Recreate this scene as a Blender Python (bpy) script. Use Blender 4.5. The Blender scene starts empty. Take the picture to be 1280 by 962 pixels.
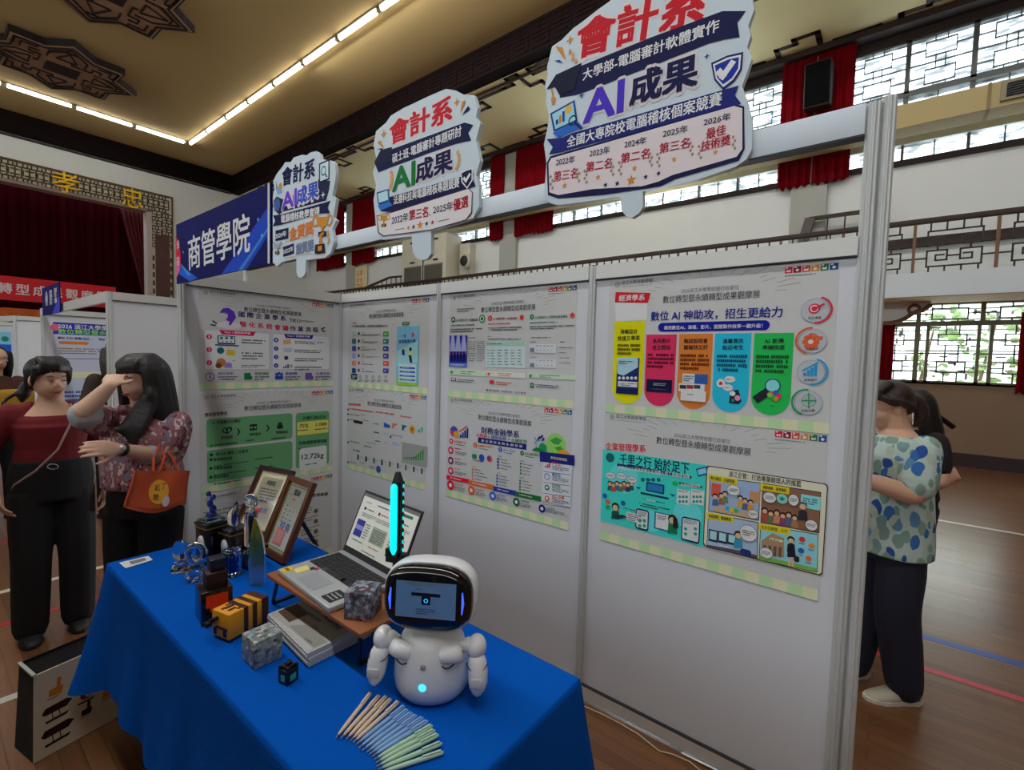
import bpy, bmesh, math, random
from mathutils import Vector, Matrix, Euler
random.seed(7)
SC = bpy.context.scene
COL = SC.collection
R_ = math.radians

# ------------------------------------------------------------------ camera
H = 1.60
YAW, PITCH, ROLL, FPX = R_(38.4627), R_(3.10553), R_(1.52837), 599.136
cfw = Vector((math.cos(YAW)*math.cos(PITCH), math.sin(YAW)*math.cos(PITCH), -math.sin(PITCH)))
_r = Vector((math.sin(YAW), -math.cos(YAW), 0)); _u = _r.cross(cfw)
crt = math.cos(ROLL)*_r + math.sin(ROLL)*_u
cup = -math.sin(ROLL)*_r + math.cos(ROLL)*_u
cd = bpy.data.cameras.new('camera'); cam = bpy.data.objects.new('camera', cd); COL.objects.link(cam)
cd.sensor_fit = 'HORIZONTAL'; cd.sensor_width = 36; cd.lens = FPX*36/1280; cd.clip_start = .05; cd.clip_end = 200
cam.matrix_world = Matrix(((crt.x, cup.x, -cfw.x, 0), (crt.y, cup.y, -cfw.y, 0), (crt.z, cup.z, -cfw.z, H), (0, 0, 0, 1)))
SC.camera = cam
def ray(x, y): return crt*((x-640)/FPX) - cup*((y-481)/FPX) + cfw
def onX(x, y, X): r = ray(x, y); return r*(X/r.x) + Vector((0, 0, H))
def onY(x, y, Y): r = ray(x, y); return r*(Y/r.y) + Vector((0, 0, H))
def onZ(x, y, Z): r = ray(x, y); return r*((Z-H)/r.z) + Vector((0, 0, H))

# ------------------------------------------------------------------ world, light, exposure
SC.view_settings.view_transform = 'Standard'; SC.view_settings.look = 'None'
SC.view_settings.gamma = 1; SC.view_settings.use_curve_mapping = False
SC.view_settings.exposure = 0.1
SC.cycles.max_bounces = 8; SC.cycles.diffuse_bounces = 4; SC.cycles.glossy_bounces = 4
SC.cycles.transmission_bounces = 8; SC.cycles.transparent_max_bounces = 12
SC.cycles.sample_clamp_indirect = 6; SC.cycles.use_denoising = True
SC.cycles.caustics_reflective = False; SC.cycles.caustics_refractive = False
WORLD_S = 5.0
w = bpy.data.worlds.new('daylight'); SC.world = w; w.use_nodes = True
bg = w.node_tree.nodes['Background']; bg.inputs[0].default_value = (.86, .94, 1.0, 1); bg.inputs[1].default_value = WORLD_S
def area(name, loc, to, sx, sy, power, color, portal=False):
    l = bpy.data.lights.new(name, 'AREA'); l.shape = 'RECTANGLE'; l.size = sx; l.size_y = sy
    l.energy = power; l.color = color
    o = bpy.data.objects.new(name, l); COL.objects.link(o); o.location = loc
    o.rotation_euler = (Vector(to)-Vector(loc)).to_track_quat('-Z', 'Z').to_euler()
    if portal: l.cycles.is_portal = True
    return o
# daylight through the tall windows of the side wall
area('window_daylight', (11.5, 4.5, 6.75), (5, 4.5, 7.3), 22, 1.3, 5200, (.88, .95, 1), False)
area('window_daylight', (11.75, -.75, 2.3), (5, -.75, .6), 1.8, 1.3, 36, (.93, .98, .95), False)
# fill lights added along the ceiling to brighten the table and the side wall
area('added_ceiling_fill', (-.5, 3, 8.1), (-.5, 3, 0), .3, 16, 440, (.93, .97, 1), False)
area('added_ceiling_fill', (5.9, 1.5, 8.1), (9.4, 1.5, 4.2), .25, 19, 190, (.97, .99, 1), False)
# daylight through the windows of the opposite side of the hall
area('window_daylight', (-9.4, 4.0, 5.6), (4, 4.0, 3.2), 22, 2.6, 290, (.86, .93, 1), False)

# ------------------------------------------------------------------ materials
def s2l(c):
    c = c/255 if c > 1.0001 or True else c
    return c/12.92 if c <= .04045 else ((c+.055)/1.055)**2.4
MATS = {}
def mat(name, rgb, rough=.6, metal=0., noise=0., nscale=30., bump=0., emit=0., coat=0., trans=0., ior=1.45, lin=False, emit_rgb=None, alpha=1., spec=.5):
    if name in MATS: return MATS[name]
    c = tuple(rgb) if lin else tuple(s2l(x) for x in rgb)
    m = bpy.data.materials.new(name); m.use_nodes = True; nt = m.node_tree; b = nt.nodes['Principled BSDF']
    b.inputs['Base Color'].default_value = (*c, 1); b.inputs['Roughness'].default_value = rough; b.inputs['Metallic'].default_value = metal
    b.inputs['Specular IOR Level'].default_value = spec
    m.diffuse_color = (*c, 1)
    if coat: b.inputs['Coat Weight'].default_value = coat; b.inputs['Coat Roughness'].default_value = .08
    if trans: b.inputs['Transmission Weight'].default_value = trans; b.inputs['IOR'].default_value = ior
    if emit:
        b.inputs['Emission Color'].default_value = (*(tuple(s2l(x) for x in emit_rgb) if emit_rgb else c), 1); b.inputs['Emission Strength'].default_value = emit
    if noise or bump:
        tc = nt.nodes.new('ShaderNodeTexCoord'); n = nt.nodes.new('ShaderNodeTexNoise'); n.inputs['Scale'].default_value = nscale; n.inputs['Detail'].default_value = 4
        nt.links.new(tc.outputs['Object'], n.inputs['Vector'])
        if noise:
            mx = nt.nodes.new('ShaderNodeMix'); mx.data_type = 'RGBA'; mx.inputs[6].default_value = (*[x*(1-noise) for x in c], 1); mx.inputs[7].default_value = (*[min(1, x*(1+noise)) for x in c], 1)
            nt.links.new(n.outputs['Fac'], mx.inputs[0]); nt.links.new(mx.outputs[2], b.inputs['Base Color'])
        if bump:
            bp = nt.nodes.new('ShaderNodeBump'); bp.inputs['Strength'].default_value = bump; bp.inputs['Distance'].default_value = .01
            nt.links.new(n.outputs['Fac'], bp.inputs['Height']); nt.links.new(bp.outputs['Normal'], b.inputs['Normal'])
    MATS[name] = m
    return m
PGAIN = 1.5
def ink(r, g, b, gain=None):
    g_ = PGAIN if gain is None else gain
    k = 'ink_%d_%d_%d_%d' % (r, g, b, int(g_*100))
    return mat(k, [min(.82, s2l(x)*g_) for x in (r, g, b)], rough=.6, lin=True, spec=.12)

M = dict(
    panel=mat('white_laminate', (222, 223, 228), .35, noise=.02, nscale=3),
    alu=mat('brushed_aluminium', (206, 208, 206), .42, metal=.2, noise=.05, nscale=60),
    aluw=mat('pale_aluminium_rail', (215, 214, 208), .42, metal=.2, noise=.03, nscale=40),
    dark=mat('dark_seam', (40, 40, 42), .7, noise=.1),
    wall=mat('white_plaster', (226, 228, 224), .8, noise=.03, nscale=2, bump=.05),
    wall_low=mat('grey_brown_plaster', (132, 108, 84), .75, noise=.05, nscale=2, bump=.05),
    ceil=mat('tan_ceiling_plaster', (188, 160, 104), .85, noise=.04, nscale=1.5),
    ceil2=mat('cream_ceiling_plaster', (244, 230, 176), .85, noise=.03, nscale=1.5),
    beam=mat('dark_maroon_timber', (18, 6, 6), .7, noise=.25, nscale=12, bump=.2, spec=.1),
    trimd=mat('dark_brown_moulding', (52, 34, 28), .6, noise=.1, nscale=20),
    slab=mat('balcony_white_paint', (214, 222, 226), .6, noise=.02, nscale=3),
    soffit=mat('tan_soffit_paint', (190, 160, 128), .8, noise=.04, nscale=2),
    duct=mat('tan_duct_casing', (186, 166, 116), .7, noise=.05, nscale=3),
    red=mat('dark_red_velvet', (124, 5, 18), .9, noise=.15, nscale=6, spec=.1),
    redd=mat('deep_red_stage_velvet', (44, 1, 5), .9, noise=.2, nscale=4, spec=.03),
    iron=mat('black_iron', (38, 34, 32), .5, noise=.1, nscale=30),
    bronze=mat('brown_iron_post', (118, 82, 48), .5, noise=.1, nscale=30),
    winframe=mat('aged_window_frame', (120, 116, 92), .6, noise=.08, nscale=15),
    winlat=mat('grey_window_lattice', (96, 98, 96), .55, noise=.08, nscale=15),
    black=mat('matte_black_plastic', (18, 18, 20), .5, noise=.1, nscale=40),
    gold=mat('polished_gold_paint', (250, 196, 20), .45, metal=.1, noise=.08, nscale=20),
    tube=mat('fluorescent_tube', (255, 255, 245), .4, emit=11, emit_rgb=(255, 253, 240)),
    white=mat('gloss_white_plastic', (235, 235, 236), .25, coat=.4, noise=.01, nscale=5),
    cloth=mat('royal_blue_cloth', (0, 86, 186), .9, noise=.06, nscale=180, bump=.15, spec=.08),
)
def glass(name, rgb, rough=.0):
    if name in MATS: return MATS[name]
    m = mat(name, rgb, rough, trans=1.0, ior=1.45)
    return m
# window glass: thin pane, lets the daylight through, faint rippled gloss
def pane_mat(name, tint, ripple):
    m = bpy.data.materials.new(name); m.use_nodes = True; nt = m.node_tree; nt.nodes.clear()
    out = nt.nodes.new('ShaderNodeOutputMaterial'); mx = nt.nodes.new('ShaderNodeMixShader'); tr = nt.nodes.new('ShaderNodeBsdfTransparent')
    gl = nt.nodes.new('ShaderNodeBsdfGlossy'); gl.inputs['Roughness'].default_value = .15
    tc = nt.nodes.new('ShaderNodeTexCoord'); mp = nt.nodes.new('ShaderNodeMapping'); n = nt.nodes.new('ShaderNodeTexNoise')
    mp.inputs['Scale'].default_value = (1, 2.2, 8); n.inputs['Scale'].default_value = 1.6; n.inputs['Detail'].default_value = 2
    cr = nt.nodes.new('ShaderNodeValToRGB'); cr.color_ramp.elements[0].position = .38; cr.color_ramp.elements[0].color = (*[x*ripple for x in tint], 1)
    cr.color_ramp.elements[1].position = .56; cr.color_ramp.elements[1].color = (*tint, 1)
    L = nt.links.new
    L(tc.outputs['Object'], mp.inputs['Vector']); L(mp.outputs['Vector'], n.inputs['Vector']); L(n.outputs['Fac'], cr.inputs['Fac']); L(cr.outputs['Color'], tr.inputs['Color'])
    mx.inputs['Fac'].default_value = .06; L(tr.outputs[0], mx.inputs[1]); L(gl.outputs[0], mx.inputs[2]); L(mx.outputs[0], out.inputs['Surface'])
    MATS[name] = m
    return m
M['pane'] = pane_mat('rippled_window_glass', (.9, .95, .97), .42)
M['picture'] = pane_mat('picture_glass', (1, 1, 1), 1.0)
M['pane2'] = pane_mat('clear_window_glass', (.92, .96, .94), .8)

def floor_mat():
    m = bpy.data.materials.new('varnished_gym_floorboards'); m.use_nodes = True; nt = m.node_tree; b = nt.nodes['Principled BSDF']; L = nt.links.new
    tc = nt.nodes.new('ShaderNodeTexCoord'); mp = nt.nodes.new('ShaderNodeMapping'); mp.inputs['Rotation'].default_value = (0, 0, math.pi/2)
    br = nt.nodes.new('ShaderNodeTexBrick'); br.inputs['Scale'].default_value = 1; br.inputs['Brick Width'].default_value = 1.1; br.inputs['Row Height'].default_value = .065
    br.inputs['Mortar Size'].default_value = .0012; br.inputs['Color1'].default_value = (.28, .120, .046, 1); br.inputs['Color2'].default_value = (.18, .072, .027, 1); br.inputs['Mortar'].default_value = (.06, .025, .01, 1)
    n = nt.nodes.new('ShaderNodeTexNoise'); mp2 = nt.nodes.new('ShaderNodeMapping'); mp2.inputs['Scale'].default_value = (30, 2.5, 1); n.inputs['Scale'].default_value = 3; n.inputs['Detail'].default_value = 5
    mx = nt.nodes.new('ShaderNodeMix'); mx.data_type = 'RGBA'; mx.blend_type = 'MULTIPLY'; mx.inputs[0].default_value = .55
    L(tc.outputs['Object'], mp.inputs[0]); L(mp.outputs[0], br.inputs['Vector']); L(tc.outputs['Object'], mp2.inputs[0]); L(mp2.outputs[0], n.inputs['Vector'])
    L(br.outputs['Color'], mx.inputs[6]); L(n.outputs['Color'], mx.inputs[7]); L(mx.outputs[2], b.inputs['Base Color'])
    b.inputs['Roughness'].default_value = .32
    b.inputs['Coat Weight'].default_value = .2; b.inputs['Coat Roughness'].default_value = .16
    bp = nt.nodes.new('ShaderNodeBump'); bp.inputs['Strength'].default_value = .12; bp.inputs['Distance'].default_value = .01
    n2 = nt.nodes.new('ShaderNodeTexNoise'); n2.inputs['Scale'].default_value = 6; L(tc.outputs['Object'], n2.inputs['Vector']); L(n2.outputs['Fac'], bp.inputs['Height']); L(bp.outputs[0], b.inputs['Normal'])
    return m
M['floor'] = floor_mat()

# ------------------------------------------------------------------ mesh helpers
class MB:
    def __init__(s): s.v = []; s.f = []; s.fm = []; s.fs = []; s.mats = []
    def mi(s, m):
        if m not in s.mats: s.mats.append(m)
        return s.mats.index(m)
    def add(s, vs, fs, m, T=None, smooth=False):
        o = len(s.v); k = s.mi(m)
        s.v += [tuple(T @ Vector(p)) if T is not None else tuple(p) for p in vs]
        for f in fs: s.f.append([o+i for i in f]); s.fm.append(k); s.fs.append(smooth)
        return s
    def box(s, c, d, m, T=None, bev=0., seg=2):
        x, y, z = d[0]/2, d[1]/2, d[2]/2
        if bev:
            bm = bmesh.new(); bmesh.ops.create_cube(bm, size=1)
            for v in bm.verts: v.co = Vector((v.co.x*d[0]+c[0], v.co.y*d[1]+c[1], v.co.z*d[2]+c[2]))
            bmesh.ops.bevel(bm, geom=bm.edges[:], offset=bev, segments=seg, affect='EDGES', profile=.5)
            bm.verts.index_update()
            s.add([v.co.copy() for v in bm.verts], [[v.index for v in f.verts] for f in bm.faces], m, T, seg > 1); bm.free(); return s
        vs = [(c[0]+a*x, c[1]+b*y, c[2]+e*z) for a in (-1, 1) for b in (-1, 1) for e in (-1, 1)]
        return s.add(vs, [(0, 1, 3, 2), (4, 6, 7, 5), (0, 4, 5, 1), (2, 3, 7, 6), (0, 2, 6, 4), (1, 5, 7, 3)], m, T)
    def b2(s, a, b, m, T=None, bev=0.):
        return s.box([(a[i]+b[i])/2 for i in range(3)], [abs(b[i]-a[i]) for i in range(3)], m, T, bev)
    def loft(s, rings, m, T=None, cap=True, smooth=True, closed=False):
        n = len(rings[0]); vs = [p for r in rings for p in r]; fs = []
        K = len(rings)
        for k in range(K if closed else K-1):
            a, b = k*n, ((k+1) % K)*n
            for i in range(n): j = (i+1) % n; fs.append((a+i, a+j, b+j, b+i))
        s.add(vs, fs, m, T, smooth)
        if cap and not closed:
            o = len(s.v)-len(vs); k = s.mi(m)
            s.f.append([o+i for i in reversed(range(n))]); s.fm.append(k); s.fs.append(False)
            s.f.append([o+(K-1)*n+i for i in range(n)]); s.fm.append(k); s.fs.append(False)
        return s
    def tube(s, path, r, m, n=8, T=None, smooth=True, closed=False):
        P = [Vector(p) for p in path]; K = len(P); rings = []; ref = None
        for i, p in enumerate(P):
            a = P[(i-1) % K] if (closed or i) else p; b = P[(i+1) % K] if (closed or i < K-1) else p
            t = (b-a).normalized()
            if ref is None: ref = Vector((0, 0, 1)) if abs(t.z) < .9 else Vector((1, 0, 0))
            x = t.cross(ref)
            if x.length < 1e-5: x = t.orthogonal()
            x.normalize(); y = x.cross(t).normalized(); ref = y
            rr = r[i] if isinstance(r, (list, tuple)) else r
            rings.append([p + x*(rr*math.cos(2*math.pi*j/n)) + y*(rr*math.sin(2*math.pi*j/n)) for j in range(n)])
        return s.loft(rings, m, T, True, smooth, closed)
    def bar(s, a, b, w, h, m, up=(0, 0, 1)):
        a, b = Vector(a), Vector(b); t = (b-a).normalized(); u = Vector(up); x = t.cross(u)
        if x.length < 1e-5: x = t.orthogonal()
        x.normalize(); y = x.cross(t).normalized()
        return s.loft([[p + x*(w/2*i) + y*(h/2*j) for i, j in ((-1, -1), (1, -1), (1, 1), (-1, 1))] for p in (a, b)], m, None, True, False)
    def lathe(s, prof, m, c=(0, 0, 0), n=24, T=None, smooth=True, sx=1., sy=1.):
        return s.loft([[(c[0]+r*sx*math.cos(2*math.pi*j/n), c[1]+r*sy*math.sin(2*math.pi*j/n), c[2]+z) for j in range(n)] for r, z in prof], m, T, True, smooth)
    def ell(s, c, r, m, T=None, n=20, k=12):
        if not isinstance(r, (list, tuple)): r = (r, r, r)
        rings = []
        for i in range(k+1):
            a = -math.pi/2 + math.pi*i/k; cr = max(math.cos(a), .004)
            rings.append([(c[0]+r[0]*cr*math.cos(2*math.pi*j/n), c[1]+r[1]*cr*math.sin(2*math.pi*j/n), c[2]+r[2]*math.sin(a)) for j in range(n)])
        return s.loft(rings, m, T)
    def build(s, name, base=(0, 0, 0), parent=None):
        me = bpy.data.meshes.new(name); B = Vector(base)
        me.from_pydata([tuple(Vector(p)-B) for p in s.v], [], s.f)
        for m in s.mats: me.materials.append(m)
        me.polygons.foreach_set('material_index', s.fm); me.polygons.foreach_set('use_smooth', s.fs); me.update()
        o = bpy.data.objects.new(name, me); COL.objects.link(o)
        if parent is None: o.location = B
        else: o.parent = parent; o.location = B - parent.get('_b', B) if False else (0, 0, 0)
        return o
def tag(o, label=None, cat=None, group=None, kind=None):
    if label: o['label'] = label
    if cat: o['category'] = cat
    if group: o['group'] = group
    if kind: o['kind'] = kind
    return o
def thing(name, base, label, cat, group=None):
    o = bpy.data.objects.new(name, None); COL.objects.link(o); o.location = base; o.empty_display_size = .1
    return tag(o, label, cat, group)
def part(mb, name, th, label=None):
    """a part in world coordinates under a thing standing at th.location"""
    o = mb.build(name, th.location, th)
    if label: o['label'] = label
    return o
def sub(mb, name, th, par, label=None):
    o = mb.build(name, th.location, par)
    if label: o['label'] = label
    return o
def struct(mb, name, base=(0, 0, 0)): return tag(mb.build(name, base), kind='structure')
def copy_tree(o, parent=None):
    c = o.copy(); COL.objects.link(c)
    if parent is not None: c.parent = parent
    for ch in list(o.children): copy_tree(ch, c)
    return c

# ------------------------------------------------------------------ lettering
_TX = {}
def glyphs(s, bold=0.):
    k = (s, bold)
    if k in _TX: return _TX[k]
    c = bpy.data.curves.new('t', 'FONT'); c.body = s; c.resolution_u = 2; c.offset = bold
    o = bpy.data.objects.new('t', c); COL.objects.link(o)
    me = bpy.data.meshes.new_from_object(o.evaluated_get(bpy.context.evaluated_depsgraph_get()))
    vs = [tuple(v.co) for v in me.vertices]; fs = [tuple(p.vertices) for p in me.polygons]
    bpy.data.objects.remove(o); bpy.data.curves.remove(c); bpy.data.meshes.remove(me)
    xs = [v[0] for v in vs] or [0, 1]; ys = [v[1] for v in vs] or [0, 1]
    _TX[k] = (vs, fs, min(xs), max(xs), min(ys), max(ys))
    return _TX[k]

class Art(MB):
    """flat print on a plane: u to the reader's right, v up, n towards the reader"""
    def __init__(s, O, U, V, z=None, thick=0., step=.0005):
        super().__init__(); s.O = Vector(O); s.U = Vector(U).normalized(); s.V = Vector(V).normalized(); s.N = s.U.cross(s.V); s.z = z; s.step = step; s.k = 0; s.rnd = random.Random(3)
    def q(s, p):
        if s.z is None: return (p[0], p[1])
        r = ray(s.z[0]+p[0]/s.z[2], s.z[1]+p[1]/s.z[2]); C = Vector((0, 0, H))
        t = (s.O-C).dot(s.N)/r.dot(s.N); P = C + r*t - s.O
        return (P.dot(s.U), P.dot(s.V))
    def w(s, uv, l): return s.O + s.U*uv[0] + s.V*uv[1] + s.N*(s.step*(l+.008*s.k))
    def upoly(s, uvs, m, l=1):
        s.k += .25
        a = sum(uvs[i][0]*uvs[(i+1) % len(uvs)][1]-uvs[(i+1) % len(uvs)][0]*uvs[i][1] for i in range(len(uvs)))
        if a < 0: uvs = uvs[::-1]
        s.add([s.w(p, l) for p in uvs], [list(range(len(uvs)))], m)
    def poly(s, pts, m, l=1): s.upoly([s.q(p) for p in pts], m, l)
    def rect(s, a, b, m, l=1):
        a, b = s.q(a), s.q(b); s.upoly([(a[0], a[1]), (b[0], a[1]), (b[0], b[1]), (a[0], b[1])], m, l)
    def rr(s, a, b, r, m, l=1):
        a, b = s.q(a), s.q(b); x0, x1 = sorted((a[0], b[0])); y0, y1 = sorted((a[1], b[1])); r = min(r, (x1-x0)/2, (y1-y0)/2)
        pts = []
        for cx, cy, a0 in ((x1-r, y1-r, 0), (x0+r, y1-r, 90), (x0+r, y0+r, 180), (x1-r, y0+r, 270)):
            for k in range(5): t = R_(a0+22.5*k); pts.append((cx+r*math.cos(t), cy+r*math.sin(t)))
        s.upoly(pts, m, l)
    def ellipse(s, c, rx, m, l=1, ry=None, n=20):
        ry = rx if ry is None else ry
        o = s.q(c); a = s.q((c[0]+rx, c[1])); b = s.q((c[0], c[1]+ry)); rx, ry = abs(a[0]-o[0]), abs(b[1]-o[1])
        s.upoly([(o[0]+rx*math.cos(2*math.pi*k/n), o[1]+ry*math.sin(2*math.pi*k/n)) for k in range(n)], m, l)
    def circ(s, c, r, m, l=1, n=20, k=1.):
        """true circle of radius r (in the art's units: px or metres)"""
        o = s.q(c); a = s.q((c[0]+r, c[1])); r = abs(a[0]-o[0])*k
        s.upoly([(o[0]+r*math.cos(2*math.pi*k_/n), o[1]+r*math.sin(2*math.pi*k_/n)) for k_ in range(n)], m, l)
    def ring(s, c, r, w_, m, l=1, a0=0, a1=360, n=28):
        o = s.q(c); a = s.q((c[0]+r, c[1])); r = abs(a[0]-o[0]); w_ = r*w_
        A = [R_(a0+(a1-a0)*k/n) for k in range(n+1)]; s.k += 1
        vs = [s.w((o[0]+rr*math.cos(t), o[1]+rr*math.sin(t)), l) for t in A for rr in (r-w_, r)]
        s.add(vs, [(2*k, 2*k+1, 2*k+3, 2*k+2) for k in range(n)], m)
    def line(s, pts, wd, m, l=1, closed=False):
        P = [Vector(s.q(p)) for p in pts]
        if closed: P.append(P[0])
        for a, b in zip(P, P[1:]):
            t = (b-a)
            if t.length < 1e-6: continue
            t.normalize(); nn = Vector((-t.y, t.x))*(wd/2); e = t*(wd/2)
            s.upoly([tuple(a-nn-e), tuple(b-nn+e), tuple(b+nn+e), tuple(a+nn-e)], m, l)
    def text(s, st, L, R, h, m, l=3, bold=.012):
        """lettering from L to R (centre line), h = glyph height in the art's units"""
        a, b = Vector(s.q(L)), Vector(s.q(R)); t = (b-a); W = t.length; t.normalize(); nn = Vector((-t.y, t.x))
        if s.z is not None:
            mid = ((L[0]+R[0])/2, (L[1]+R[1])/2); h = abs(s.q((mid[0], mid[1]-h/2))[1]-s.q((mid[0], mid[1]+h/2))[1])
        vs, fs, x0, x1, y0, y1 = glyphs(st, 0.)
        sx = W/(x1-x0); sy = h/(y1-y0)
        b = min(bold, .11)*h*(.9 if h > .06 else .6)
        if bold < .015: offs = [(0, 0)]
        elif h < .012: offs = [(-b*.6, 0), (b*.6, 0)]
        elif bold > .05: offs = [(b*math.cos(k*math.pi/5), b*math.sin(k*math.pi/5)) for k in range(10)]+[(0, 0)]
        else: offs = [(-b, -b*.6), (b, -b*.6), (b, b*.6), (-b, b*.6)]
        for ox, oy in offs:
            o = []; s.k += 5 if h > .06 else 2.5
            for x, y, _ in vs:
                p = a + t*((x-x0)*sx+ox) + nn*((y-(y0+y1)/2)*sy+oy); o.append(s.w(tuple(p), l))
            s.add(o, fs, m)
    def bars(s, a, b, n, m, l=2, fill=.55, cell=None):
        """n lines of print too small to read: rows of short dark strokes"""
        if s.z is not None:
            mx = (a[0]+b[0])/2; c_ = s.q((mx, (a[1]+b[1])/2))[1]; hh = abs(s.q((mx, a[1]))[1]-s.q((mx, b[1]))[1])
            slope = abs((s.q(b)[0]-s.q(a)[0]))*0
            a, b = s.q(a), s.q(b); hh = min(hh, max(abs(a[1]-b[1]), hh*.75)); a, b = (a[0], c_+hh/2), (b[0], c_-hh/2)
        else: a, b = s.q(a), s.q(b)
        h = (a[1]-b[1])/n; wd = b[0]-a[0]
        for i in range(n):
            y = a[1]-h*(i+.5); x = a[0]; end = a[0]+wd*(1 if i < n-1 else s.rnd.uniform(.55, .95))
            cw = abs(h)*.5 if cell is None else cell
            while x < end-cw*.3:
                c_ = cw*s.rnd.uniform(.7, 1.0)
                hh = abs(h)*fill*.5*s.rnd.uniform(.7, 1)
                if s.rnd.random() < .92: s.upoly([(x, y-hh), (min(x+c_*.8, end), y-hh), (min(x+c_*.8, end), y+hh), (x, y+hh)], m, l)
                x += c_
    def star(s, c, r, m, l=2, n=5, inner=.42, sx=1.):
        o = s.q(c); a = s.q((c[0]+r, c[1])); r = abs(a[0]-o[0])
        s.upoly([(o[0]+(r if k % 2 == 0 else r*inner)*math.sin(math.pi*k/n), o[1]+(r if k % 2 == 0 else r*inner)*math.cos(math.pi*k/n)) for k in range(2*n)], m, l)
    def slab(s, uvs, m, th):
        """solid sheet behind the print (front face at layer 0)"""
        a = sum(uvs[i][0]*uvs[(i+1) % len(uvs)][1]-uvs[(i+1) % len(uvs)][0]*uvs[i][1] for i in range(len(uvs)))
        if a < 0: uvs = uvs[::-1]
        n = len(uvs); F = [s.O+s.U*p[0]+s.V*p[1] for p in uvs]; B = [p-s.N*th for p in F]
        s.add(F+B, [list(range(n)), list(range(2*n-1, n-1, -1))]+[(i, i+n, (i+1) % n+n, (i+1) % n) for i in range(n)], m)

# ================================================================== THE HALL
XS, YS, ZC, ZA = 11.0, 20.17, 8.25, 7.60       # side wall, stage wall, main ceiling, aisle ceiling
XB, YB = -9.0, -9.0
mb = MB(); mb.b2((XB, YB, -.1), (XS+.2, YS+4, 0), M['floor'])
for (x0, x1, y0, y1, c) in ((6.79, 6.85, -8, 19, (214, 206, 196)), (3.73, 3.79, -8, 3.1, (36, 76, 168)), (3.33, 3.38, -8, 3.1, (196, 52, 66)),
                            (-6, .92, 4.43, 4.48, (206, 200, 184)), (-6, .92, 3.04, 3.09, (190, 186, 172)), (-6, .93, 3.9, 3.95, (176, 34, 34)), (-6, .93, 5.55, 5.60, (176, 34, 34))):
    mb.b2((x0, y0, 0), (x1, y1, .0012), mat('court_line_%d_%d_%d' % c, c, .35, noise=.1, nscale=8))
struct(mb, 'floor')
struct(MB().b2((XB, YB, ZC), (8.0, YS+.2, ZC+.1), M['ceil']), 'ceiling')
# downstand beams with a carved lattice face
mb = MB(); mb.b2((7.8, YB, 7.62), (8.1, YS, ZC), M['beam']); mb.b2((XB, 20.0, 7.66), (7.8, YS, ZC), M['beam'])
carv = mat('carved_maroon_ridge', (28, 11, 9), .7, noise=.2, nscale=15, spec=.1)
y = -4.0
while y < 19.6:
    for k in range(2):
        z0 = 7.70+.27*k
        mb.b2((7.785, y, z0), (7.8, y+.42, z0+.03), carv); mb.b2((7.785, y, z0+.2), (7.8, y+.42, z0+.23), carv)
        mb.b2((7.785, y+.02+.2*k, z0), (7.8, y+.05+.2*k, z0+.22), carv); mb.b2((7.785, y+.1, z0+.1), (7.8, y+.3, z0+.13), carv)
    y += .5
struct(mb, 'trim_1')
mb = MB(); mb.b2((8.1, YB, ZA), (XS+.2, YS+.2, ZA+.1), M['ceil2'])
struct(mb, 'ceiling_aisle')
# dark fret mouldings on the aisle ceiling
mb = MB()
def fret(pts, wd=.09):
    for a, b in zip(pts, pts[1:]): mb.b2((min(a[0], b[0])-wd/2, min(a[1], b[1])-wd/2, ZA-.012), (max(a[0], b[0])+wd/2, max(a[1], b[1])+wd/2, ZA), M['trimd'])
FR = [(10.70, 2.6), (10.70, 2.36), (10.96, 2.36), (10.96, 2.08), (10.45, 2.08), (10.45, 1.77), (10.30, 1.77), (10.30, 1.40), (10.52, 1.40)]
FR2 = [(10.52, 1.40), (10.77, 1.40), (10.77, 1.77), (10.97, 1.77), (10.97, 1.16), (10.72, 1.16), (10.72, .53), (10.97, .53), (10.97, .23), (10.60, .23), (10.60, -.13), (10.3, -.13), (10.3, -.5), (10.55, -.5), (10.55, -.2)]
for k in range(-1, 6):
    dy = 3.9*k
    if dy+2.6 > YS: continue
    for P in (FR, FR2):
        fret([(x, y+dy) for x, y in P])
        fret([(19.1-x, y+dy+.6) for x, y in P])
    fret([(10.70, 2.6+dy), (10.70, 3.4+dy)]); fret([(8.40, 3.2+dy), (8.40, 4.0+dy)])
mb.b2((8.22, YB, ZA-.03), (8.28, YS, ZA), M['trimd']); mb.b2((10.72, YB, ZA-.12), (XS, YS, ZA), M['trimd'])
struct(mb, 'trim_2')

# side wall: a list of openings cut by building the wall in bands
PIL = [-6.3, 1.47, 8.95, 16.9]
BAYS = [(-5.9, .95), (2.0, 8.45), (9.5, 16.4), (17.4, 19.4)]
def wallband(mb, z0, z1, holes, m, x0=XS, x1=XS+.2):
    y = YB
    for a, b in sorted(holes):
        if a > y: mb.b2((x0, y, z0), (x1, a, z1), m)
        y = b
    mb.b2((x0, y, z0), (x1, YS+.2, z1), m)
mb = MB()
LOW = [(-5.2, -3.4), (-1.62, .14)]
wallband(mb, 0, 1.39, [], M['wall_low']); wallband(mb, 1.39, 2.75, LOW, M['wall_low']); wallband(mb, 2.75, 5.27, [], M['wall'])
wallband(mb, 5.27, 5.55, BAYS, M['wall']); wallband(mb, 5.55, 6.05, [], M['wall']); wallband(mb, 6.05, 6.36, BAYS, M['wall']); wallband(mb, 6.36, 6.42, [], M['winlat']); wallband(mb, 6.42, 7.33, BAYS, M['wall']); wallband(mb, 7.33, ZA, [], M['trimd'])
struct(mb, 'wall_right')
mb = MB()
for a, b in BAYS: mb.b2((XS-.05, a, 5.17), (XS, b, 5.27), M['trimd'])
struct(mb, 'trim_8')
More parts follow.
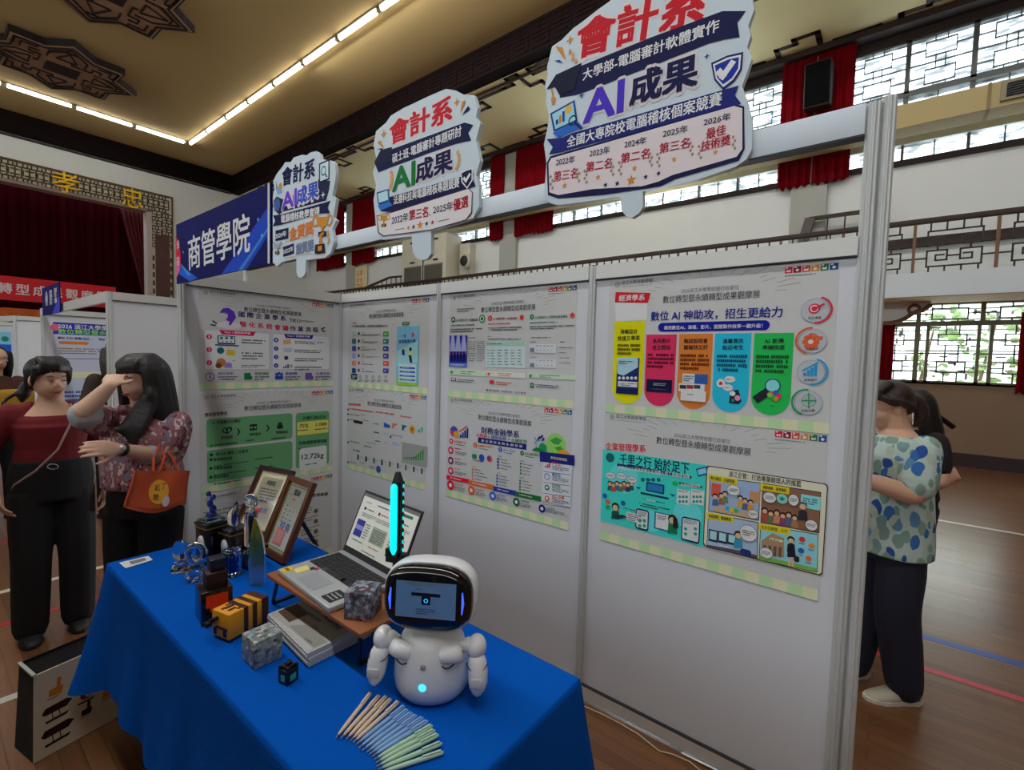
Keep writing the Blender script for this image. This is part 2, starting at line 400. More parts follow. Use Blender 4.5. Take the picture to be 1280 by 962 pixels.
for i, y in enumerate(PIL): struct(MB().b2((XS-.12, y-.3, 3.12), (XS, y+.3, 7.48), mat('grey_pilaster_plaster', (176, 176, 166), .8, noise=.04, nscale=3)), 'trim_%d' % (9+i))
struct(MB().b2((XS-.04, YB, 0), (XS, YS, .22), mat('dark_skirting', (44, 26, 22), .5, noise=.1)), 'baseboard_right')
# a simple far wall and back wall that close the hall, with daylight coming in high up
mb = MB(); mb.b2((XB-.2, YB, 0), (XB, YS, 4.9), M['wall']); mb.b2((XB-.2, YB, 6.1), (XB, YS, ZC), M['wall']); struct(mb, 'wall_left')
struct(MB().b2((XB, YB-.2, 0), (XS, YB, ZC), M['wall_low']), 'wall_back')

# clerestory windows
def lattice_bars(mb, y0, y1, z0, z1, t=.015, x=XS+.07):
    W, Hh = y1-y0, z1-z0
    def B(u0, v0, u1, v1): mb.b2((x-.02, y0+W*min(u0, u1)-t/2, z0+Hh*min(v0, v1)-t/2), (x+.02, y0+W*max(u0, u1)+t/2, z0+Hh*max(v0, v1)+t/2), M['winlat'])
    B(0, .5, 1, .5); B(.42, .38, .42, .62); B(.58, .38, .58, .62)
    for s in (0, 1):
        b = .12 if s == 0 else .62
        B(.25, b, .75, b); B(.25, b+.26, .75, b+.26); B(.25, b, .25, b+.26); B(.75, b, .75, b+.26)
        v = b if s == 0 else b+.26; e = 0 if s == 0 else 1
        B(.4, v, .4, e); B(.6, v, .6, e); B(0, b+.13, .25, b+.13); B(.75, b+.13, 1, b+.13)
wn = 0
for (a, b) in BAYS:
    n = max(2, round((b-a)/.82)); st = (b-a)/n; wn += 1
    root = thing('window_%d' % wn, (XS, (a+b)/2, 6.42), None, None); root['kind'] = 'structure'
    fr = MB(); la = MB(); pn = MB()
    for k in range(n+1):
        y = a+st*k; fr.b2((XS+.02, y-.035, 6.05), (XS+.14, y+.035, 7.33), M['winlat'])
        if k < n:
            lattice_bars(la, y+.035, y+st-.035, 6.42, 7.33)
            for q in (.5,): la.b2((XS+.05, y+st*q-.01, 6.05), (XS+.09, y+st*q+.01, 6.36), M['winlat']); la.b2((XS+.05, y+st*q-.01, 5.27), (XS+.09, y+st*q+.01, 5.55), M['winlat'])
            la.b2((XS+.03, y-.02, 5.27), (XS+.12, y+.02, 5.55), M['winlat'])
    fr.b2((XS+.02, a, 7.29), (XS+.14, b, 7.33), M['winlat']); fr.b2((XS+.02, a, 6.42), (XS+.14, b, 6.47), M['winlat'])
    for z0, z1 in ((6.05, 6.36), (6.42, 7.33), (5.27, 5.55)): pn.b2((XS+.10, a, z0), (XS+.104, b, z1), M['pane'])
    part(fr, 'window_frame', root); part(la, 'window_lattice', root); part(pn, 'window_pane', root)
# low windows under the balcony: two layers of lattice, greenery outside
for (a, b) in LOW:
    wn += 1
    root = thing('window_%d' % wn, (XS, (a+b)/2, 1.39), None, None); root['kind'] = 'structure'
    fr = MB(); la = MB(); pn = MB(); gr = MB()
    F = M['winframe']
    fr.b2((XS, a, 1.36), (XS+.16, b, 1.42), F); fr.b2((XS-.01, a, 2.36), (XS+.12, b, 2.44), F); fr.b2((XS, a, 2.72), (XS+.16, b, 2.76), F)
    ys = [b, b-.42, a+.36+.13, a+.36, a]
    for y, wd in ((b-.03, .06), (b-.43, .07), (b-.57, .045), (a+.55, .045), (a+.40, .05), (a+.03, .06)): fr.b2((XS, y-wd/2, 1.39), (XS+.1, y+wd/2, 2.38), F)
    for y in (b-.43, a+.52): fr.b2((XS, y-.03, 2.40), (XS+.1, y+.03, 2.74), F)
    t = .02
    def B(u0, v0, u1, v1): la.b2((XS+.04, min(u0, u1)-t/2, min(v0, v1)-t/2), (XS+.07, max(u0, u1)+t/2, max(v0, v1)+t/2), M['winlat'])
    def motif(y0, y1, z0, z1):
        zc, yc, W = (z0+z1)/2, (y0+y1)/2, (y1-y0)
        B(yc-W*.28, zc-.09, yc+W*.28, zc-.09); B(yc-W*.28, zc+.09, yc+W*.28, zc+.09); B(yc-W*.28, zc-.09, yc-W*.28, zc+.09); B(yc+W*.28, zc-.09, yc+W*.28, zc+.09)
        B(y0, zc, yc-W*.28, zc); B(yc+W*.28, zc, y1, zc); B(yc-W*.13, zc+.09, yc-W*.13, z1); B(yc+W*.13, zc+.09, yc+W*.13, z1); B(yc-W*.13, zc-.09, yc-W*.13, z0); B(yc+W*.13, zc-.09, yc+W*.13, z0)
    for z0, z1 in ((1.42, 1.89), (1.89, 2.36)):
        motif(a+.55, b-.57, z0, z1); motif(b-.42, b+.35, z0, z1); motif(a-.35, a+.40, z0, z1); B(a+.03, z1 if z1 < 2 else z0, b-.03, z1 if z1 < 2 else z0)
    motif(a+.52, b-.43, 2.42, 2.72); motif(b-.43, b+.5, 2.42, 2.72); motif(a-.4, a+.52, 2.42, 2.72)
    la.v = [(x, min(max(y, a+.01), b-.01), z) for x, y, z in la.v]
    pn.b2((XS+.09, a, 1.40), (XS+.094, b, 2.74), M['pane2'])
    part(fr, 'window_frame', root); part(la, 'window_lattice', root); part(pn, 'window_pane', root)
    # white security grille outside
    gw = mat('white_outer_grille', (236, 236, 232), .5, noise=.03)
    rnd = random.Random(5)
    for k in range(8):
        z = 1.40+.18*k; gr.b2((XS+.24, a, z-.012), (XS+.26, b, z+.012), gw)
    for k in range(64):
        y = rnd.uniform(a+.05, b-.15); z = rnd.uniform(1.4, 2.65); s = rnd.uniform(.05, .16)
        if rnd.random() < .5: gr.b2((XS+.235, y, z), (XS+.26, y+.035, min(2.74, z+s)), gw)
        else: gr.b2((XS+.235, y, z), (XS+.26, min(b, y+s), z+.03), gw)
    part(gr, 'window_grille', root)
# planting outside the low windows
hedge = MB(); rnd = random.Random(11)
lf = mat('leafy_hedge_green', (140, 170, 104), .7, noise=.45, nscale=14)
for k in range(420):
    c = (XS+1.6+rnd.uniform(-.3, .4), rnd.uniform(-6, 1.5), rnd.uniform(.1, 2.9)); a_ = rnd.uniform(.03, .11); hedge.ell(c, (a_, a_*rnd.uniform(.6, 1.6), a_*rnd.uniform(.4, 1.2)), lf, Matrix.Translation(c) @ Matrix.Rotation(rnd.uniform(-1, 1), 4, 'X') @ Matrix.Translation(-Vector(c)), n=6, k=4)
for k in range(9): y = -5.6+.85*k; hedge.tube([(XS+1.6, y, 0), (XS+1.62, y+.1, 1.2), (XS+1.55, y-.1, 2.6)], [.05, .035, .015], mat('hedge_stem_brown', (110, 90, 66), .8), 6)
tag(hedge.build('hedge', (XS+1.6, -2, 0)), 'green hedge growing outside the low latticed window', 'hedge')

# air duct casing that runs along the wall in front of the curtains
mb = MB(); mb.b2((10.25, YB, 5.56), (10.7, YS, 5.93), M['duct'])
for y in (-.9, 2.9, 6.7, 10.5, 14.3): mb.b2((10.235, y-.02, 5.55), (10.72, y+.02, 5.94), mat('duct_seam', (140, 120, 82), .7, noise=.05))
mb.b2((10.2, -1.75, 5.62), (10.25, -1.02, 5.90), mat('duct_grille_frame', (150, 140, 112), .6, noise=.05)); mb.b2((10.19, -1.72, 5.66), (10.21, -1.08, 5.86), M['black'])
for k in range(6): mb.b2((10.17, -1.72, 5.67+.033*k), (10.2, -1.08, 5.68+.033*k), mat('duct_louver', (70, 70, 66), .6, noise=.05))
struct(mb, 'trim_3')

# red curtains beside every pilaster (one drape per side)
def curtain(x, y0, y1, z0, z1, m, amp=.05, folds=9, base=None, pinch=1.0):
    mb = MB(); n = folds*8; rows = 10; rings = []
    for r in range(rows+1):
        t = r/rows; z = z1+(z0-z1)*t; k = 1+(pinch-1)*t; ym = (y0+y1)/2
        rings.append([(x+amp*math.sin(2*math.pi*folds*i/n+.4*math.sin(5*t+i*.3))*(.4+.6*t), ym+(y0+(y1-y0)*i/n-ym)*k, z+(.03*math.sin(i*.9) if r == rows else 0)) for i in range(n+1)])
    vs = [p for R in rings for p in R]+[(p[0]+.012, p[1], p[2]) for R in rings for p in R]
    N = n+1; o = N*(rows+1); fs = []
    for r in range(rows):
        for i in range(n):
            a = r*N+i; fs.append((a, a+1, a+N+1, a+N)); fs.append((o+a, o+a+N, o+a+N+1, o+a+1))
    for i in range(n): fs.append((rows*N+i, rows*N+i+1, o+rows*N+i+1, o+rows*N+i))
    mb.add(vs, fs, m, None, True)
    return mb
for (y0, y1, nm) in ((.84, 1.43, 'right of the black loudspeaker'), (1.45, 2.02, 'left of the black loudspeaker'), (7.35, 8.68, 'beside the largest award sign'),
                     (9.1, 9.62, 'just right of the middle award sign'), (15.3, 16.72, 'just left of the middle award sign'), (17.3, 19.3, 'nearest the stage wall')):
    c = curtain(XS-.17, y0, y1, 5.08, 7.482, M['red'], .045, max(4, int((y1-y0)*7))).build('curtain', (XS-.17, (y0+y1)/2, 5.1))
    tag(c, 'dark red curtain at the high side windows, ' + nm, 'curtain', 'high side wall curtains')
for (y0, y1, nm) in ((-2.1, -1.53, 'right'), (.02, .5, 'left')):
    tag(curtain(XS-.048, y0, y1, 1.28 if nm == 'right' else 1.2, 2.55, M['red'], .04, 5).build('curtain', (XS-.12, (y0+y1)/2, 1.3)), 'crimson curtain at the %s side of the low latticed window' % nm, 'curtain', 'low window curtains')

# balcony
mb = MB(); mb.b2((9.9, YB, 2.75), (XS, YS, 3.12), M['slab']); mb.b2((9.92, YB, 2.742), (XS, YS, 2.75), M['soffit'])
struct(mb, 'trim_4')
mb = MB(); mb.b2((XS-.1, YB, 3.72), (XS-.02, .3, 3.88), M['trimd']); struct(mb, 'trim_5')
# carved bracket under the balcony
mb = MB(); pts = [onX(1080+x/6.01, 360+y/6.01, 10.6) for x, y in ((60, 262), (130, 265), (200, 262), (260, 250), (320, 222), (365, 190), (400, 172), (440, 170), (480, 140), (505, 125))]
mb.tube(pts, .035, M['bronze'], 8); c = onX(1080+378/6.01, 360+160/6.01, 10.6); mb.tube([c+Vector((0, .075*math.cos(t*.7), .075*math.sin(t*.7))) for t in range(9)], .025, M['bronze'], 6, closed=True)
pl = [(p.x+.02, p.y, p.z+.02) for p in pts]; top = [(p.x+.02, p.y, 2.74) for p in pts]
mb.add(pl+top, [(i, i+1, len(pts)+i+1, len(pts)+i) for i in range(len(pts)-1)], M['wall']); mb.add([(x+.05, y, z) for x, y, z in pl+top], [(i, i+1, len(pts)+i+1, len(pts)+i) for i in range(len(pts)-1)], M['wall'])
struct(mb, 'trim_6')
# balcony railing
rail = thing('balcony_railing', (9.95, 5, 3.12), 'black iron railing with scroll lattice along the front of the side balcony', 'railing')
mb = MB(); mb.b2((9.91, YB+.2, 3.88), (9.99, 19.9, 3.96), M['trimd'], bev=.01); part(mb, 'handrail', rail)
mb = MB(); y0 = -.145; k = 0
X0 = 9.95
posts = [y0-.94*k for k in range(-21, 8)]
for y in posts:
    q = MB(); q.b2((X0-.02, y-.02, 3.12), (X0+.02, y+.02, 3.89), M['bronze']); part(q, 'post', rail)
def rb(mb, y0, z0, y1, z1, r=.011): mb.b2((X0-r, min(y0, y1)-r, min(z0, z1)-r), (X0+r, max(y0, y1)+r, max(z0, z1)+r), M['iron'])
def scroll(mb, yc, W):
    for s in (-1, 1):
        a = lambda t: yc+s*W*t
        # lower scroll
        for p, q_ in (((.33, 3.21), (.33, 3.45)), ((.33, 3.45), (.08, 3.45)), ((.08, 3.45), (.08, 3.30)), ((.08, 3.30), (.22, 3.30)), ((.22, 3.30), (.22, 3.38)), ((.22, 3.38), (.12, 3.38)), ((.33, 3.34), (.5, 3.34)), ((.2, 3.45), (.2, 3.53)),
                      ((.33, 3.53), (.10, 3.53)), ((.33, 3.53), (.33, 3.75)), ((.10, 3.53), (.10, 3.66)), ((.10, 3.66), (.24, 3.66)), ((.33, 3.75), (0, 3.75)), ((.3, 3.75), (.3, 3.88)), ((.1, 3.75), (.1, 3.88)), ((.33, 3.21), (0, 3.21)), ((.3, 3.12), (.3, 3.21)), ((.1, 3.12), (.1, 3.21)), ((.08, 3.36), (0, 3.36))):
            rb(mb, a(p[0]), p[1], a(q_[0]), q_[1])
for a, b in zip(posts, posts[1:]): q = MB(); scroll(q, (a+b)/2, abs(b-a)); part(q, 'scroll_panel', rail)
# short stair handrails standing on the balcony
st = thing('stair_handrail', (10.7, 1.4, 3.12), 'dark wooden stair handrail on the balcony, just left of the tall booth post', 'handrail')
q = MB(); q.bar((10.75, 1.62, 3.5), (10.75, 1.40, 4.42), .1, .16, mat('grey_brown_timber', (96, 82, 76), .6, noise=.1)); part(q, 'newel', st)
q = MB(); q.b2((10.71, .22, 4.38), (10.79, 1.42, 4.44), M['trimd']); part(q, 'handrail', st)
for y in (.25, .55, .85, 1.12): q = MB(); q.b2((10.74, y-.012, 3.12), (10.76, y+.012, 4.4), M['iron']); part(q, 'baluster', st)
st = thing('stair_handrail', (10.5, 14.4, 3.12), 'dark sloping stair handrail on the balcony left of the cabinet air conditioner', 'handrail')
q = MB(); q.bar((10.5, 15.6, 4.02), (10.5, 13.9, 4.32), .06, .06, M['trimd']); q.bar((10.5, 13.9, 4.32), (10.5, 13.1, 4.30), .06, .06, M['trimd']); part(q, 'handrail', st)
for k in range(9):
    y = 13.3+.26*k; q = MB(); q.b2((10.49, y-.01, 3.12), (10.51, y+.01, 4.32-.17*max(0, y-13.9)), M['iron']); part(q, 'baluster', st)

# cabinet air conditioner, wall fan, notice board, loudspeaker on the side wall
ac = thing('air_conditioner', (10.5, 12, 3.12), 'tall cream cabinet air conditioner with two louvred grilles on the balcony', 'air conditioner')
cr = mat('cream_enamel', (208, 202, 182), .45, noise=.04, nscale=4)
q = MB(); q.b2((10.25, 10.85, 3.12), (10.95, 12.95, 5.40), cr, bev=.02); q.b2((10.24, 11.86, 3.2), (10.252, 11.9, 5.3), M['dark']); part(q, 'cabinet', ac)
for y0, y1 in ((11.95, 12.8), (10.98, 11.82)):
    q = MB(); q.b2((10.235, y0, 3.2), (10.25, y1, 4.5), mat('grey_grille', (128, 124, 112), .5, noise=.05))
    for k in range(22): q.b2((10.225, y0+.02+k*(y1-y0-.04)/22, 3.25), (10.24, y0+.035+k*(y1-y0-.04)/22, 4.46), mat('grille_gap', (84, 82, 74), .6, noise=.05))
    part(q, 'louvred_grille', ac)
for y in (12.4, 11.3):
    for z in (4.62, 5.25): q = MB(); q.box((10.24, y, z), (.03, .2, .05), M['black']); part(q, 'catch', ac)
fan = thing('wall_fan', (10.9, 10.4, 4.6), 'small pale wall fan with dark face beside the cabinet air conditioner', 'fan')
q = MB(); q.b2((10.7, 10.3, 4.15), (XS, 10.72, 5.1), cr, bev=.02); part(q, 'bracket_box', fan)
q = MB(); q.lathe([(.02, .06), (.2, .05), (.22, 0), (.2, -.06), (.05, -.08)], cr, T=Matrix.Translation((10.55, 10.32, 4.52)) @ Matrix.Rotation(R_(-90), 4, 'Y')); part(q, 'fan_head', fan)
q = MB(); q.lathe([(.02, .075), (.15, .07), (.16, .05)], M['black'], T=Matrix.Translation((10.55, 10.32, 4.52)) @ Matrix.Rotation(R_(-90), 4, 'Y')); part(q, 'fan_grille', fan)
nb = Art((10.9, 16.3, 4.5), (0, -1, 0), (0, 0, 1)); nb.slab([(-.42, -.5), (.42, -.5), (.42, .5), (-.42, .5)], mat('cream_notice', (232, 216, 170), .7, noise=.03), .05)
nb.text('注意', (-.2, .25), (.2, .25), .2, ink(190, 40, 30)); nb.text('安全', (-.2, -.02), (.2, -.02), .2, ink(190, 40, 30)); nb.bars((-.25, -.15), (.25, -.4), 3, ink(170, 90, 50))
tag(nb.build('notice_board', (10.9, 16.3, 4.0)), 'cream notice board with red characters on the far side wall pillar', 'notice')
sp = thing('loudspeaker', (10.7, 1.35, 6.35), 'black loudspeaker box mounted high on the side wall between red curtains', 'loudspeaker')
T = Matrix.Translation((10.49, 1.36, 6.72)) @ Matrix.Rotation(R_(-8), 4, 'Y')
q = MB(); q.box((0, 0, 0), (.34, .42, .76), M['black'], T, bev=.02); part(q, 'cabinet', sp)
q = MB(); q.box((-.175, 0, 0), (.012, .38, .7), mat('black_speaker_cloth', (12, 12, 15), .9, noise=.3, nscale=200, spec=.1), T); part(q, 'grille', sp)
q = MB(); q.bar((10.63, 1.44, 6.8), (10.88, 1.44, 6.8), .012, .12, M['wall']); part(q, 'wall_bracket', sp)

# ------------------------------------------------------------------ ceiling lights
def tube_light(c, ax, L):
    t = thing('fluorescent_light', c, 'white fluorescent tube light in the long ceiling row', 'ceiling light', 'fluorescent ceiling row')
    d = Vector((1, 0, 0)) if ax == 'X' else Vector((0, 1, 0)); c = Vector(c); e = d*(L/2)
    side = Vector((d.y, d.x, 0))
    q = MB(); q.bar(c-e, c+e, .11, .03, M['white'], (0, 0, 1)); part(q, 'batten', t)
    q = MB(); q.tube([c-e*.97-Vector((0, 0, .045)), c+e*.97-Vector((0, 0, .045))], .042, M['tube'], 10); part(q, 'tube', t)
    for s in (-1, 1): q = MB(); q.box(c+e*(s*.99)-Vector((0, 0, .04)), (.07, .07, .07), mat('lamp_holder', (196, 186, 160), .6, noise=.05)); part(q, 'lamp_holder', t)
    return t
yy = 18.0; first = None
for k in range(14): tube_light((5.77, yy-.71-1.42*k, ZC-.02), 'Y', 1.32)
for k in range(6): tube_light((5.77-.78-1.33*k, 18.0, ZC-.02), 'X', 1.25)
# carved star rosettes
def rosette(cx, cy, nm):
    t = thing('ceiling_rosette', (cx, cy, ZC), nm, 'ceiling ornament', 'carved ceiling rosettes')
    st8 = []
    for k in range(4):
        for (a, b) in ((1.42, 0), (.97, .45), (.96, .97), (.42, .94)):
            c, s = [(1, 0), (0, 1), (-1, 0), (0, -1)][k]; st8.append((a*c-b*s, a*s+b*c))
    rb_ = mat('rosette_tan_wood', (172, 136, 104), .7, noise=.1, nscale=4); rd = mat('rosette_dark_edge', (34, 18, 14), .7, noise=.1)
    z0, z1 = ZC-.16, ZC-.03
    q = MB(); q.loft([[(cx+x, cy+y, z) for x, y in st8] for z in (z1, z0)], rd, None, True, False); part(q, 'rim', t)
    q = MB(); q.loft([[(cx+x*.965, cy+y*.965, z) for x, y in st8] for z in (z0+.02, z0-.012)], rb_, None, True, False); part(q, 'carved_face', t)
    q = MB(); zz = z0-.02
    def ln(pts, wd=.03, cl=False):
        P = pts+[pts[0]] if cl else pts
        for a, b in zip(P, P[1:]): q.bar((cx+a[0], cy+a[1], zz), (cx+b[0], cy+b[1], zz), wd, .03, rd)
    ln([(x*.9, y*.9) for x, y in st8], .035, True)
    for k in range(4):
        c, s = [(1, 0), (0, 1), (-1, 0), (0, -1)][k]; ro = lambda pts: [(a*c-b*s, a*s+b*c) for a, b in pts]
        ln(ro([(1.15, 0), (.78, .32), (.5, .32)])); ln(ro([(1.15, 0), (.78, -.32), (.5, -.32)])); ln(ro([(.95, 0), (.55, .18), (.55, -.18), (.95, 0)]))
        ln(ro([(.5, .1), (.42, .1), (.42, .45), (.6, .45), (.6, .6), (.45, .6)])); ln(ro([(.75, .5), (.75, .75), (.5, .75), (.5, .85)])); ln(ro([(.85, .6), (.85, .86), (.6, .86)])); ln(ro([(.32, .72), (.1, 1.0), (-.1, 1.0)], ))
    part(q, 'carved_lines', t)
    q = MB(); q.b2((cx-.29, cy-.24, zz-.02), (cx+.29, cy+.24, zz+.03), rd); part(q, 'centre_panel', t)
rosette(2.40, 15.62, 'carved star rosette on the ceiling, the one nearer the stage')
rosette(2.40, 11.57, 'carved star rosette on the ceiling, cut by the top edge of the photo')

# ------------------------------------------------------------------ stage wall
OX0, OX1, OZ = -9.0, 5.26, 6.32
mb = MB(); mb.b2((XB, YS, OZ), (XS, YS+.2, ZC), M['wall']); mb.b2((OX1, YS, 0), (XS, YS+.2, OZ), M['wall']); mb.b2((XB, YS, 0), (OX1, YS+.2, 1.0), mat('stage_front_timber', (96, 40, 26), .5, noise=.1))
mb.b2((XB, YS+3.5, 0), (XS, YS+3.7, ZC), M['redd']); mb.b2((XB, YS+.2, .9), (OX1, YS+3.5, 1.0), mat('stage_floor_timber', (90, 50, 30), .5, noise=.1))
mb.b2((XB, YS-.03, 7.58), (7.8, YS, 7.64), M['trimd']); mb.b2((5.3, YS-.02, 7.0), (5.5, YS, 7.25), M['wall'])
struct(mb, 'wall_stage')
mb = MB(); cream = mat('cream_frame_plaster', (206, 200, 180), .7, noise=.04); brz = mat('bronze_fret', (88, 70, 40), .5, metal=.3, noise=.1)
Yf = YS-.06
mb.b2((XB, Yf, OZ), (OX1+.62, YS, OZ+.6), cream); mb.b2((OX1, Yf, 1.0), (OX1+.62, YS, OZ), cream)
mb.b2((XB, Yf-.03, OZ+.57), (OX1+.64, YS, OZ+.62), brz); mb.b2((OX1+.6, Yf-.03, 1), (OX1+.64, YS, OZ+.62), brz); mb.b2((XB, Yf-.04, OZ-.06), (OX1, YS+.3, OZ+.02), mat('frame_inner_edge', (150, 128, 116), .6, noise=.04)); mb.b2((OX1-.12, Yf-.04, 1), (OX1+.02, YS+.3, OZ), mat('frame_inner_edge2', (186, 170, 164), .6, noise=.04))
def fr(x0, z0, x1, z1, t=.02): mb.b2((min(x0, x1)-t, Yf-.025, min(z0, z1)-t), (max(x0, x1)+t, Yf, max(z0, z1)+t), brz)
def meander(x, z, s=.29, flip=1):
    for a in ((0, 0, 1, 0), (0, 0, 0, .45), (0, .45, .35, .45), (.35, .45, .35, .2), (.65, 0, .65, .45), (.65, .45, 1, .45), (.2, .75, .8, .75), (.5, .45, .5, 1), (0, .75, 0, 1), (1, .6, 1, 1)):
        fr(x+a[0]*s, z+(a[1] if flip > 0 else 1-a[1])*s, x+a[2]*s, z+(a[3] if flip > 0 else 1-a[3])*s, .017)
x = -2.0
while x < OX1+.36: meander(x, OZ+.02, .27, 1); meander(x, OZ+.3, .27, -1); x += .3
z = OZ-.3
while z > 4.9: meander(OX1+.03, z, .27, 1); meander(OX1+.32, z, .27, -1); z -= .3
for k in range(14): fr(OX1+.03, 4.8-.28*k, OX1+.07, 4.66-.28*k, .015); fr(OX1+.56, 4.8-.28*k, OX1+.58, 4.66-.28*k, .015)
mb.b2((OX1+.12, Yf-.05, 1.0), (OX1+.52, Yf, 5.55), mat('brown_plaque', (84, 40, 32), .45, noise=.3, nscale=3))
struct(mb, 'trim_7')
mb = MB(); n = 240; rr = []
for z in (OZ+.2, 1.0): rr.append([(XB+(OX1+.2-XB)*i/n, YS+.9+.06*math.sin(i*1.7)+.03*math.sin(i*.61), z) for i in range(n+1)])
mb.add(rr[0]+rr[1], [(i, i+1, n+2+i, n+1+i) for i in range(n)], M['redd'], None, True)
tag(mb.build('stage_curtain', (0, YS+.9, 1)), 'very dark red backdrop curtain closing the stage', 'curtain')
mb = MB(); n = 40; rows = 8; vs = []
for r in range(rows+1):
    t = r/rows; zz = 6.45-4.9*t; xl = 4.5+.85*min(1, t*1.25)
    for i in range(n+1): vs.append((xl+(OX1+.25-xl)*i/n, YS+.5+.05*math.sin(i*1.3), zz))
mb.add(vs, [(r*(n+1)+i, r*(n+1)+i+1, (r+1)*(n+1)+i+1, (r+1)*(n+1)+i) for r in range(rows) for i in range(n)], mat('bright_red_velvet', (86, 4, 12), .85, noise=.15, nscale=6), None, True)
tag(mb.build('stage_drape', (5, YS+.5, 1.5)), 'brighter red drape swept to the right edge of the stage opening', 'curtain')
for ch, x0, x1, z0, z1, nm in (('孝', 2.80, 3.41, 6.29, 6.91, 'reading filial piety, left of the other'), ('忠', 4.46, 5.02, 6.27, 6.90, 'reading loyalty, right of the other')):
    vs, fs, a0, a1, b0, b1 = glyphs(ch, 0.); q = MB()
    P = lambda v, y: (x0+(v[0]-a0)/(a1-a0)*(x1-x0), y, z0+(v[1]-b0)/(b1-b0)*(z1-z0))
    n = len(vs); ec = {}
    for f in fs:
        for i in range(len(f)): e = (f[i], f[(i+1) % len(f)]); ec[e] = 1
    rim = [(a, a+n, b+n, b) for a, b in ec if (b, a) not in ec]
    q.add([P(v, Yf-.10) for v in vs]+[P(v, Yf-.04) for v in vs], [tuple(f) for f in fs]+rim, M['gold'])
    tag(q.build('gold_character', ((x0+x1)/2, Yf-.05, z0)), 'gold Chinese character %s on the stage frame' % nm, 'lettering', 'gold characters over the stage')
# red banner across the stage front
bn = Art((0, 19.5, 3.20), (1, 0, 0), (0, 0, 1)); bn.slab([(-7.5, -.33), (4.15, -.33), (4.15, .34), (-7.5, .34)], mat('red_banner_cloth', (214, 22, 34), .7, noise=.05, nscale=3), .02)
wt = mat('banner_white', (226, 220, 222), .7, noise=.02)
TX = '數位轉型暨永續轉型成果觀摩展'
for i, ch in enumerate(TX):
    x = 3.80-(len(TX)-1-i)*.348
    bn.text(ch, (x-.135, .0), (x+.135, .0), .29, wt, bold=.02)
tag(bn.build('banner', (0, 19.5, 2.87)), 'long red cloth banner with white characters stretched before the stage', 'banner')
mb = MB(); vs = []; n = 120
for z in (2.66, 2.40): vs += [(-7+9.4*i/n, 19.55+.03*math.sin(i*1.5), z) for i in range(n+1)]
mb.add(vs, [(i, i+1, n+2+i, n+1+i) for i in range(n)], mat('orange_gold_fringe', (196, 90, 20), .7, noise=.3, nscale=20), None, True)
mb.add([(x, y+.01, z) for x, y, z in vs], [(i, i+1, n+2+i, n+1+i) for i in range(n)], mat('orange_gold_fringe', (196, 90, 20), .7), None, True)
vs = []
for z in (2.66+.25, 2.64): vs += [(-7+10.9*i/n, 19.6+.03*math.sin(i*1.9), z) for i in range(n+1)]
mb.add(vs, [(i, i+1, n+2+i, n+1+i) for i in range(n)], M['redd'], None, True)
tag(mb.build('stage_valance', (0, 19.6, 2.4)), 'dark red valance with an orange fringe hanging under the long red banner', 'valance')

# ================================================================== BOOTHS
DX, DY, FX = 1.95, 3.136, .957
def post(x, y, h, m=None):
    mb = MB(); n = 32; r = []
    for z in (.0, h):
        r.append([(x+(.0205 if k % 4 in (0, 1) else .0165)*math.cos(2*math.pi*k/n+.1), y+(.0205 if k % 4 in (0, 1) else .0165)*math.sin(2*math.pi*k/n+.1), z) for k in range(n)])
    mb.loft(r, m or M['alu'], None, True, False)
    mb.lathe([(.012, h), (.012, h+.004)], M['dark'], (x, y, 0), 12)
    return mb
def wallpanel(th, a, b, h=2.03):
    """a partition from post a to post b (x, y): panel, top rail, bottom rail"""
    a, b = Vector((*a, 0)), Vector((*b, 0)); d = (b-a).normalized(); n = Vector((-d.y, d.x, 0)); a2, b2 = a+d*.019, b-d*.019
    def rib(z0, z1, t, m):
        mb = MB(); vs = [p+n*s*t+Vector((0, 0, z)) for p in (a2, b2) for s in (-1, 1) for z in (z0, z1)]
        return mb.add(vs, [(0, 1, 3, 2), (4, 6, 7, 5), (0, 4, 5, 1), (2, 3, 7, 6), (0, 2, 6, 4), (1, 5, 7, 3)], m)
    part(rib(.07, h-.055, .002, M['panel']), 'wall_panel', th)
    q = rib(h-.062, h, .013, M['aluw']); vs = rib(h-.066, h-.061, .0145, M['dark']); q.add(vs.v, vs.f, M['dark']); part(q, 'top_rail', th)
    q = rib(.018, .075, .013, M['aluw']); vs = rib(.0745, .079, .0145, M['dark']); q.add(vs.v, vs.f, M['dark']); part(q, 'bottom_rail', th)
PY = [3.136, 2.104, 1.092, .095]
bt = thing('exhibition_booth', (DX, 1.6, 0), 'white panelled exhibition booth behind the blue table, hung with printed posters', 'booth', 'modular exhibition booths')
for a, b in zip(PY, PY[1:]): wallpanel(bt, (DX, a), (DX, b))
wallpanel(bt, (FX, DY), (DX, DY))
for x, y, h in ((FX, DY, 2.03), (DX, PY[0], 2.03), (DX, PY[1], 2.03), (DX, PY[2], 2.03), (DX, PY[3], 2.45), (DX+.010, PY[3]-.0385, 2.46)): part(post(x, y, h), 'post', bt)
q = MB(); q.b2((DX-.02, PY[3]+.02, 2.35), (DX+.02, 4.68, 2.45), mat('fascia_white', (222, 232, 240), .4, noise=.02), bev=.002); q.b2((DX-.022, PY[3]+.02, 2.345), (DX+.022, 4.68, 2.352), M['dark']); part(q, 'fascia_beam', bt)
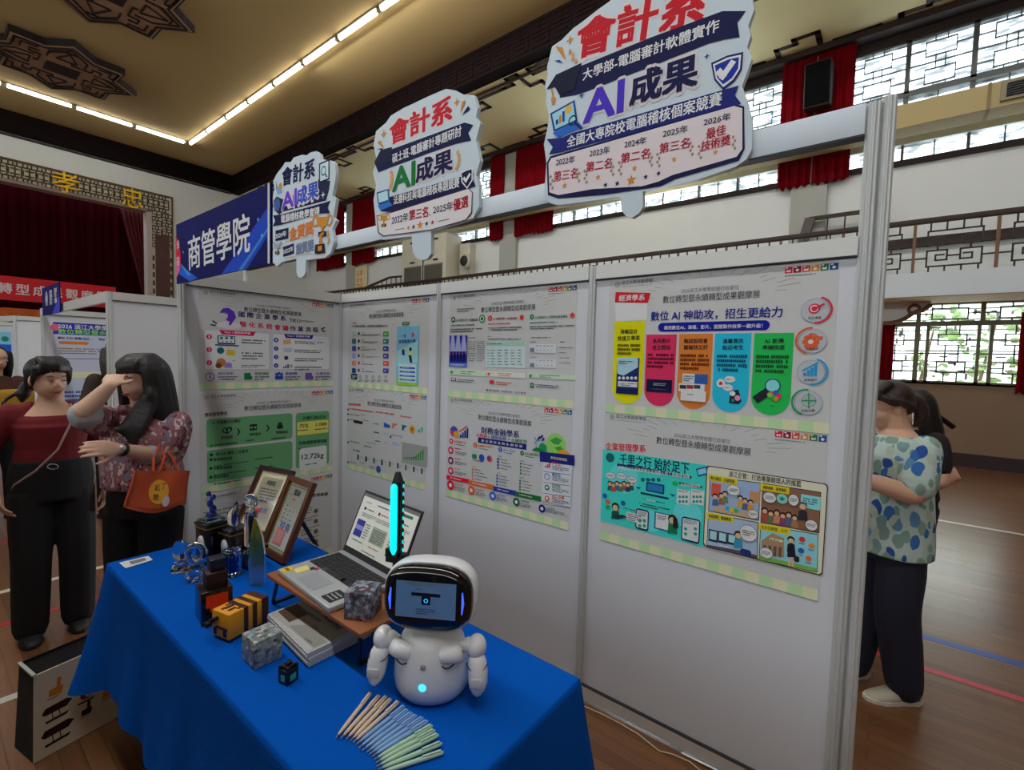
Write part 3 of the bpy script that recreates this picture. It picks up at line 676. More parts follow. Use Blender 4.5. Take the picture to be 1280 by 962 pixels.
# neighbouring booths of the same row
b2 = thing('exhibition_booth', (DX, 6.1, 0), 'white panelled booth beyond the aisle, behind the two women on the left', 'booth', 'modular exhibition booths')
wallpanel(b2, (FX, 4.70), (DX, 4.70)); wallpanel(b2, (FX, 7.61), (DX, 7.61)); wallpanel(b2, (DX, 4.70), (DX, 6.15)); wallpanel(b2, (DX, 6.15), (DX, 7.61))
for x, y, h in ((FX, 4.70, 2.03), (FX, 7.61, 2.03), (DX, 7.61, 2.03), (DX, 4.705, 2.45)): part(post(x, y, h), 'post', b2)
q = MB(); q.b2((FX-.015, 4.72, 1.95), (FX+.015, 7.59, 2.03), M['aluw']); part(q, 'front_beam', b2)
b3 = thing('exhibition_booth', (DX, 11.4, 0), 'white panelled booth farthest back, at the left edge of the photo', 'booth', 'modular exhibition booths')
wallpanel(b3, (FX, 9.9), (DX, 9.9)); wallpanel(b3, (FX-.5, 12.9), (DX, 12.9))
for x, y in ((FX, 9.9), (FX-.5, 12.9), (DX, 9.9), (DX, 12.9)): part(post(x, y, 2.03), 'post', b3)
q = MB(); q.bar((FX, 9.92, 1.99), (FX-.5, 12.88, 1.99), .03, .08, M['aluw']); part(q, 'front_beam', b3)

# unseen booth row added behind the camera to shade the table and panels
mb = MB(); mb.b2((-1.62, -5, 0), (-1.58, 13, 2.0), mat('dark_shade_panel', (96, 98, 108), .8, noise=.2, nscale=3))  # kept dark so it bounces little light onto the cloth
for k in range(18): mb.b2((-1.63, -5+k, 0), (-1.57, -4.96+k, 2.02), M['alu'])
struct(mb, 'added_shade_booths')

# ================================================================== POSTERS
GR = (70, 72, 76)
PAPER = mat('poster_paper', (212, 212, 210), .5, noise=.012, nscale=6)
NAVY = ink(24, 34, 110); DK = ink(34, 36, 44); GY = ink(96, 98, 104); WH = ink(226, 228, 232); RD = ink(190, 24, 44); LG = ink(150, 152, 158); TXT = ink(60, 62, 70)
BLUE = ink(24, 70, 160); GRN = ink(30, 130, 66); ORG = ink(226, 110, 40); PNK = ink(214, 40, 90); TEAL = ink(20, 120, 110); SKIN = ink(206, 160, 130); HAIR = ink(40, 28, 26); CRM = ink(206, 194, 160)
def poster(plane, u0, vtop, W=.845, Hh=.592, tint=None):
    A = Art((DX-.0035, 0, 0), (0, -1, 0), (0, 0, 1)) if plane == 'X' else Art((0, DY-.0035, 0), (1, 0, 0), (0, 0, 1))
    v0 = vtop-Hh
    A.slab([(u0, v0), (u0+W, v0), (u0+W, vtop), (u0, vtop)], tint or PAPER, .0012)
    p = lambda a, b: (u0+a*W/.845, vtop-b)
    A.ring(p(.037, .026), .0115, .22, GY, 1); A.circ(p(.037, .026), .006, LG, 1); A.text('T', p(.033, .026), p(.041, .026), .009, GY, 2)
    A.text('淡江大學商管學院', p(.056, .019), p(.197, .019), .0165, GY, 2, .02); A.text('College of Business and Management, TKU', p(.056, .036), p(.197, .036), .006, GY, 2)
    for k, c in enumerate(((196, 26, 46), (130, 24, 50), (226, 74, 40), (206, 130, 60), (48, 104, 62), (22, 74, 128))):
        cx = .696+.0268*k; A.rect(p(cx-.0118, .012), p(cx+.0118, .035), ink(*c), 1)
        if k % 2: A.circ(p(cx, .026), .005, WH, 2)
        else: A.poly([p(cx-.007, .031), p(cx+.006, .031), p(cx+.007, .022), p(cx, .026), p(cx-.006, .022)], WH, 2)
        A.rect(p(cx-.009, .014), p(cx-.002, .018), WH, 2)
    A.bars(p(.684, .040), p(.838, .047), 1, ink(80, 130, 100), 2, cell=.006)
    for k in range(19):
        t = R_(8+k*9.1); r0 = .20+.012*(k % 3); r1 = r0+.03+.012*((k*7) % 4)
        A.line([p(.43+1.15*r0*math.cos(t), .105-.42*r0*math.sin(t)), p(.43+1.15*r1*math.cos(t), .105-.42*r1*math.sin(t))], .0012, ink(96, 94, 90), 1)
    A.text('2026淡江大學學術暨行政單位', p(.318, .072), p(.535, .072), .0175, GY, 2, .004)
    A.text('數位轉型暨永續轉型成果觀摩展', p(.245, .102), p(.608, .102), .030, DK, 2, .008)
    n = 18
    for k in range(n): A.rect(p(.845*k/n, .552), p(.845*(k+1)/n, .592), ink(222, 210, 168) if k % 2 else ink(168, 198, 150), 1)
    for k in range(n):
        if k % 2: A.rect(p(.845*(k+.0)/n, .552), p(.845*(k+.45)/n, .592), ink(214, 208, 158), 2)
    A.line([p(0, .5915), p(.845, .5915)], .0012, ink(90, 96, 80), 2)
    return A
def done(A, u0, vtop, plane, label):
    P = (DX, -(u0+.42), vtop-.592) if plane == 'X' else (u0+.42, DY, vtop-.592)
    tag(A.build('poster', P), label, 'poster', 'posters on the booth walls')
def person_icon(A, c, s, top, skin=None, hair=None, l=3):
    A.poly([(c[0]-s*.9, c[1]+s*2.6), (c[0]-s*.75, c[1]+s*1.0), (c[0], c[1]+s*.7), (c[0]+s*.75, c[1]+s*1.1), (c[0]+s*.9, c[1]+s*2.7)], top, l)
    A.circ(c, s*.82, hair or HAIR, l+1, 12); A.circ((c[0], c[1]+s*.25), s*.6, skin or SKIN, l+2, 12)
def bubble(A, c, rx, ry, l=5):
    A.ellipse(c, rx+1.5, DK, l, ry+1.5); A.ellipse(c, rx, WH, l+1, ry); A.bars((c[0]-rx*.7, c[1]-ry*.5), (c[0]+rx*.7, c[1]+ry*.5), 3, TXT, l+2)

# --- A: economics department, upper right
A = poster('X', -1.006, 1.9635); A.z = (740, 310, 3.765)
A.poly([(112, 207), (276, 211), (263, 258), (108, 255)], ink(186, 26, 38), 3); A.text('經濟學系', (128, 236), (249, 231), 30, WH, 4, .03)
A.poly([(108, 256), (262, 259), (258, 338), (112, 345)], ink(196, 198, 206), 2)
A.text('數位 AI 神助攻，招生更給力', (278, 321), (896, 300), 48, ink(22, 30, 120), 3, .03)
A.rr((312, 352), (836, 386), .02, ink(16, 24, 130), 2); A.text('運用數位AI，海報、影片、提醒製作效率一鍵升級！', (340, 375), (803, 365), 20, WH, 3, .02)
def pill(a, b, bot, c, l=2):
    p, q_, r = A.q(a), A.q(b), A.q(bot); rad = abs(q_[0]-p[0])/2; cx = (p[0]+q_[0])/2; cy = r[1]+rad
    A.upoly([(p[0], p[1]), (p[0], cy)]+[(cx-rad*math.cos(t*math.pi/10), cy-rad*math.sin(t*math.pi/10)) for t in range(1, 10)]+[(q_[0], cy), (q_[0], p[1])], c, l)
pill((107, 345), (250, 349), (166, 733), ink(222, 192, 4)); pill((257, 407), (400, 404), (312, 743), ink(208, 44, 84)); pill((412, 404), (570, 402), (476, 757), ink(226, 112, 44))
pill((580, 401), (752, 399), (646, 771), ink(34, 168, 214)); pill((765, 400), (952, 398), (842, 786), ink(34, 168, 76))
for a, b, c, d in ((('海報設計', 135, 393), (215, 392), ('快速又專業', 122, 425), (226, 422)), (('系所影片', 288, 437), (370, 436), ('自主開拍', 287, 467), (370, 466)), (('甄試說明會', 434, 437), (546, 436), ('簡報快又好', 433, 467), (546, 466)),
                   (('溫馨資訊', 617, 437), (713, 436), ('貼近考生', 615, 468), (713, 467)), (('AI 宣傳', 812, 437), (903, 435), ('準確快速', 803, 468), (907, 466))):
    A.text(a[0], a[1:], b, 22, DK, 4, .035); A.text(c[0], c[1:], d, 22, DK, 4, .035)
for x0, y0, x1, y1, n, c in ((122, 448, 226, 506, 3, (86, 76, 20)), (264, 492, 386, 568, 4, (90, 16, 40)), (418, 494, 552, 578, 4, (96, 44, 16)), (590, 496, 730, 586, 4, (16, 70, 96)), (774, 498, 922, 592, 4, (16, 76, 40))): A.bars((x0, y0), (x1, y1), n, ink(*c), 4, .75)
A.rect((120, 515), (218, 690), ink(24, 40, 96), 4); A.poly([(120, 515), (218, 515), (218, 560), (150, 600), (120, 590)], ink(150, 184, 214), 5); A.bars((128, 528), (200, 548), 2, DK, 6); A.rect((124, 625), (214, 655), ink(196, 200, 210), 5); A.bars((128, 630), (210, 652), 2, DK, 6); A.rect((120, 658), (218, 690), ink(20, 28, 70), 6)
for k in range(5): A.circ((131+19*k, 611), 7, WH, 6)
A.rect((258, 615), (376, 682), ink(16, 20, 52), 4); A.bars((290, 632), (350, 650), 2, LG, 5); A.bars((280, 660), (360, 668), 1, ink(60, 90, 140), 5)
A.rect((428, 590), (545, 640), ink(190, 196, 210), 4); A.rect((485, 592), (545, 640), ink(44, 84, 150), 5); A.bars((434, 596), (480, 630), 3, TXT, 6)
A.rect((410, 635), (530, 680), ink(196, 198, 206), 6); A.rect((415, 643), (445, 662), ink(60, 44, 50), 7); A.rect((448, 643), (478, 662), ink(150, 44, 50), 7); A.rect((481, 643), (511, 662), ink(60, 60, 76), 7)
A.rect((420, 668), (536, 724), ink(206, 206, 212), 8); A.bars((450, 684), (508, 694), 1, TXT, 9)
for c, rx, ry in (((650, 617), 26, 15), ((607, 635), 20, 20), ((640, 656), 24, 16), ((662, 684), 14, 12)): A.ellipse(c, rx, WH, 4, ry)
A.star((607, 636), 12, RD, 5, 5, .6); A.bars((634, 612), (668, 622), 1, RD, 5); A.bars((622, 652), (658, 660), 1, TEAL, 5)
A.poly([(652, 672), (690, 665), (704, 720), (690, 734), (645, 728)], DK, 3); A.circ((686, 705), 14, ink(226, 130, 170), 5); A.circ((664, 716), 8, TEAL, 5)
A.line([(820, 680), (784, 704)], .03, DK, 4); A.circ((851, 647), 38, ink(30, 60, 110), 4); A.circ((851, 647), 32, ink(120, 200, 230), 5)
for c, o in (((847, 684), (210, 60, 40)), ((866, 680), (30, 90, 170)), ((880, 695), (196, 40, 90)), ((866, 708), (220, 120, 30)), ((850, 700), (60, 150, 70)), ((838, 690), (120, 170, 50))): A.circ(c, 13, ink(*o), 6)
A.bars((838, 740), (876, 748), 1, DK, 5)
for c, col, a0, kind in (((1050, 293), (206, 40, 60), -90, 0), ((1038, 437), (214, 84, 44), 90, 1), ((1030, 583), (36, 138, 190), -90, 2), ((1018, 727), (24, 140, 90), 90, 3)):
    A.circ(c, 68, ink(168, 169, 172), 2, 30); A.ring(c, 68, .035, ink(110, 140, 160), 3); A.ring((c[0]+(8 if a0 < 0 else -8), c[1]-2), 76, .13, ink(*col), 4, a0-5, a0+165)
    k = ink(*col)
    if kind == 0: A.circ((c[0]-3, c[1]-8), 28, k, 4); A.circ((c[0]-3, c[1]-8), 20, WH, 5); A.circ((c[0]-3, c[1]-8), 14, k, 6); A.circ((c[0]-3, c[1]-8), 6, WH, 7); A.line([(c[0]-3, c[1]-8), (c[0]+40, c[1]-28)], .007, k, 8)
    if kind == 1:
        for j in range(8): t = j*math.pi/4; A.line([(c[0]-8+18*math.cos(t), c[1]+4+18*math.sin(t)), (c[0]-8+28*math.cos(t), c[1]+4+28*math.sin(t))], .014, k, 4)
        A.circ((c[0]-8, c[1]+4), 22, k, 4); A.circ((c[0]-8, c[1]+4), 13, WH, 5); A.ring((c[0]-4, c[1]-8), 34, .12, k, 4, 20, 110); A.rect((c[0]+28, c[1]-22), (c[0]+48, c[1]-6), k, 4)
    if kind == 2:
        for j in range(4): A.rect((c[0]-34+17*j, c[1]+2-12*j), (c[0]-22+17*j, c[1]+20), k, 4)
        A.line([(c[0]-36, c[1]-8), (c[0]+30, c[1]-42)], .006, k, 4)
    if kind == 3:
        A.ring((c[0]+3, c[1]-10), 34, .08, k, 4); A.line([(c[0]-30, c[1]-10), (c[0]+36, c[1]-10)], .004, k, 4); A.line([(c[0]+3, c[1]-44), (c[0]+3, c[1]+24)], .004, k, 4); A.ring((c[0]+3, c[1]-10), 17, .14, k, 4)
    A.text(('招生專業', '節省成本', '效率提升', '智慧永續')[kind], (c[0]-32, c[1]+(36 if kind == 0 else 38)), (c[0]+30, c[1]+(34 if kind == 0 else 36)), 13, DK, 4, .02)
A.z = None; done(A, -1.006, 1.9635, 'X', 'economics poster with five round-bottomed coloured columns, top right on the booth back wall')

# --- B: business administration, lower right
A = poster('X', -1.008, 1.379); A.z = (740, 510, 3.765)
A.text('企業管理學系', (65, 178), (253, 191), 36, ink(200, 20, 36), 3, .02)
TQ = ink(56, 190, 178); A.rect((52, 193), (530, 655), TQ, 2)
for c, r in (((150, 330), 70), ((450, 500), 70), ((280, 530), 50)): A.circ(c, r, ink(90, 208, 200), 3)
A.circ((86, 232), 20, ink(30, 90, 84), 4); A.text('千里之行 始於足下', (132, 238), (458, 284), 54, ink(20, 26, 60), 4, .02)
A.rr((118, 272), (470, 318), .02, ink(24, 44, 92), 4); A.text('用數位AI工具陪伴學生走過職人的工具箱成長路', (126, 277), (462, 322), 18, WH, 5, .02)
A.poly([(490, 285), (540, 272), (548, 310), (500, 322)], ink(30, 70, 130), 4); A.poly([(496, 290), (536, 279), (541, 304), (503, 314)], ink(120, 180, 214), 5)
for c in ((88, 316), (140, 318), (190, 335)): bubble(A, c, 24, 14, 4)
for k in range(7): person_icon(A, (85+17*k, 352+6*(k % 2)), 13, ink(*[(30, 90, 80), (180, 60, 50), (60, 90, 150), (70, 110, 60), (150, 80, 60), (40, 60, 90), (30, 90, 80)][k]), l=3+k % 2)
A.poly([(205, 366), (232, 373), (220, 382)], ink(30, 90, 120), 4); A.poly([(365, 400), (395, 408), (380, 416)], ink(30, 90, 120), 4)
A.rect((257, 345), (340, 405), ink(22, 52, 96), 4); A.rect((263, 352), (334, 398), ink(40, 110, 170), 5); A.rect((230, 402), (362, 420), ink(26, 46, 80), 4); A.bars((236, 330), (330, 346), 1, ink(22, 60, 90), 4)
for k in range(4): A.circ((240+25*k, 336), 9, ink(24, 90, 110), 5)
A.rr((246, 424), (345, 448), .01, ink(26, 48, 92), 4); A.bars((256, 430), (336, 444), 1, WH, 5); A.bars((224, 452), (366, 480), 2, DK, 4)
A.rr((410, 346), (520, 376), .01, ink(26, 48, 92), 4); A.text('社群媒體發佈', (418, 358), (512, 366), 14, WH, 5, .02); A.rr((380, 342), (404, 366), .004, ink(40, 160, 80), 4)
for x in (402, 468): A.rect((x, 378), (x+58, 458), WH, 4); A.bars((x+5, 384), (x+52, 400), 2, TXT, 5); [A.circ((x+12+16*(j % 3), 416+22*(j//3)), 7, ink(40, 140, 130), 5) for j in range(6)]
for a, b in (((208, 468), (266, 580)), ((424, 506), (506, 640))):
    A.rr(a, b, .012, ink(26, 40, 80), 4); A.rr((a[0]+5, a[1]+8), (b[0]-5, b[1]-10), .006, ink(190, 206, 210), 5); A.bars((a[0]+10, a[1]+14), (b[0]-10, a[1]+44), 3, TXT, 6)
    for j in range(4): A.circ((a[0]+18+(b[0]-a[0]-36)*(j % 2), a[1]+60+24*(j//2)), 8, ink(40, 140, 120), 6)
A.rect((165, 486), (240, 545), ink(196, 212, 214), 5); A.bars((170, 492), (236, 540), 4, TXT, 6); A.rr((142, 466), (250, 490), .008, ink(220, 170, 70), 6); A.bars((150, 472), (244, 486), 1, TXT, 7)
person_icon(A, (112, 462), 22, ink(24, 80, 60), l=5); A.poly([(100, 500), (150, 500), (168, 512), (120, 522)], ink(40, 50, 60), 8)
A.rect((297, 484), (366, 582), ink(44, 90, 130), 4); A.rect((303, 490), (360, 574), ink(196, 212, 220), 5); A.bars((308, 498), (350, 530), 3, TXT, 6)
person_icon(A, (380, 520), 26, ink(24, 110, 70), l=6); A.poly([(384, 500), (404, 520), (408, 565), (384, 560)], HAIR, 10)
for c in ((62, 412), (76, 440), (76, 466), (148, 446)): A.circ(c, 11, ink(*random.Random(c[0]+c[1]).choice([(30, 90, 170), (40, 150, 90), (200, 80, 40)])), 4)
A.rr((540, 268), (1085, 790), .012, ink(70, 56, 48), 2); A.rr((545, 273), (1080, 783), .012, ink(214, 198, 172), 3)
A.text('淡江企管：打造專業經理人的搖籃', (645, 308), (985, 356), 28, ink(36, 26, 26), 4, .02)
for a, b, c, cap in (((556, 330), (796, 522), (134, 150, 176), '數位轉型．永續發展'), ((800, 356), (1078, 582), (120, 84, 66), '典範傳承．業界講師'), ((546, 496), (782, 702), (96, 110, 140), '實務課程．數據應用'), ((790, 548), (1064, 764), (120, 176, 206), '專業經理．全方位人才')):
    pass
A.poly([(556, 318), (796, 350), (786, 528), (548, 484)], DK, 4); A.poly([(559, 322), (793, 353), (783, 524), (551, 481)], ink(140, 160, 190), 5)
A.poly([(803, 350), (1079, 394), (1070, 588), (794, 538)], DK, 4); A.poly([(806, 354), (1076, 397), (1067, 584), (797, 535)], ink(126, 88, 68), 5)
A.poly([(547, 490), (784, 536), (780, 706), (540, 654)], DK, 4); A.poly([(550, 494), (781, 539), (777, 702), (543, 651)], ink(150, 166, 190), 5)
A.poly([(793, 546), (1066, 592), (1062, 772), (786, 714)], DK, 4); A.poly([(796, 550), (1063, 595), (1059, 768), (789, 711)], ink(128, 186, 214), 5)
for L_, Rr, s in (((560, 326), (672, 345), '數位轉型．永續發展'), ((806, 370), (915, 386), '典範傳承．業界講師'), ((551, 505), (655, 522), '實務課程．數據應用'), ((797, 556), (920, 578), '全方位經理．人才')):
    A.line([(L_[0]+4, L_[1]), (Rr[0]-4, Rr[1])],   .024, ink(224, 180, 30), 6); A.text(s, L_, Rr, 16, DK, 7, .02)
A.rect((565, 350), (605, 420), ink(190, 80, 70), 6); A.rect((745, 388), (790, 450), ink(176, 130, 90), 6); A.rect((570, 480), (776, 500), ink(180, 150, 120), 6)
for c, cl in (((582, 412), (60, 100, 140)), ((612, 408), (150, 80, 60)), ((628, 400), (90, 120, 80)), ((700, 420), (220, 150, 60)), ((722, 432), (80, 90, 120)), ((748, 440), (200, 130, 50))): person_icon(A, c, 17, ink(*cl), l=7)
bubble(A, (668, 384), 30, 24, 11); bubble(A, (760, 497), 24, 20, 11)
for c, cl in (((640, 470), (40, 150, 190)), ((660, 476), (230, 170, 40)), ((680, 480), (60, 160, 90))): A.circ(c, 12, ink(*cl), 8)
A.rect((985, 402), (1074, 480), ink(120, 200, 200), 6); A.bars((996, 416), (1060, 460), 3, TXT, 7)
for k, cl in enumerate(((150, 70, 60), (90, 100, 70), (190, 120, 90), (120, 60, 90), (70, 90, 120), (150, 110, 70))): person_icon(A, (815+28*k, 478+5*k+8*(k % 2)), 19, ink(*cl), l=7)
person_icon(A, (993, 455), 26, ink(44, 44, 52), hair=ink(90, 88, 86), l=9)
bubble(A, (838, 418), 30, 24, 12); bubble(A, (950, 430), 24, 26, 12); bubble(A, (1034, 548), 28, 24, 12); A.circ((896, 424), 26, ink(120, 190, 180), 12); A.star((896, 424), 18, TEAL, 13, 6)
for k in range(3): A.rect((552+44*k, 566+9*k), (592+44*k, 632+7*k), ink(36, 44, 60), 6); A.rect((557+44*k, 573+9*k), (587+44*k, 620+7*k), ink(150, 190, 210), 7)
A.poly([(545, 640), (700, 668), (778, 690), (777, 702), (543, 651)], ink(80, 70, 76), 8); A.rect((600, 640), (650, 656), WH, 9)
person_icon(A, (690, 592), 24, ink(50, 130, 160), l=9); A.rr((700, 655), (750, 698), .01, ink(30, 50, 100), 10); bubble(A, (738, 586), 40, 38, 12)
A.poly([(790, 690), (1062, 752), (1059, 768), (789, 711)], ink(110, 160, 70), 6); A.poly([(800, 620), (850, 585), (905, 610), (905, 700), (798, 690)], ink(150, 122, 96), 7)
for k in range(4): A.rect((808+24*k, 640+3*k), (820+24*k, 690+3*k), ink(96, 76, 60), 8)
A.rr((838, 606), (900, 630), .006, ink(220, 200, 150), 8); A.bars((844, 612), (894, 626), 1, TXT, 9); bubble(A, (822, 678), 30, 24, 12)
person_icon(A, (938, 615), 22, ink(30, 30, 40), l=8); A.poly([(922, 650), (954, 655), (962, 700), (920, 698)], ink(30, 30, 40), 8); A.rect((926, 698), (934, 742), SKIN, 8); A.rect((942, 700), (950, 744), SKIN, 8); A.rr((952, 690), (976, 724), .006, ink(36, 36, 48), 9)
for c, cl in (((990, 615), (190, 50, 50)), ((1034, 645), (210, 120, 40)), ((1020, 705), (214, 96, 50)), ((985, 668), (40, 80, 150))): A.circ(c, 15, ink(*cl), 8); A.bars((c[0]-16, c[1]+16), (c[0]+16, c[1]+26), 1, DK, 8)
A.z = None; done(A, -1.008, 1.379, 'X', 'business administration poster with turquoise panel and four-box comic, bottom right on the booth back wall')

# --- C: middle top
A = poster('X', -2.018, 1.9635); A.z = (540, 340, 5.66)
A.bars((180, 252), (300, 284), 2, ink(80, 110, 90), 3)
for cx, col, x0, x1, yy in ((152, (30, 90, 60), 165, 325, 336), (412, (190, 60, 44), 430, 600, 326), (708, (24, 110, 70), 726, 960, 316)):
    A.circ((cx, yy), 15, ink(*col), 3); A.text(str({152: 1, 412: 2, 708: 3}[cx]), (cx-5, yy), (cx+5, yy), 16, WH, 4, .03)
    A.text({152: 'AI 海報生成 × 永續意識', 412: 'AI 海報教學 × 永續意識', 708: 'AI 海報設計 × 視覺傳達溝通專案'}[cx], (x0+6, yy+4), (x1, yy-4 if cx > 500 else yy), 19, ink(*[int(v*.7) for v in col]), 4, .02)
    A.bars((cx-12 if cx < 600 else cx-14, yy+30), (x1-10, yy+46), 1, ink(*col), 3)
    A.bars((cx-20 if cx < 400 else cx-14, yy+58), (x1+35 if cx < 600 else 1005, yy+90), 2, TXT, 3)
A.circ((356, 330), 22, ink(24, 110, 60), 3); A.ring((356, 330), 15, .3, WH, 4); A.star((637, 320), 18, ink(200, 50, 40), 3, 6, .7); A.star((994, 305), 20, ink(200, 60, 40), 3, 5, .7)
A.rect((126, 448), (248, 670), ink(36, 38, 140), 3); A.poly([(126, 500), (248, 500), (248, 580), (126, 590)], ink(110, 80, 170), 4)
for x in (150, 188, 228): A.poly([(x-9, 448), (x+9, 448), (x+20, 560), (x-20, 560)], ink(150, 160, 220), 5)
for k in range(5): A.ellipse((142+22*k, 600), 9, ink(14, 18, 70), 6, 34); A.circ((142+22*k, 570), 7, ink(20, 20, 80), 7)
A.rect((126, 640), (248, 670), ink(80, 110, 210), 7); A.bars((140, 648), (236, 664), 1, WH, 8)
A.bars((258, 458), (315, 470), 1, TXT, 3); A.bars((258, 484), (308, 634), 9, GY, 3, .4); A.bars((320, 484), (372, 634), 11, GY, 3, .4)
A.rect((385, 494), (660, 680), ink(178, 206, 204), 2); A.rect((385, 492), (660, 522), ink(150, 186, 170), 3); A.bars((396, 466), (650, 480), 1, TXT, 3); A.bars((396, 450), (424, 460), 1, TXT, 3); A.bars((394, 500), (520, 514), 1, ink(60, 110, 90), 4)
for r in range(6):
    for c in range(5): A.bars((418+48*c, 546+20*r), (454+48*c, 558+20*r), 1, ink(44, 84, 80), 4)
    A.bars((395, 548+20*r), (408, 558+20*r), 1, TXT, 4)
A.bars((705, 456), (858, 470), 1, TXT, 3); A.bars((698, 488), (768, 500), 1, TXT, 3); A.bars((698, 596), (762, 606), 1, TXT, 3)
for yy in (508, 614):
    A.rect((692, yy), (880, yy+66), ink(188, 192, 210), 2); A.rect((696, yy+28), (726, yy+58), ink(110, 116, 140), 3)
    for c in range(5): A.bars((738+26*c, yy+8), (756+26*c, yy+18), 1, TXT, 3); A.bars((740+26*c, yy+40), (752+26*c, yy+50), 1, TXT, 3)
A.bars((908, 488), (958, 500), 1, DK, 3)
for k in range(4): A.bars((902, 528+36*k), (1006-14*(k % 2), 540+36*k), 1, TXT, 3)
for x0, x1, y0, col, bgc in ((122, 380, 686, (36, 130, 60), (178, 206, 170)), (386, 660, 700, (200, 96, 50), (220, 200, 182)), (680, 1020, 712, (36, 130, 60), (178, 206, 170))):
    A.rect((x0, y0), (x1, y0+52), ink(*bgc), 2); A.rr((x0+10, y0+10), (x0+28, y0+32), .004, ink(*col), 3); A.bars((x0+32, y0+10), (x0+54, y0+20), 1, ink(*col), 3); A.bars((x0+80, y0+8), (x0+(180 if x0 < 600 else 225), y0+42), 2, ink(*col), 3)
A.rr((138, 746), (172, 772), .003, DK, 3); A.rect((143, 750), (167, 766), PAPER, 4); A.rr((410, 762), (440, 792), .004, ink(180, 50, 40), 3); A.rr((696, 782), (722, 820), .003, ink(30, 100, 70), 3); A.bars((702, 790), (716, 812), 3, WH, 4)
A.bars((180, 752), (305, 788), 2, ink(24, 84, 56), 3); A.bars((456, 770), (562, 808), 2, ink(170, 60, 40), 3); A.bars((734, 790), (900, 826), 2, DK, 3); A.text('● 數位創意．永續共好．全人教育', (386, 832), (668, 856), 15, DK, 3, .02)
A.z = None; done(A, -2.018, 1.9635, 'X', 'white poster with three headed columns and purple stage picture, top middle of the back wall')

# --- D: banking and finance, middle bottom
A = poster('X', -2.022, 1.378); A.z = (540, 490, 5.345)
A.text('財務金融學系', (330, 252), (584, 284), 46, ink(24, 36, 96), 3, .03)
A.text('AI驅動', (295, 284), (370, 296), 24, ink(190, 30, 50), 3, .02); A.text('× 趨勢服務 ×', (376, 296), (520, 316), 24, ink(36, 60, 140), 3, .02); A.text('永續智慧', (530, 318), (636, 332), 24, ink(30, 110, 70), 3, .02)
A.rr((312, 316), (626, 366), .012, ink(26, 34, 96), 2) if False else A.line([(322, 320), (616, 364)], .03, ink(26, 34, 96), 2)
A.text('數 位 轉 型 金 融 永 續 發 展', (332, 322), (606, 362), 17, WH, 4, .02)
A.circ((148, 262), 26, ink(60, 60, 150), 3); A.poly([(148, 262), (124, 252), (126, 280), (150, 288)], ink(190, 40, 70), 4); A.circ((163, 282), 17, ink(230, 140, 40), 5)
for k in range(4): A.rect((188+15*k, 282-14*k), (198+15*k, 306), NAVY, 3)
A.line([(185, 262), (236, 226)], .006, ink(200, 50, 44), 3)
A.circ((828, 350), 66, ink(130, 186, 90), 3); A.poly([(790, 320), (830, 300), (870, 320), (850, 350), (815, 345)], ink(60, 140, 60), 4); A.poly([(820, 370), (860, 360), (880, 385), (850, 400)], ink(60, 140, 60), 4)
A.ellipse((880, 408), 40, ink(232, 140, 30), 5, 22); A.circ((742, 372), 28, ink(30, 130, 80), 5); A.poly([(670, 385), (700, 365), (760, 392), (740, 402), (680, 392)], ink(24, 110, 56), 6); A.line([(698, 370), (700, 320)], .005, LG, 4)
for k in range(3): A.line([(700, 322), (700+22*math.cos(k*2.1), 322+22*math.sin(k*2.1))], .006, ink(90, 130, 170), 5)
for c in ((730, 302), (740, 322), (712, 312)): A.line([c, (c[0]+8, c[1]-12)], .009, NAVY, 4)
for i, (x, y, col, t) in enumerate(((130, 326, (200, 30, 56), 'AI專業平台'), (290, 353, (216, 84, 36), 'AI專業平台能力'), (458, 382, (40, 80, 170), 'AI × SDG'), (603, 407, (24, 110, 60), '深化永續金融能力'))):
    A.circ((x, y), 13, ink(*col), 3); A.text(str(i+1), (x-4, y), (x+4, y), 14, WH, 4, .03); A.text(t, (x+20, y+2), (x+(98 if i else 98)+(20 if i in (1, 3) else 0), y+13), 17, ink(*col), 3, .02); A.bars((x+24, y+20), (x+98, y+34), 1, TXT, 3)
for k in range(3):
    y = 388+68*k; A.circ((127, y), 18, ink(200, 40, 84) if k != 1 else ink(96, 30, 90), 3); A.circ((127, y), 9, ink(226, 170, 180), 4); A.rr((150, y-18), (194, y-4), .005, ink(206, 30, 70), 3); A.bars((155, y+4), (232, y+38), 3, TXT, 3)
A.bars((270, 392), (310, 402), 1, ink(220, 150, 40), 3); A.rr((270, 410), (300, 446), .004, ink(30, 120, 70), 3); A.circ((333, 437), 18, ink(30, 70, 160), 3); A.circ((385, 444), 17, ink(200, 50, 60), 3); A.circ((380, 440), 9, ink(40, 60, 130), 4)
A.bars((268, 455), (402, 470), 1, TXT, 3); A.bars((268, 492), (306, 504), 1, ORG, 3)
for k in range(4): A.circ((273, 516+21*k), 6, ink(226, 120, 90), 3); A.bars((288, 514+21*k), (352+12*(k % 3), 528+21*k), 1, TXT, 3)
A.bars((440, 422), (488, 436), 1, NAVY, 3); A.bars((436, 536), (470, 546), 1, NAVY, 3)
for k in range(4): A.circ((443, 446+20*k), 6, NAVY, 3); A.bars((456, 446+20*k), (520+10*(k % 3), 460+20*k), 1, TXT, 3); A.circ((437, 556+20*k), 6, ink(50, 80, 160), 3); A.bars((452, 558+20*k), (530-10*(k % 2), 572+20*k), 1, TXT, 3)
A.bars((588, 454), (632, 466), 1, DK, 3); A.bars((584, 566), (628, 576), 1, DK, 3)
for k in range(4): A.circ((595, 476+22*k), 6, ink(24, 110, 60), 3); A.bars((610, 478+22*k), (680-8*(k % 2), 492+22*k), 1, TXT, 3)
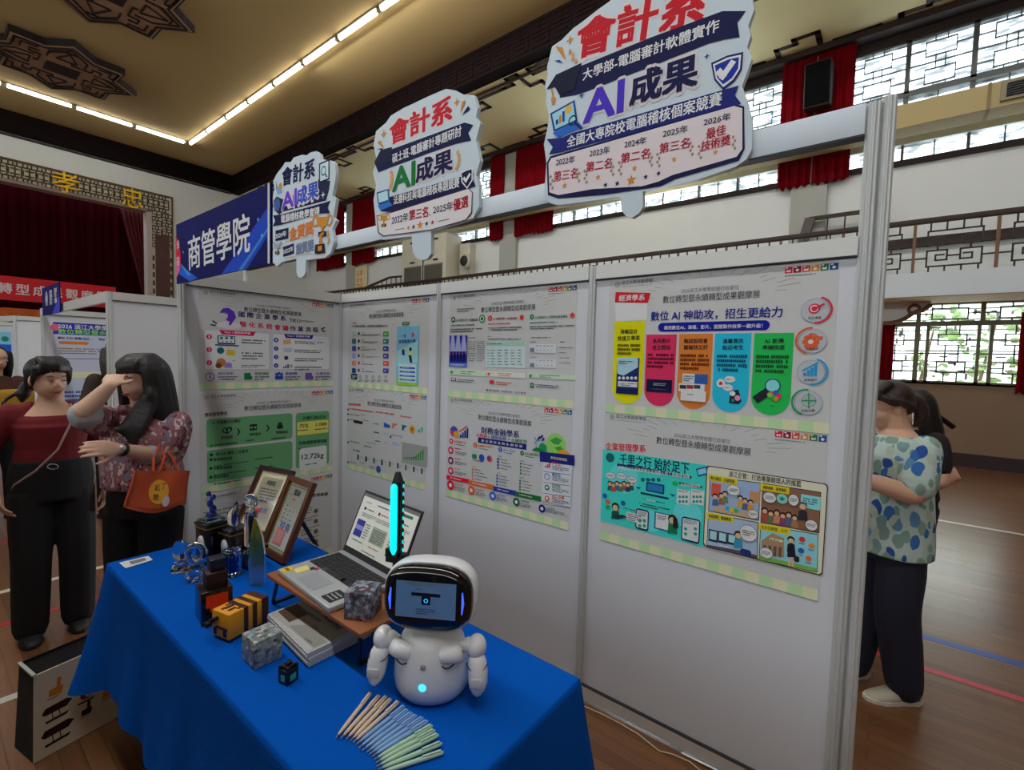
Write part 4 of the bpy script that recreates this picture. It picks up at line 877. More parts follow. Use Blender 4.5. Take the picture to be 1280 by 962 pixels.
for k in range(4): A.circ((590, 590+20*k), 6, ink(24, 110, 60), 3); A.bars((605, 592+20*k), (680, 606+20*k), 1, TXT, 3)
for a, b, col in (((110, 568), (242, 594), (206, 24, 50)), ((256, 602), (406, 634), (226, 96, 40)), ((424, 644), (552, 672), (36, 48, 130)), ((572, 680), (716, 710), (24, 100, 44))): A.line([a, b], .026, ink(*col), 3); A.bars((a[0]+14, (a[1]+b[1])/2-6), (b[0]-14, (a[1]+b[1])/2+6), 1, WH, 4)
for c, col in (((126, 620), (190, 24, 50)), ((265, 655), (216, 84, 36)), ((408, 692), (50, 90, 176)), ((566, 732), (24, 90, 44)), ((737, 776), (24, 28, 96))):
    A.circ(c, 23, ink(*col), 3); A.circ(c, 10, ink(190, 196, 206), 4); A.text({126: '學生好評', 265: '專業品質', 408: '國際接軌', 566: '永續發展', 737: '人才培育'}[c[0]], (c[0]+26, c[1]-8), (c[0]+84, c[1]+4), 14, ink(*col), 3, .02); A.bars((c[0]+26, c[1]+8), (c[0]+(96 if c[0] < 700 else 150), c[1]+44), 3, TXT, 3)
A.rect((745, 420), (928, 768), ink(188, 192, 214), 2); A.line([(750, 432), (924, 452)], .05, ink(28, 34, 100), 3); A.text('學習成效亮點', (795, 436), (905, 452), 18, WH, 4, .02)
for k, (t, col) in enumerate((('75%', (200, 40, 84)), ('80%', (40, 70, 160)), ('100%', (30, 110, 80)), ('ESG+永續', (220, 90, 50)))):
    y = 476+73*k; A.text(t, (806, y), (862 if k < 3 else 886, y+9), 24, ink(*col), 3, .03); A.bars((806, y+18), (915, y+56), 3, TXT, 3); A.line([(747, y+52), (926, y+76)], .002, NAVY, 3)
    if k == 0: [A.rect((758+13*j, y+12-9*j), (767+13*j, y+28), ink(*col), 3) for j in range(3)]
    elif k == 1: A.ring((771, y+14), 18, .2, ink(*col), 3)
    else: A.circ((771, y+14), 16, ink(*col), 3); A.circ((771, y+12), 8, ink(200, 206, 214), 4)
A.z = None; done(A, -2.022, 1.378, 'X', 'finance poster with four numbered columns and a green globe, bottom middle of the back wall')

# --- E: top left of the back wall
A = poster('X', -3.040, 1.9635); A.z = (420, 340, 5.657)
A.bars((118, 354), (148, 366), 1, DK, 3); A.text('AI 賦能數位轉型．培育資訊永續創新人才', (112, 382), (368, 380), 17, DK, 3, .03)
for k, (c1, c2) in enumerate((((150, 176, 150), (70, 150, 60)), ((40, 110, 100), (30, 120, 110)), ((60, 70, 150), (50, 60, 140)), ((140, 140, 200), (60, 60, 140)), ((220, 110, 110), (214, 70, 56)), ((30, 60, 130), (60, 60, 140)))):
    y = 436+52*k; A.rr((115, y-18), (142, y+18), .006, ink(*c1), 3); A.circ((163, y-2), 7, ink(40, 50, 70) if k != 4 else RD, 3); A.bars((182, y-16), (212, y-6), 1, DK if k != 4 else RD, 3); A.bars((182, y), (316-16*(k % 3), y+16), 2 if k < 4 else 1, TXT, 3)
    A.rr((334, y-17), (374, y+19), .008, ink(*c2), 3); A.bars((342, y-6), (366, y+8), 1, WH, 4)
A.rr((108, 716), (152, 760), .01, ink(20, 64, 50), 3); A.bars((116, 728), (146, 752), 2, WH, 4)
for k in range(5): A.circ((173+45*k, 740), 9, LG, 3); A.bars((160+45*k, 758), (190+45*k, 778), 2, TXT, 3)
A.line([(395, 345), (625, 352)], .002, ink(180, 190, 150), 2); A.rr((470, 354), (520, 374), .008, ink(60, 110, 60), 3); A.bars((480, 358), (512, 370), 1, WH, 4)
A.rect((432, 385), (582, 800), ink(110, 170, 224), 3); A.poly([(432, 740), (470, 770), (520, 785), (582, 780), (582, 802), (432, 800)], ink(130, 180, 60), 4); A.poly([(432, 560), (582, 480), (582, 640), (432, 660)], ink(140, 190, 232), 4)
A.text('一定', (468, 452), (498, 450), 26, NAVY, 5, .02); A.text('智慧健康永續', (448, 492), (564, 484), 26, NAVY, 5, .02); A.star((546, 442), 14, ink(220, 70, 90), 5, 5, .6)
A.circ((480, 535), 9, SKIN, 6); A.poly([(470, 545), (488, 545), (488, 590), (470, 585)], NAVY, 5); A.circ((530, 545), 9, HAIR, 6); A.poly([(520, 556), (540, 556), (540, 590), (520, 590)], ink(220, 190, 70), 5); A.poly([(516, 588), (536, 588), (542, 640), (526, 640)], DK, 5)
A.rr((446, 646), (568, 785), .01, ink(170, 206, 236), 5)
for k in range(4): A.rect((454, 668+28*k), (562, 686+28*k), ink(40, 80, 160), 6); A.bars((470, 672+28*k), (556, 682+28*k), 1, ink(150, 190, 220), 7)
A.z = None; done(A, -3.040, 1.9635, 'X', 'poster with a tall sky-blue picture on its right half, top left of the back wall')

# --- F: bottom left of the back wall
A = poster('X', -3.048, 1.374); A.z = (420, 480, 6.014)
A.rect((92, 138), (190, 170), ink(220, 170, 170), 2); A.text('財務精算教學', (96, 150), (186, 156), 20, RD, 3, .02)
A.circ((92, 190), 5, DK, 3); A.bars((104, 180), (300, 214), 1, ink(214, 80, 60), 3, .5); A.bars((300, 206), (470, 232), 1, ink(214, 80, 60), 3, .6); A.bars((480, 234), (580, 258), 1, ink(214, 80, 60), 3, .6)
for y, x1 in ((226, 246), (268, 270), (436, 310), (586, 240)): A.circ((92, y), 5, DK, 3); A.bars((104, y-4), (x1*.75, y+14), 1, TXT, 3); A.bars((x1*.76, y), (x1, y+16), 1, GY, 3)
A.line([(140, 280), (196, 290)], .02, DK, 4); A.bars((284, 290), (348, 310), 1, ink(30, 90, 110), 3); A.bars((284, 352), (348, 376), 1, ink(30, 90, 110), 3); A.bars((284, 416), (350, 440), 1, ink(30, 90, 110), 3)
A.poly([(360, 285), (408, 308), (408, 330), (362, 322)], ink(30, 80, 170), 3); A.poly([(424, 292), (472, 300), (440, 312), (432, 336), (424, 330)], ink(216, 110, 70), 3); A.poly([(496, 304), (540, 314), (516, 326), (508, 350), (498, 342)], ink(30, 90, 90), 3); A.circ((574, 340), 21, ink(230, 150, 30), 3); A.circ((574, 340), 11, ink(160, 90, 20), 4)
for k in range(4): A.rect((612+11*k, 344-8*k), (620+11*k, 362), ink(60, 160, 90) if k % 2 else ink(110, 180, 200), 3)
A.bars((362, 362), (400, 388), 2, ink(140, 150, 210), 3); A.line([(414, 380), (490, 392)], .003, TXT, 3); A.circ((412, 396), 6, NAVY, 3); A.circ((492, 396), 8, LG, 3); A.bars((362, 430), (400, 452), 2, ink(140, 150, 210), 3); A.rect((426, 430), (474, 464), ink(150, 160, 200), 3); A.bars((210, 460), (300, 484), 1, GY, 3); A.bars((130, 486), (204, 516), 1, ink(30, 80, 130), 3)
A.poly([(498, 432), (690, 470), (686, 626), (494, 582)], ink(140, 142, 138), 3)
for k in range(9): A.rect((514+17*k, 556-int(.9*k*k)), (524+17*k, 566+3*k-int(.3*k*k)), ink(60, 130, 60), 4)
A.line([(512, 552), (600, 550), (664, 490)], .003, ink(40, 90, 40), 5)
for k in range(9): x = 168+60*k; y = 548+13*k; A.rect((x-7, y-22), (x+4, y+22), ink(30, 90, 44) if k % 2 == 0 else ink(30, 40, 50), 3); A.bars((x+8, y-8), (x+40, y+8), 1, ink(110, 150, 200), 3)
A.circ((321, 640), 17, ink(36, 80, 150), 4); A.bars((250, 610), (300, 640), 3, GY, 3)
A.z = None; done(A, -3.048, 1.374, 'X', 'poster with red headline and grey chart, bottom left of the back wall above the laptop')

# --- G: international business, top of the left wall
A = poster('Y', 1.040, 1.9635); A.z = (220, 340, 5.659)
A.text('國 際 企 業 學 系', (442, 296), (776, 328), 38, ink(36, 30, 96), 3, .03); A.text('TKU', (802, 340), (878, 346), 24, DK, 3, .03); A.bars((884, 340), (980, 358), 2, DK, 3)
A.text('簡 化 系 務 會 議', (450, 366), (795, 396), 38, ink(210, 30, 84), 3, .03); A.text('作 業 流 程', (806, 398), (1004, 408), 36, ink(36, 30, 80), 3, .03)
A.poly([(308, 288), (330, 256), (372, 252), (410, 280), (424, 320), (402, 350), (390, 372), (372, 376), (378, 348), (366, 346), (352, 336), (366, 318), (366, 292), (340, 284)], ink(84, 44, 160), 4); A.ellipse((374, 376), 86, ink(226, 190, 214), 3, 26)
for a, b in (((262, 346), (284, 362)), ((248, 372), (276, 376)), ((1030, 402), (1048, 392)), ((1032, 412), (1052, 420))): A.line([a, b], .008, ink(40, 40, 70), 3)
for a, b in (((197, 405), (662, 690)), ((680, 432), (1085, 690))): A.rr(a, b, .012, ink(150, 160, 196), 2); A.rr((a[0]+3, a[1]+3), (b[0]-3, b[1]-3), .011, ink(206, 206, 214), 3)
A.poly([(305, 408), (564, 422), (545, 452), (322, 440)], ink(206, 24, 90), 4); A.text('Step 1 議程前準備', (342, 424), (524, 434), 18, WH, 5, .02); A.poly([(762, 436), (972, 446), (960, 474), (776, 466)], ink(36, 44, 130), 4); A.text('Step 2 會議後作業', (786, 450), (946, 458), 16, WH, 5, .02)
for k in range(3):
    y = 456+92*k; A.circ((234, y), 20, ink(210, 24, 96), 4); A.text(str(k+1), (229, y), (239, y), 18, WH, 5, .04); A.bars((462, y+14), (632-20*(k % 2), y+(58 if k != 1 else 76)-(20 if k == 2 else 0)), 2 if k != 1 else 3, TXT, 4)
A.rr((292, 446), (418, 512), .005, ink(40, 60, 90), 4); A.rect((300, 452), (412, 502), ink(190, 214, 226), 5); [A.circ((320+36*j, 466), 11, TEAL, 6) for j in range(3)]; [A.circ((328+30*j, 492), 6, ink(200, 60, 90), 6) for j in range(3)]; A.line([(280, 514), (436, 520)], .008, ink(60, 80, 110), 6)
A.circ((314, 554), 26, ink(24, 96, 104), 4); A.poly([(356, 545), (418, 556), (416, 592), (356, 586)], ink(220, 170, 40), 4); A.circ((318, 640), 34, ink(176, 110, 60), 4); A.circ((300, 660), 22, ink(90, 60, 50), 5); A.poly([(345, 640), (390, 640), (395, 676), (340, 676)], ink(130, 120, 180), 6); A.ellipse((411, 626), 24, WH, 5, 16); A.bars((398, 620), (424, 632), 1, TXT, 6)
for k in range(4):
    y = 480+60*k; A.circ((707, y), 16, ink(36, 44, 130), 4); A.text(str(k+1), (703, y), (711, y), 15, WH, 5, .04); A.bars((838, y+4), (1040-14*(k % 2), y+36), 2, TXT, 4)
A.poly([(756, 480), (812, 474), (812, 506), (760, 512)], ink(200, 150, 110), 4); A.rect((760, 535), (818, 566), ink(160, 170, 190), 4); A.circ((778, 606), 15, ink(40, 50, 100), 4); [A.rect((756+15*j, 668-9*j), (766+15*j, 680), ink(60, 50, 110), 4) for j in range(3)]; A.circ((812, 664), 12, LG, 4)
for x, c, t in ((238, (110, 60, 120), '提升效率'), (508, (24, 110, 60), '節能減碳'), (728, (40, 60, 150), '溝通順暢'), (940, (100, 70, 150), '永續發展')):
    if x == 238: A.ring((x, 740), 34, .16, ink(*c), 4); A.line([(x, 722), (x, 742), (x+10, 748)], .005, ink(*c), 4)
    elif x == 728: [A.circ((x-18+18*j, 722-6*(j == 1)), 10, ink(*c), 4) for j in range(3)]; A.rr((x-30, 732), (x+30, 758), .012, ink(*c), 4)
    else: A.rr((x-28, 712), (x+20, 760), .006, ink(*c), 4); A.circ((x+16, 746), 15, ink(*c), 5)
    A.text(t, (x+(58 if x == 238 else 48 if x != 728 else 44), 717), (x+(166 if x == 238 else 146 if x != 728 else 128), 716), 19, ink(*c), 4, .03); A.bars((x+(56 if x == 238 else 44), 732), (x+(194 if x == 238 else 150), 766), 2, TXT, 4)
A.z = None; done(A, 1.040, 1.9635, 'Y', 'international business poster with a purple dolphin, topmost on the booth left wall')

# --- H: information management, middle of the left wall
A = poster('Y', 1.040, 1.352); A.z = (220, 480, 4.373)
A.text('資訊管理學系', (156, 168), (280, 158), 20, DK, 3, .03)
G1 = ink(92, 146, 100)
for a, b in (((165, 192), (636, 296)), ((168, 364), (636, 466)), ((655, 158), (836, 432))): A.rr(a, b, .02, G1, 2)
A.text('智慧數位化轉型', (222, 210), (352, 199), 20, DK, 3, .03); A.circ((205, 212), 8, TEAL, 3)
A.ellipse((278, 252), 26, DK, 3, 16); A.circ((292, 246), 15, DK, 3); A.ellipse((278, 252), 20, G1, 4, 11); A.line([(278, 268), (278, 246)], .008, DK, 5); A.poly([(268, 250), (288, 250), (278, 240)], DK, 5)
A.rr((402, 220), (442, 250), .004, DK, 3); A.circ((412, 236), 7, G1, 4); A.circ((432, 236), 7, G1, 4); A.circ((568, 216), 10, DK, 3); A.rr((552, 222), (584, 242), .008, DK, 3)
for x, y in ((343, 260), (503, 240)): A.line([(x-6, y-15), (x+4, y), (x-6, y+15)], .008, DK, 3)
for t, x, y in (('雲端蒐集', 246, 292), ('資料處理', 400, 275), ('智慧決策', 546, 264)): A.text(t, (x, y), (x+64, y-4), 16, DK, 3, .03)
A.bars((186, 318), (350, 336), 1, ink(36, 80, 50), 3); A.bars((384, 296), (466, 312), 1, ink(36, 80, 50), 3); A.bars((520, 284), (620, 302), 1, ink(36, 80, 50), 3)
A.circ((193, 386), 9, DK, 3); A.text('核心AI 轉型工具應用', (218, 382), (392, 364), 20, DK, 3, .03)
for k, t in enumerate(('雲端報修回報', '永續智慧圖表', '智能排課表')):
    y = 412+48*k; A.circ((190, y), 8, DK, 3); A.text(t, (204, y), (306-18*(k == 2), y-9), 17, DK, 3, .03); A.bars((206, y+14), (420, y+28), 1, ink(36, 90, 56), 3)
    if k < 2: A.bars((430, y-18), (560, y-2), 1, ink(36, 90, 56), 3)
A.text('永續行動成效', (690, 185), (818, 178), 20, ink(20, 60, 40), 3, .03); A.rect((662, 208), (832, 262), ink(206, 190, 90), 3); A.text('75%', (674, 228), (722, 226), 20, DK, 4, .03); A.text('1,088', (764, 222), (822, 217), 20, DK, 4, .03); A.bars((664, 244), (740, 256), 1, TXT, 4); A.bars((756, 238), (828, 250), 1, TXT, 4)
A.text('年度減碳循環貢獻', (668, 322), (824, 308), 19, DK, 3, .03); A.bars((666, 336), (820, 352), 1, ink(36, 90, 56), 3); A.rr((674, 352), (822, 450), .02, ink(190, 206, 214), 3); A.text('12.72kg', (686, 402), (806, 390), 36, DK, 4, .03); A.bars((706, 428), (782, 440), 1, TXT, 4)
A.z = None; done(A, 1.040, 1.352, 'Y', 'poster with green rounded boxes and a 12.72kg figure, middle of the left wall')
# --- I: bottom of the left wall, mostly behind the framed certificates
A = poster('Y', 1.040, .748); A.z = (220, 480, 4.373)
A.text('智慧教育推廣', (700, 612), (830, 598), 18, DK, 3, .03)
for k in range(6):
    y = 692+56*k; A.circ((764, y), 13, ink(120, 116, 84), 3); A.circ((764, y), 7, ink(80, 76, 60), 4); A.bars((680, y-22), (744, y+20), 3, TXT, 3, .4); A.bars((746, y+20), (790, y+30), 1, TXT, 3)
A.bars((150, 660), (480, 820), 8, GY, 3, .4)
A.z = None; done(A, 1.040, .748, 'Y', 'lowest poster on the booth left wall, half hidden by the framed certificates')

# far booths: posters
A = Art((0, 7.6065, 0), (1, 0, 0), (0, 0, 1)); a = onY(66, 399, 7.605); W = .86; u0, v1 = a.x, 1.885
A.slab([(u0, v1-1.2), (u0+W, v1-1.2), (u0+W, v1), (u0, v1)], mat('pale_blue_poster', (206, 212, 232), .5, noise=.02), .0012)
P = lambda x, y: (u0+x*W, v1-y*1.2)
A.rect(P(0, 0), P(1, .115), ink(40, 50, 150), 1); A.circ(P(.02, .05), .04, ink(200, 90, 120), 2); A.text('2026 淡江大學學術暨行政單位', P(.05, .035), P(1.0, .035), .058, WH, 3, .03); A.text('數位轉型暨永續轉型成果', P(.05, .085), P(.98, .085), .058, ink(130, 200, 60), 3, .03)
A.text('數位轉型．智慧教學', P(.04, .15), P(.8, .15), .03, NAVY, 3, .03); A.rr(P(.05, .18), P(.36, .21), .02, ORG, 2); A.bars(P(.05, .24), P(.6, .31), 3, ink(120, 100, 60), 2); A.line([P(.05, .35), P(.65, .35)], .008, ink(80, 80, 140), 2); A.circ(P(.58, .215), .035, TEAL, 2)
A.rr(P(.72, .36), P(.86, .45), .01, BLUE, 2); A.rect(P(.75, .38), P(.84, .43), WH, 3); A.rr(P(.86, .31), P(1, .41), .01, BLUE, 2); A.rect(P(.88, .33), P(.98, .39), WH, 3); A.rect(P(0, .48), P(1, .54), CRM, 2); A.ring(P(.37, .6), .04, .3, ink(200, 70, 90), 2); A.bars(P(.1, .66), P(.6, .9), 6, BLUE, 2)
tag(A.build('poster', (u0+.4, 7.6, .7)), 'pale blue poster with a dark title band, on the booth behind the woman in red', 'poster')
A = Art((0, 12.895, 0), (1, 0, 0), (0, 0, 1)); a = onY(-60, 410, 12.895); b = onY(15.5, 410, 12.895)
A.slab([(a.x, .7), (b.x, .7), (b.x, 1.93), (a.x, 1.93)], mat('white_blue_poster', (200, 212, 230), .5, noise=.02), .0012)
A.rect((b.x-.9, 1.85), (b.x-.02, 1.55), ink(120, 170, 220), 1); A.rect((b.x-.9, 1.62), (b.x-.02, 1.45), ink(30, 80, 180), 2); A.ring((b.x-.36, 1.74), .06, .4, RD, 3); A.circ((b.x-.1, 1.72), .05, TEAL, 3); A.bars((b.x-.4, 1.35), (b.x-.03, 1.05), 5, GY, 2); A.rr((b.x-.25, 1.0), (b.x-.02, .8), .02, BLUE, 2)
tag(A.build('poster', (b.x-.4, 12.89, .7)), 'white and blue poster at the extreme left edge, on the farthest booth', 'poster')

# ================================================================== SIGNS
PGAIN = 1.25
WH = ink(226, 226, 230); RD = ink(190, 24, 44)
NV = ink(26, 30, 78, .9); PKW = ink(206, 196, 196); BOARD = mat('sign_foam_board', (204, 218, 226), .5, noise=.02, nscale=4); GOLD = ink(196, 130, 50); CRIM = ink(160, 16, 44); PUR = ink(70, 50, 180)
def cut_sign(z, outline, X=1.902):
    A = Art((X, 0, 0), (0, -1, 0), (0, 0, 1), z)
    A.slab([A.q(p) for p in outline], BOARD, .024); return A
def sign_done(A, outline, label):
    P = [A.q(p) for p in outline]; c = (min(p[0] for p in P)+max(p[0] for p in P))/2
    tag(A.build('award_sign', (1.905, -c, min(p[1] for p in P))), label, 'sign', 'cut-out award signs above the booth')
# largest sign
OUT = [(160, 870), (137, 842), (148, 700), (137, 620), (150, 560), (160, 500), (145, 440), (150, 400), (140, 370), (155, 320), (150, 290), (172, 200), (215, 170), (262, 122), (300, 95), (370, 40), (420, 5), (455, -40), (560, -75), (680, -100), (800, -125), (900, -130), (990, -100), (1030, -20), (1040, 40), (1015, 110), (1026, 150), (1010, 200), (1030, 250), (1010, 310), (988, 370), (1012, 440), (1030, 520), (1030, 640), (1008, 682), (960, 716), (800, 770), (562, 822), (562, 890), (545, 915), (515, 935), (490, 927), (470, 905), (466, 843), (300, 868), (200, 880)]
A = cut_sign((640, 0, 3.436), OUT)
A.text('會計系', (280, 178), (832, -2), 178, PKW, 1, .11); A.text('會計系', (283, 176), (828, 0), 165, ink(186, 26, 40), 2, .05)
A.poly([(205, 420), (215, 345), (300, 282), (600, 160), (905, 48), (1005, 48), (968, 98), (978, 160), (905, 172), (850, 186), (600, 285), (420, 355), (290, 405)], NV, 2); A.poly([(850, 188), (870, 165), (905, 174)], GOLD, 1)
A.text('大學部-電腦審計軟體實作', (306, 324), (890, 106), 52, WH, 4, .03)
A.poly([(150, 384), (190, 322), (302, 270), (282, 335), (240, 362)], ink(24, 26, 50), 5); A.poly([(185, 372), (280, 338), (270, 385), (205, 410)], ink(24, 26, 50), 5); A.line([(172, 385), (180, 420)], .008, GOLD, 6); A.poly([(170, 420), (188, 420), (184, 448), (172, 448)], GOLD, 6)
A.text('AI', (308, 468), (480, 408), 140, PKW, 2, .1); A.text('AI', (312, 466), (478, 410), 132, PUR, 4, .05); A.text('成果', (508, 392), (800, 296), 150, PKW, 2, .1); A.text('成果', (512, 390), (796, 298), 138, NV, 4, .05)
for pts, m_, l in (([(856, 272), (925, 240), (994, 224), (988, 300), (955, 352), (908, 388), (870, 345)], ink(22, 32, 90), 3), ([(864, 278), (928, 248), (985, 236), (980, 298), (950, 344), (908, 376), (876, 340)], WH, 4), ([(872, 283), (930, 257), (976, 247), (972, 296), (945, 337), (908, 364), (882, 335)], ink(30, 50, 150), 5)): A.poly(pts, m_, l)
A.line([(892, 312), (907, 328), (944, 276)], .022, WH, 6)
A.poly([(165, 488), (270, 430), (282, 520), (180, 566)], ink(24, 60, 140), 3); A.poly([(173, 492), (264, 441), (274, 516), (187, 556)], ink(150, 200, 230), 4); A.poly([(176, 572), (284, 522), (306, 546), (200, 592)], ink(40, 100, 190), 5)
for k, (c, hh) in enumerate((((40, 60, 140), 18), ((200, 120, 50), 30), ((40, 60, 140), 42))): A.poly([(190+14*k, 535-6*k-hh), (200+14*k, 530-6*k-hh), (200+14*k, 533-6*k), (190+14*k, 538-6*k)], ink(*c), 5)
A.circ((243, 470), 14, ink(220, 170, 60), 5); A.ring((262, 518), 18, .25, ink(24, 36, 80), 6); A.line([(274, 530), (298, 552)], .01, ink(24, 36, 80), 6)
A.poly([(150, 598), (215, 592), (260, 572), (975, 368), (958, 410), (985, 446), (208, 655), (160, 664), (176, 632)], ink(30, 38, 110), 3); A.text('全國大專院校電腦稽核個案競賽', (238, 612), (902, 422), 54, WH, 5, .03)
A.poly([(150, 700), (165, 672), (960, 448), (998, 458), (1000, 640), (975, 690), (700, 770), (640, 800), (400, 836), (200, 853), (155, 838)], NV, 2); A.poly([(158, 702), (170, 680), (955, 456), (990, 466), (990, 640), (965, 674), (690, 752), (630, 780), (560, 800), (350, 812), (200, 838), (162, 826)], ink(212, 200, 202), 3)
for a, b, t, c, d in (((191, 698), (271, 684), '第三名', (182, 760), (283, 742)), ((335, 660), (421, 643), '第二名', (320, 720), (430, 699)), ((485, 622), (578, 602), '第二名', (470, 682), (592, 658)), ((650, 576), (756, 552), '第三名', (635, 640), (764, 612)), ((825, 527), (940, 499), '最佳', (836, 577), (920, 556))):
    A.text({191: '2022年', 335: '2023年', 485: '2024年', 650: '2025年', 825: '2026年'}[a[0]], a, b, 32, NV, 5, .02); A.text(t, c, d, 44, CRIM, 5, .03)
A.text('技術獎', (814, 630), (940, 600), 44, CRIM, 5, .03)
A.star((513, 774), 22, GOLD, 5)
for c in ((403, 795), (453, 788), (575, 760), (631, 745)): A.star(c, 11, NV, 5)
for c in ((228, 797), (371, 762), (527, 723), (698, 685), (875, 654)): A.star(c, 12, GOLD, 5)
for cx, cy in ((172, 770), (286, 740), (318, 745), (432, 712), (466, 710), (598, 672), (630, 675), (772, 625), (808, 640), (955, 600)):
    for k in range(4): A.ellipse((cx+(4 if k % 2 else -4), cy-10+16*k), 5, ink(150, 130, 110), 5, 7)
A.star((250, 172), 18, GOLD, 3, 4, .3); A.star((300, 410), 14, ink(40, 70, 140), 3, 4, .3); A.star((838, 242), 14, ink(40, 60, 140), 3, 4, .3); A.poly([(188, 200), (218, 205), (232, 262)], GOLD, 3); A.poly([(180, 262), (206, 258), (220, 272)], ink(40, 60, 130), 3)
for k in range(4): A.ellipse((250+7*(k % 2)+6*k, 222+14*k), 6, ink(206, 150, 90), 4, 10)
sign_done(A, OUT, 'largest cut-out award sign, listing 2022 to 2026 prizes, nearest the tall post')
# middle sign
OUT = [(505, 958), (488, 945), (480, 900), (470, 800), (480, 740), (468, 690), (482, 640), (470, 580), (480, 525), (520, 490), (540, 462), (590, 432), (620, 418), (690, 385), (760, 355), (800, 362), (830, 378), (872, 380), (887, 430), (880, 470), (897, 492), (880, 560), (897, 640), (880, 700), (892, 740), (892, 825), (868, 872), (700, 927), (700, 1015), (685, 1035), (662, 1040), (640, 1030), (628, 1010), (622, 945)]
A = cut_sign((320, 0, 3.2), OUT)
A.text('會計系', (535, 537), (786, 428), 104, PKW, 1, .1); A.text('會計系', (537, 536), (784, 430), 95, ink(186, 30, 44), 2, .05)
A.poly([(475, 652), (545, 596), (700, 540), (835, 490), (870, 500), (850, 532), (862, 562), (800, 576), (700, 610), (545, 668), (490, 690)], NV, 2); A.text('碩士班-電腦審計專題研討', (546, 636), (822, 522), 40, WH, 4, .03)
A.poly([(475, 648), (500, 600), (545, 588), (545, 640), (505, 668)], ink(24, 30, 56), 5)
A.text('AI', (548, 722), (636, 690), 88, ink(20, 110, 50), 4, .06); A.text('成果', (640, 692), (788, 634), 98, PKW, 2, .1); A.text('成果', (642, 690), (786, 636), 88, NV, 4, .05)
for k in range(5): A.ellipse((808+6*math.sin(k), 610+16*k), 6, ink(206, 150, 90), 4, 9); A.ellipse((541+4*math.sin(k), 690+15*k), 6, ink(206, 150, 90), 4, 9)
A.poly([(490, 795), (535, 788), (872, 692), (868, 715), (880, 745), (545, 848), (500, 845)], NV, 3); A.text('法遵科技與電腦稽核專題競賽', (552, 802), (815, 728), 38, WH, 5, .03)
A.poly([(820, 690), (846, 678), (870, 672), (869, 722), (846, 756), (824, 730)], WH, 6); A.poly([(824, 694), (846, 683), (865, 678), (864, 720), (846, 749), (829, 727)], NV, 7); A.line([(835, 715), (842, 724), (856, 700)], .016, WH, 8)
A.poly([(484, 770), (532, 755), (536, 805), (490, 818)], ink(30, 90, 150), 5); A.poly([(489, 775), (528, 762), (531, 799), (494, 811)], ink(170, 210, 226), 6); A.poly([(488, 822), (536, 806), (548, 822), (500, 842)], ink(50, 110, 180), 6)
A.poly([(483, 862), (545, 848), (852, 752), (868, 768), (866, 850), (842, 882), (700, 922), (510, 946), (490, 930)], ink(90, 60, 70), 4); A.poly([(486, 865), (546, 851), (850, 756), (865, 770), (862, 848), (840, 878), (700, 918), (512, 942), (494, 928)], ink(216, 206, 206), 5)
A.text('2022年', (545, 882), (611, 866), 34, NV, 7, .02); A.text('第三名', (615, 862), (690, 846), 42, CRIM, 7, .03); A.text('、', (692, 860), (700, 858), 10, NV, 7); A.text('2025年', (711, 840), (790, 822), 34, NV, 7, .02); A.text('優選', (792, 822), (851, 804), 46, CRIM, 7, .03)
A.star((658, 901), 13, GOLD, 7); [A.star(c, 7, m_, 7) for c, m_ in (((612, 912), GOLD), ((632, 908), NV), ((685, 895), NV), ((708, 890), CRIM))]; A.line([(560, 920), (595, 914)], .003, NV, 7); A.line([(730, 886), (775, 876)], .003, NV, 7)
def trophy_print(A, x, y, s, c1, c2, l=7):
    A.poly([(x-s, y-s), (x+s, y-s*1.15), (x+s*.75, y), (x+s*.2, y+s*.55), (x-s*.2, y+s*.6), (x-s*.75, y+s*.1)], c1, l); A.ring((x-s*1.05, y-s*.5), s*.5, .3, c1, l, 40, 320); A.ring((x+s*1.05, y-s*.6), s*.5, .3, c1, l, -140, 140)
    A.poly([(x-s*.15, y+s*.5), (x+s*.15, y+s*.5), (x+s*.2, y+s*1.2), (x-s*.2, y+s*1.2)], c1, l+1); A.poly([(x-s*.6, y+s*1.25), (x+s*.6, y+s*1.1), (x+s*.65, y+s*1.9), (x-s*.65, y+s*2.0)], c2, l+1); A.rect((x-s*.25, y+s*1.4), (x+s*.25, y+s*1.7), GOLD, l+2)
trophy_print(A, 514, 878, 15, GOLD, ink(60, 30, 24))
for c, m_ in (((512, 535), GOLD), ((804, 408), GOLD)): A.star(c, 13, m_, 4, 4, .3)
for pts, m_ in (([(486, 570), (500, 562), (516, 596)], GOLD), ([(484, 598), (506, 592), (510, 600)], NV), ([(826, 406), (840, 402), (818, 455)], GOLD), ([(850, 424), (858, 436), (824, 462)], NV)): A.poly(pts, m_, 4)
sign_done(A, OUT, 'middle-sized cut-out award sign with green AI letters, second along the booth beam')
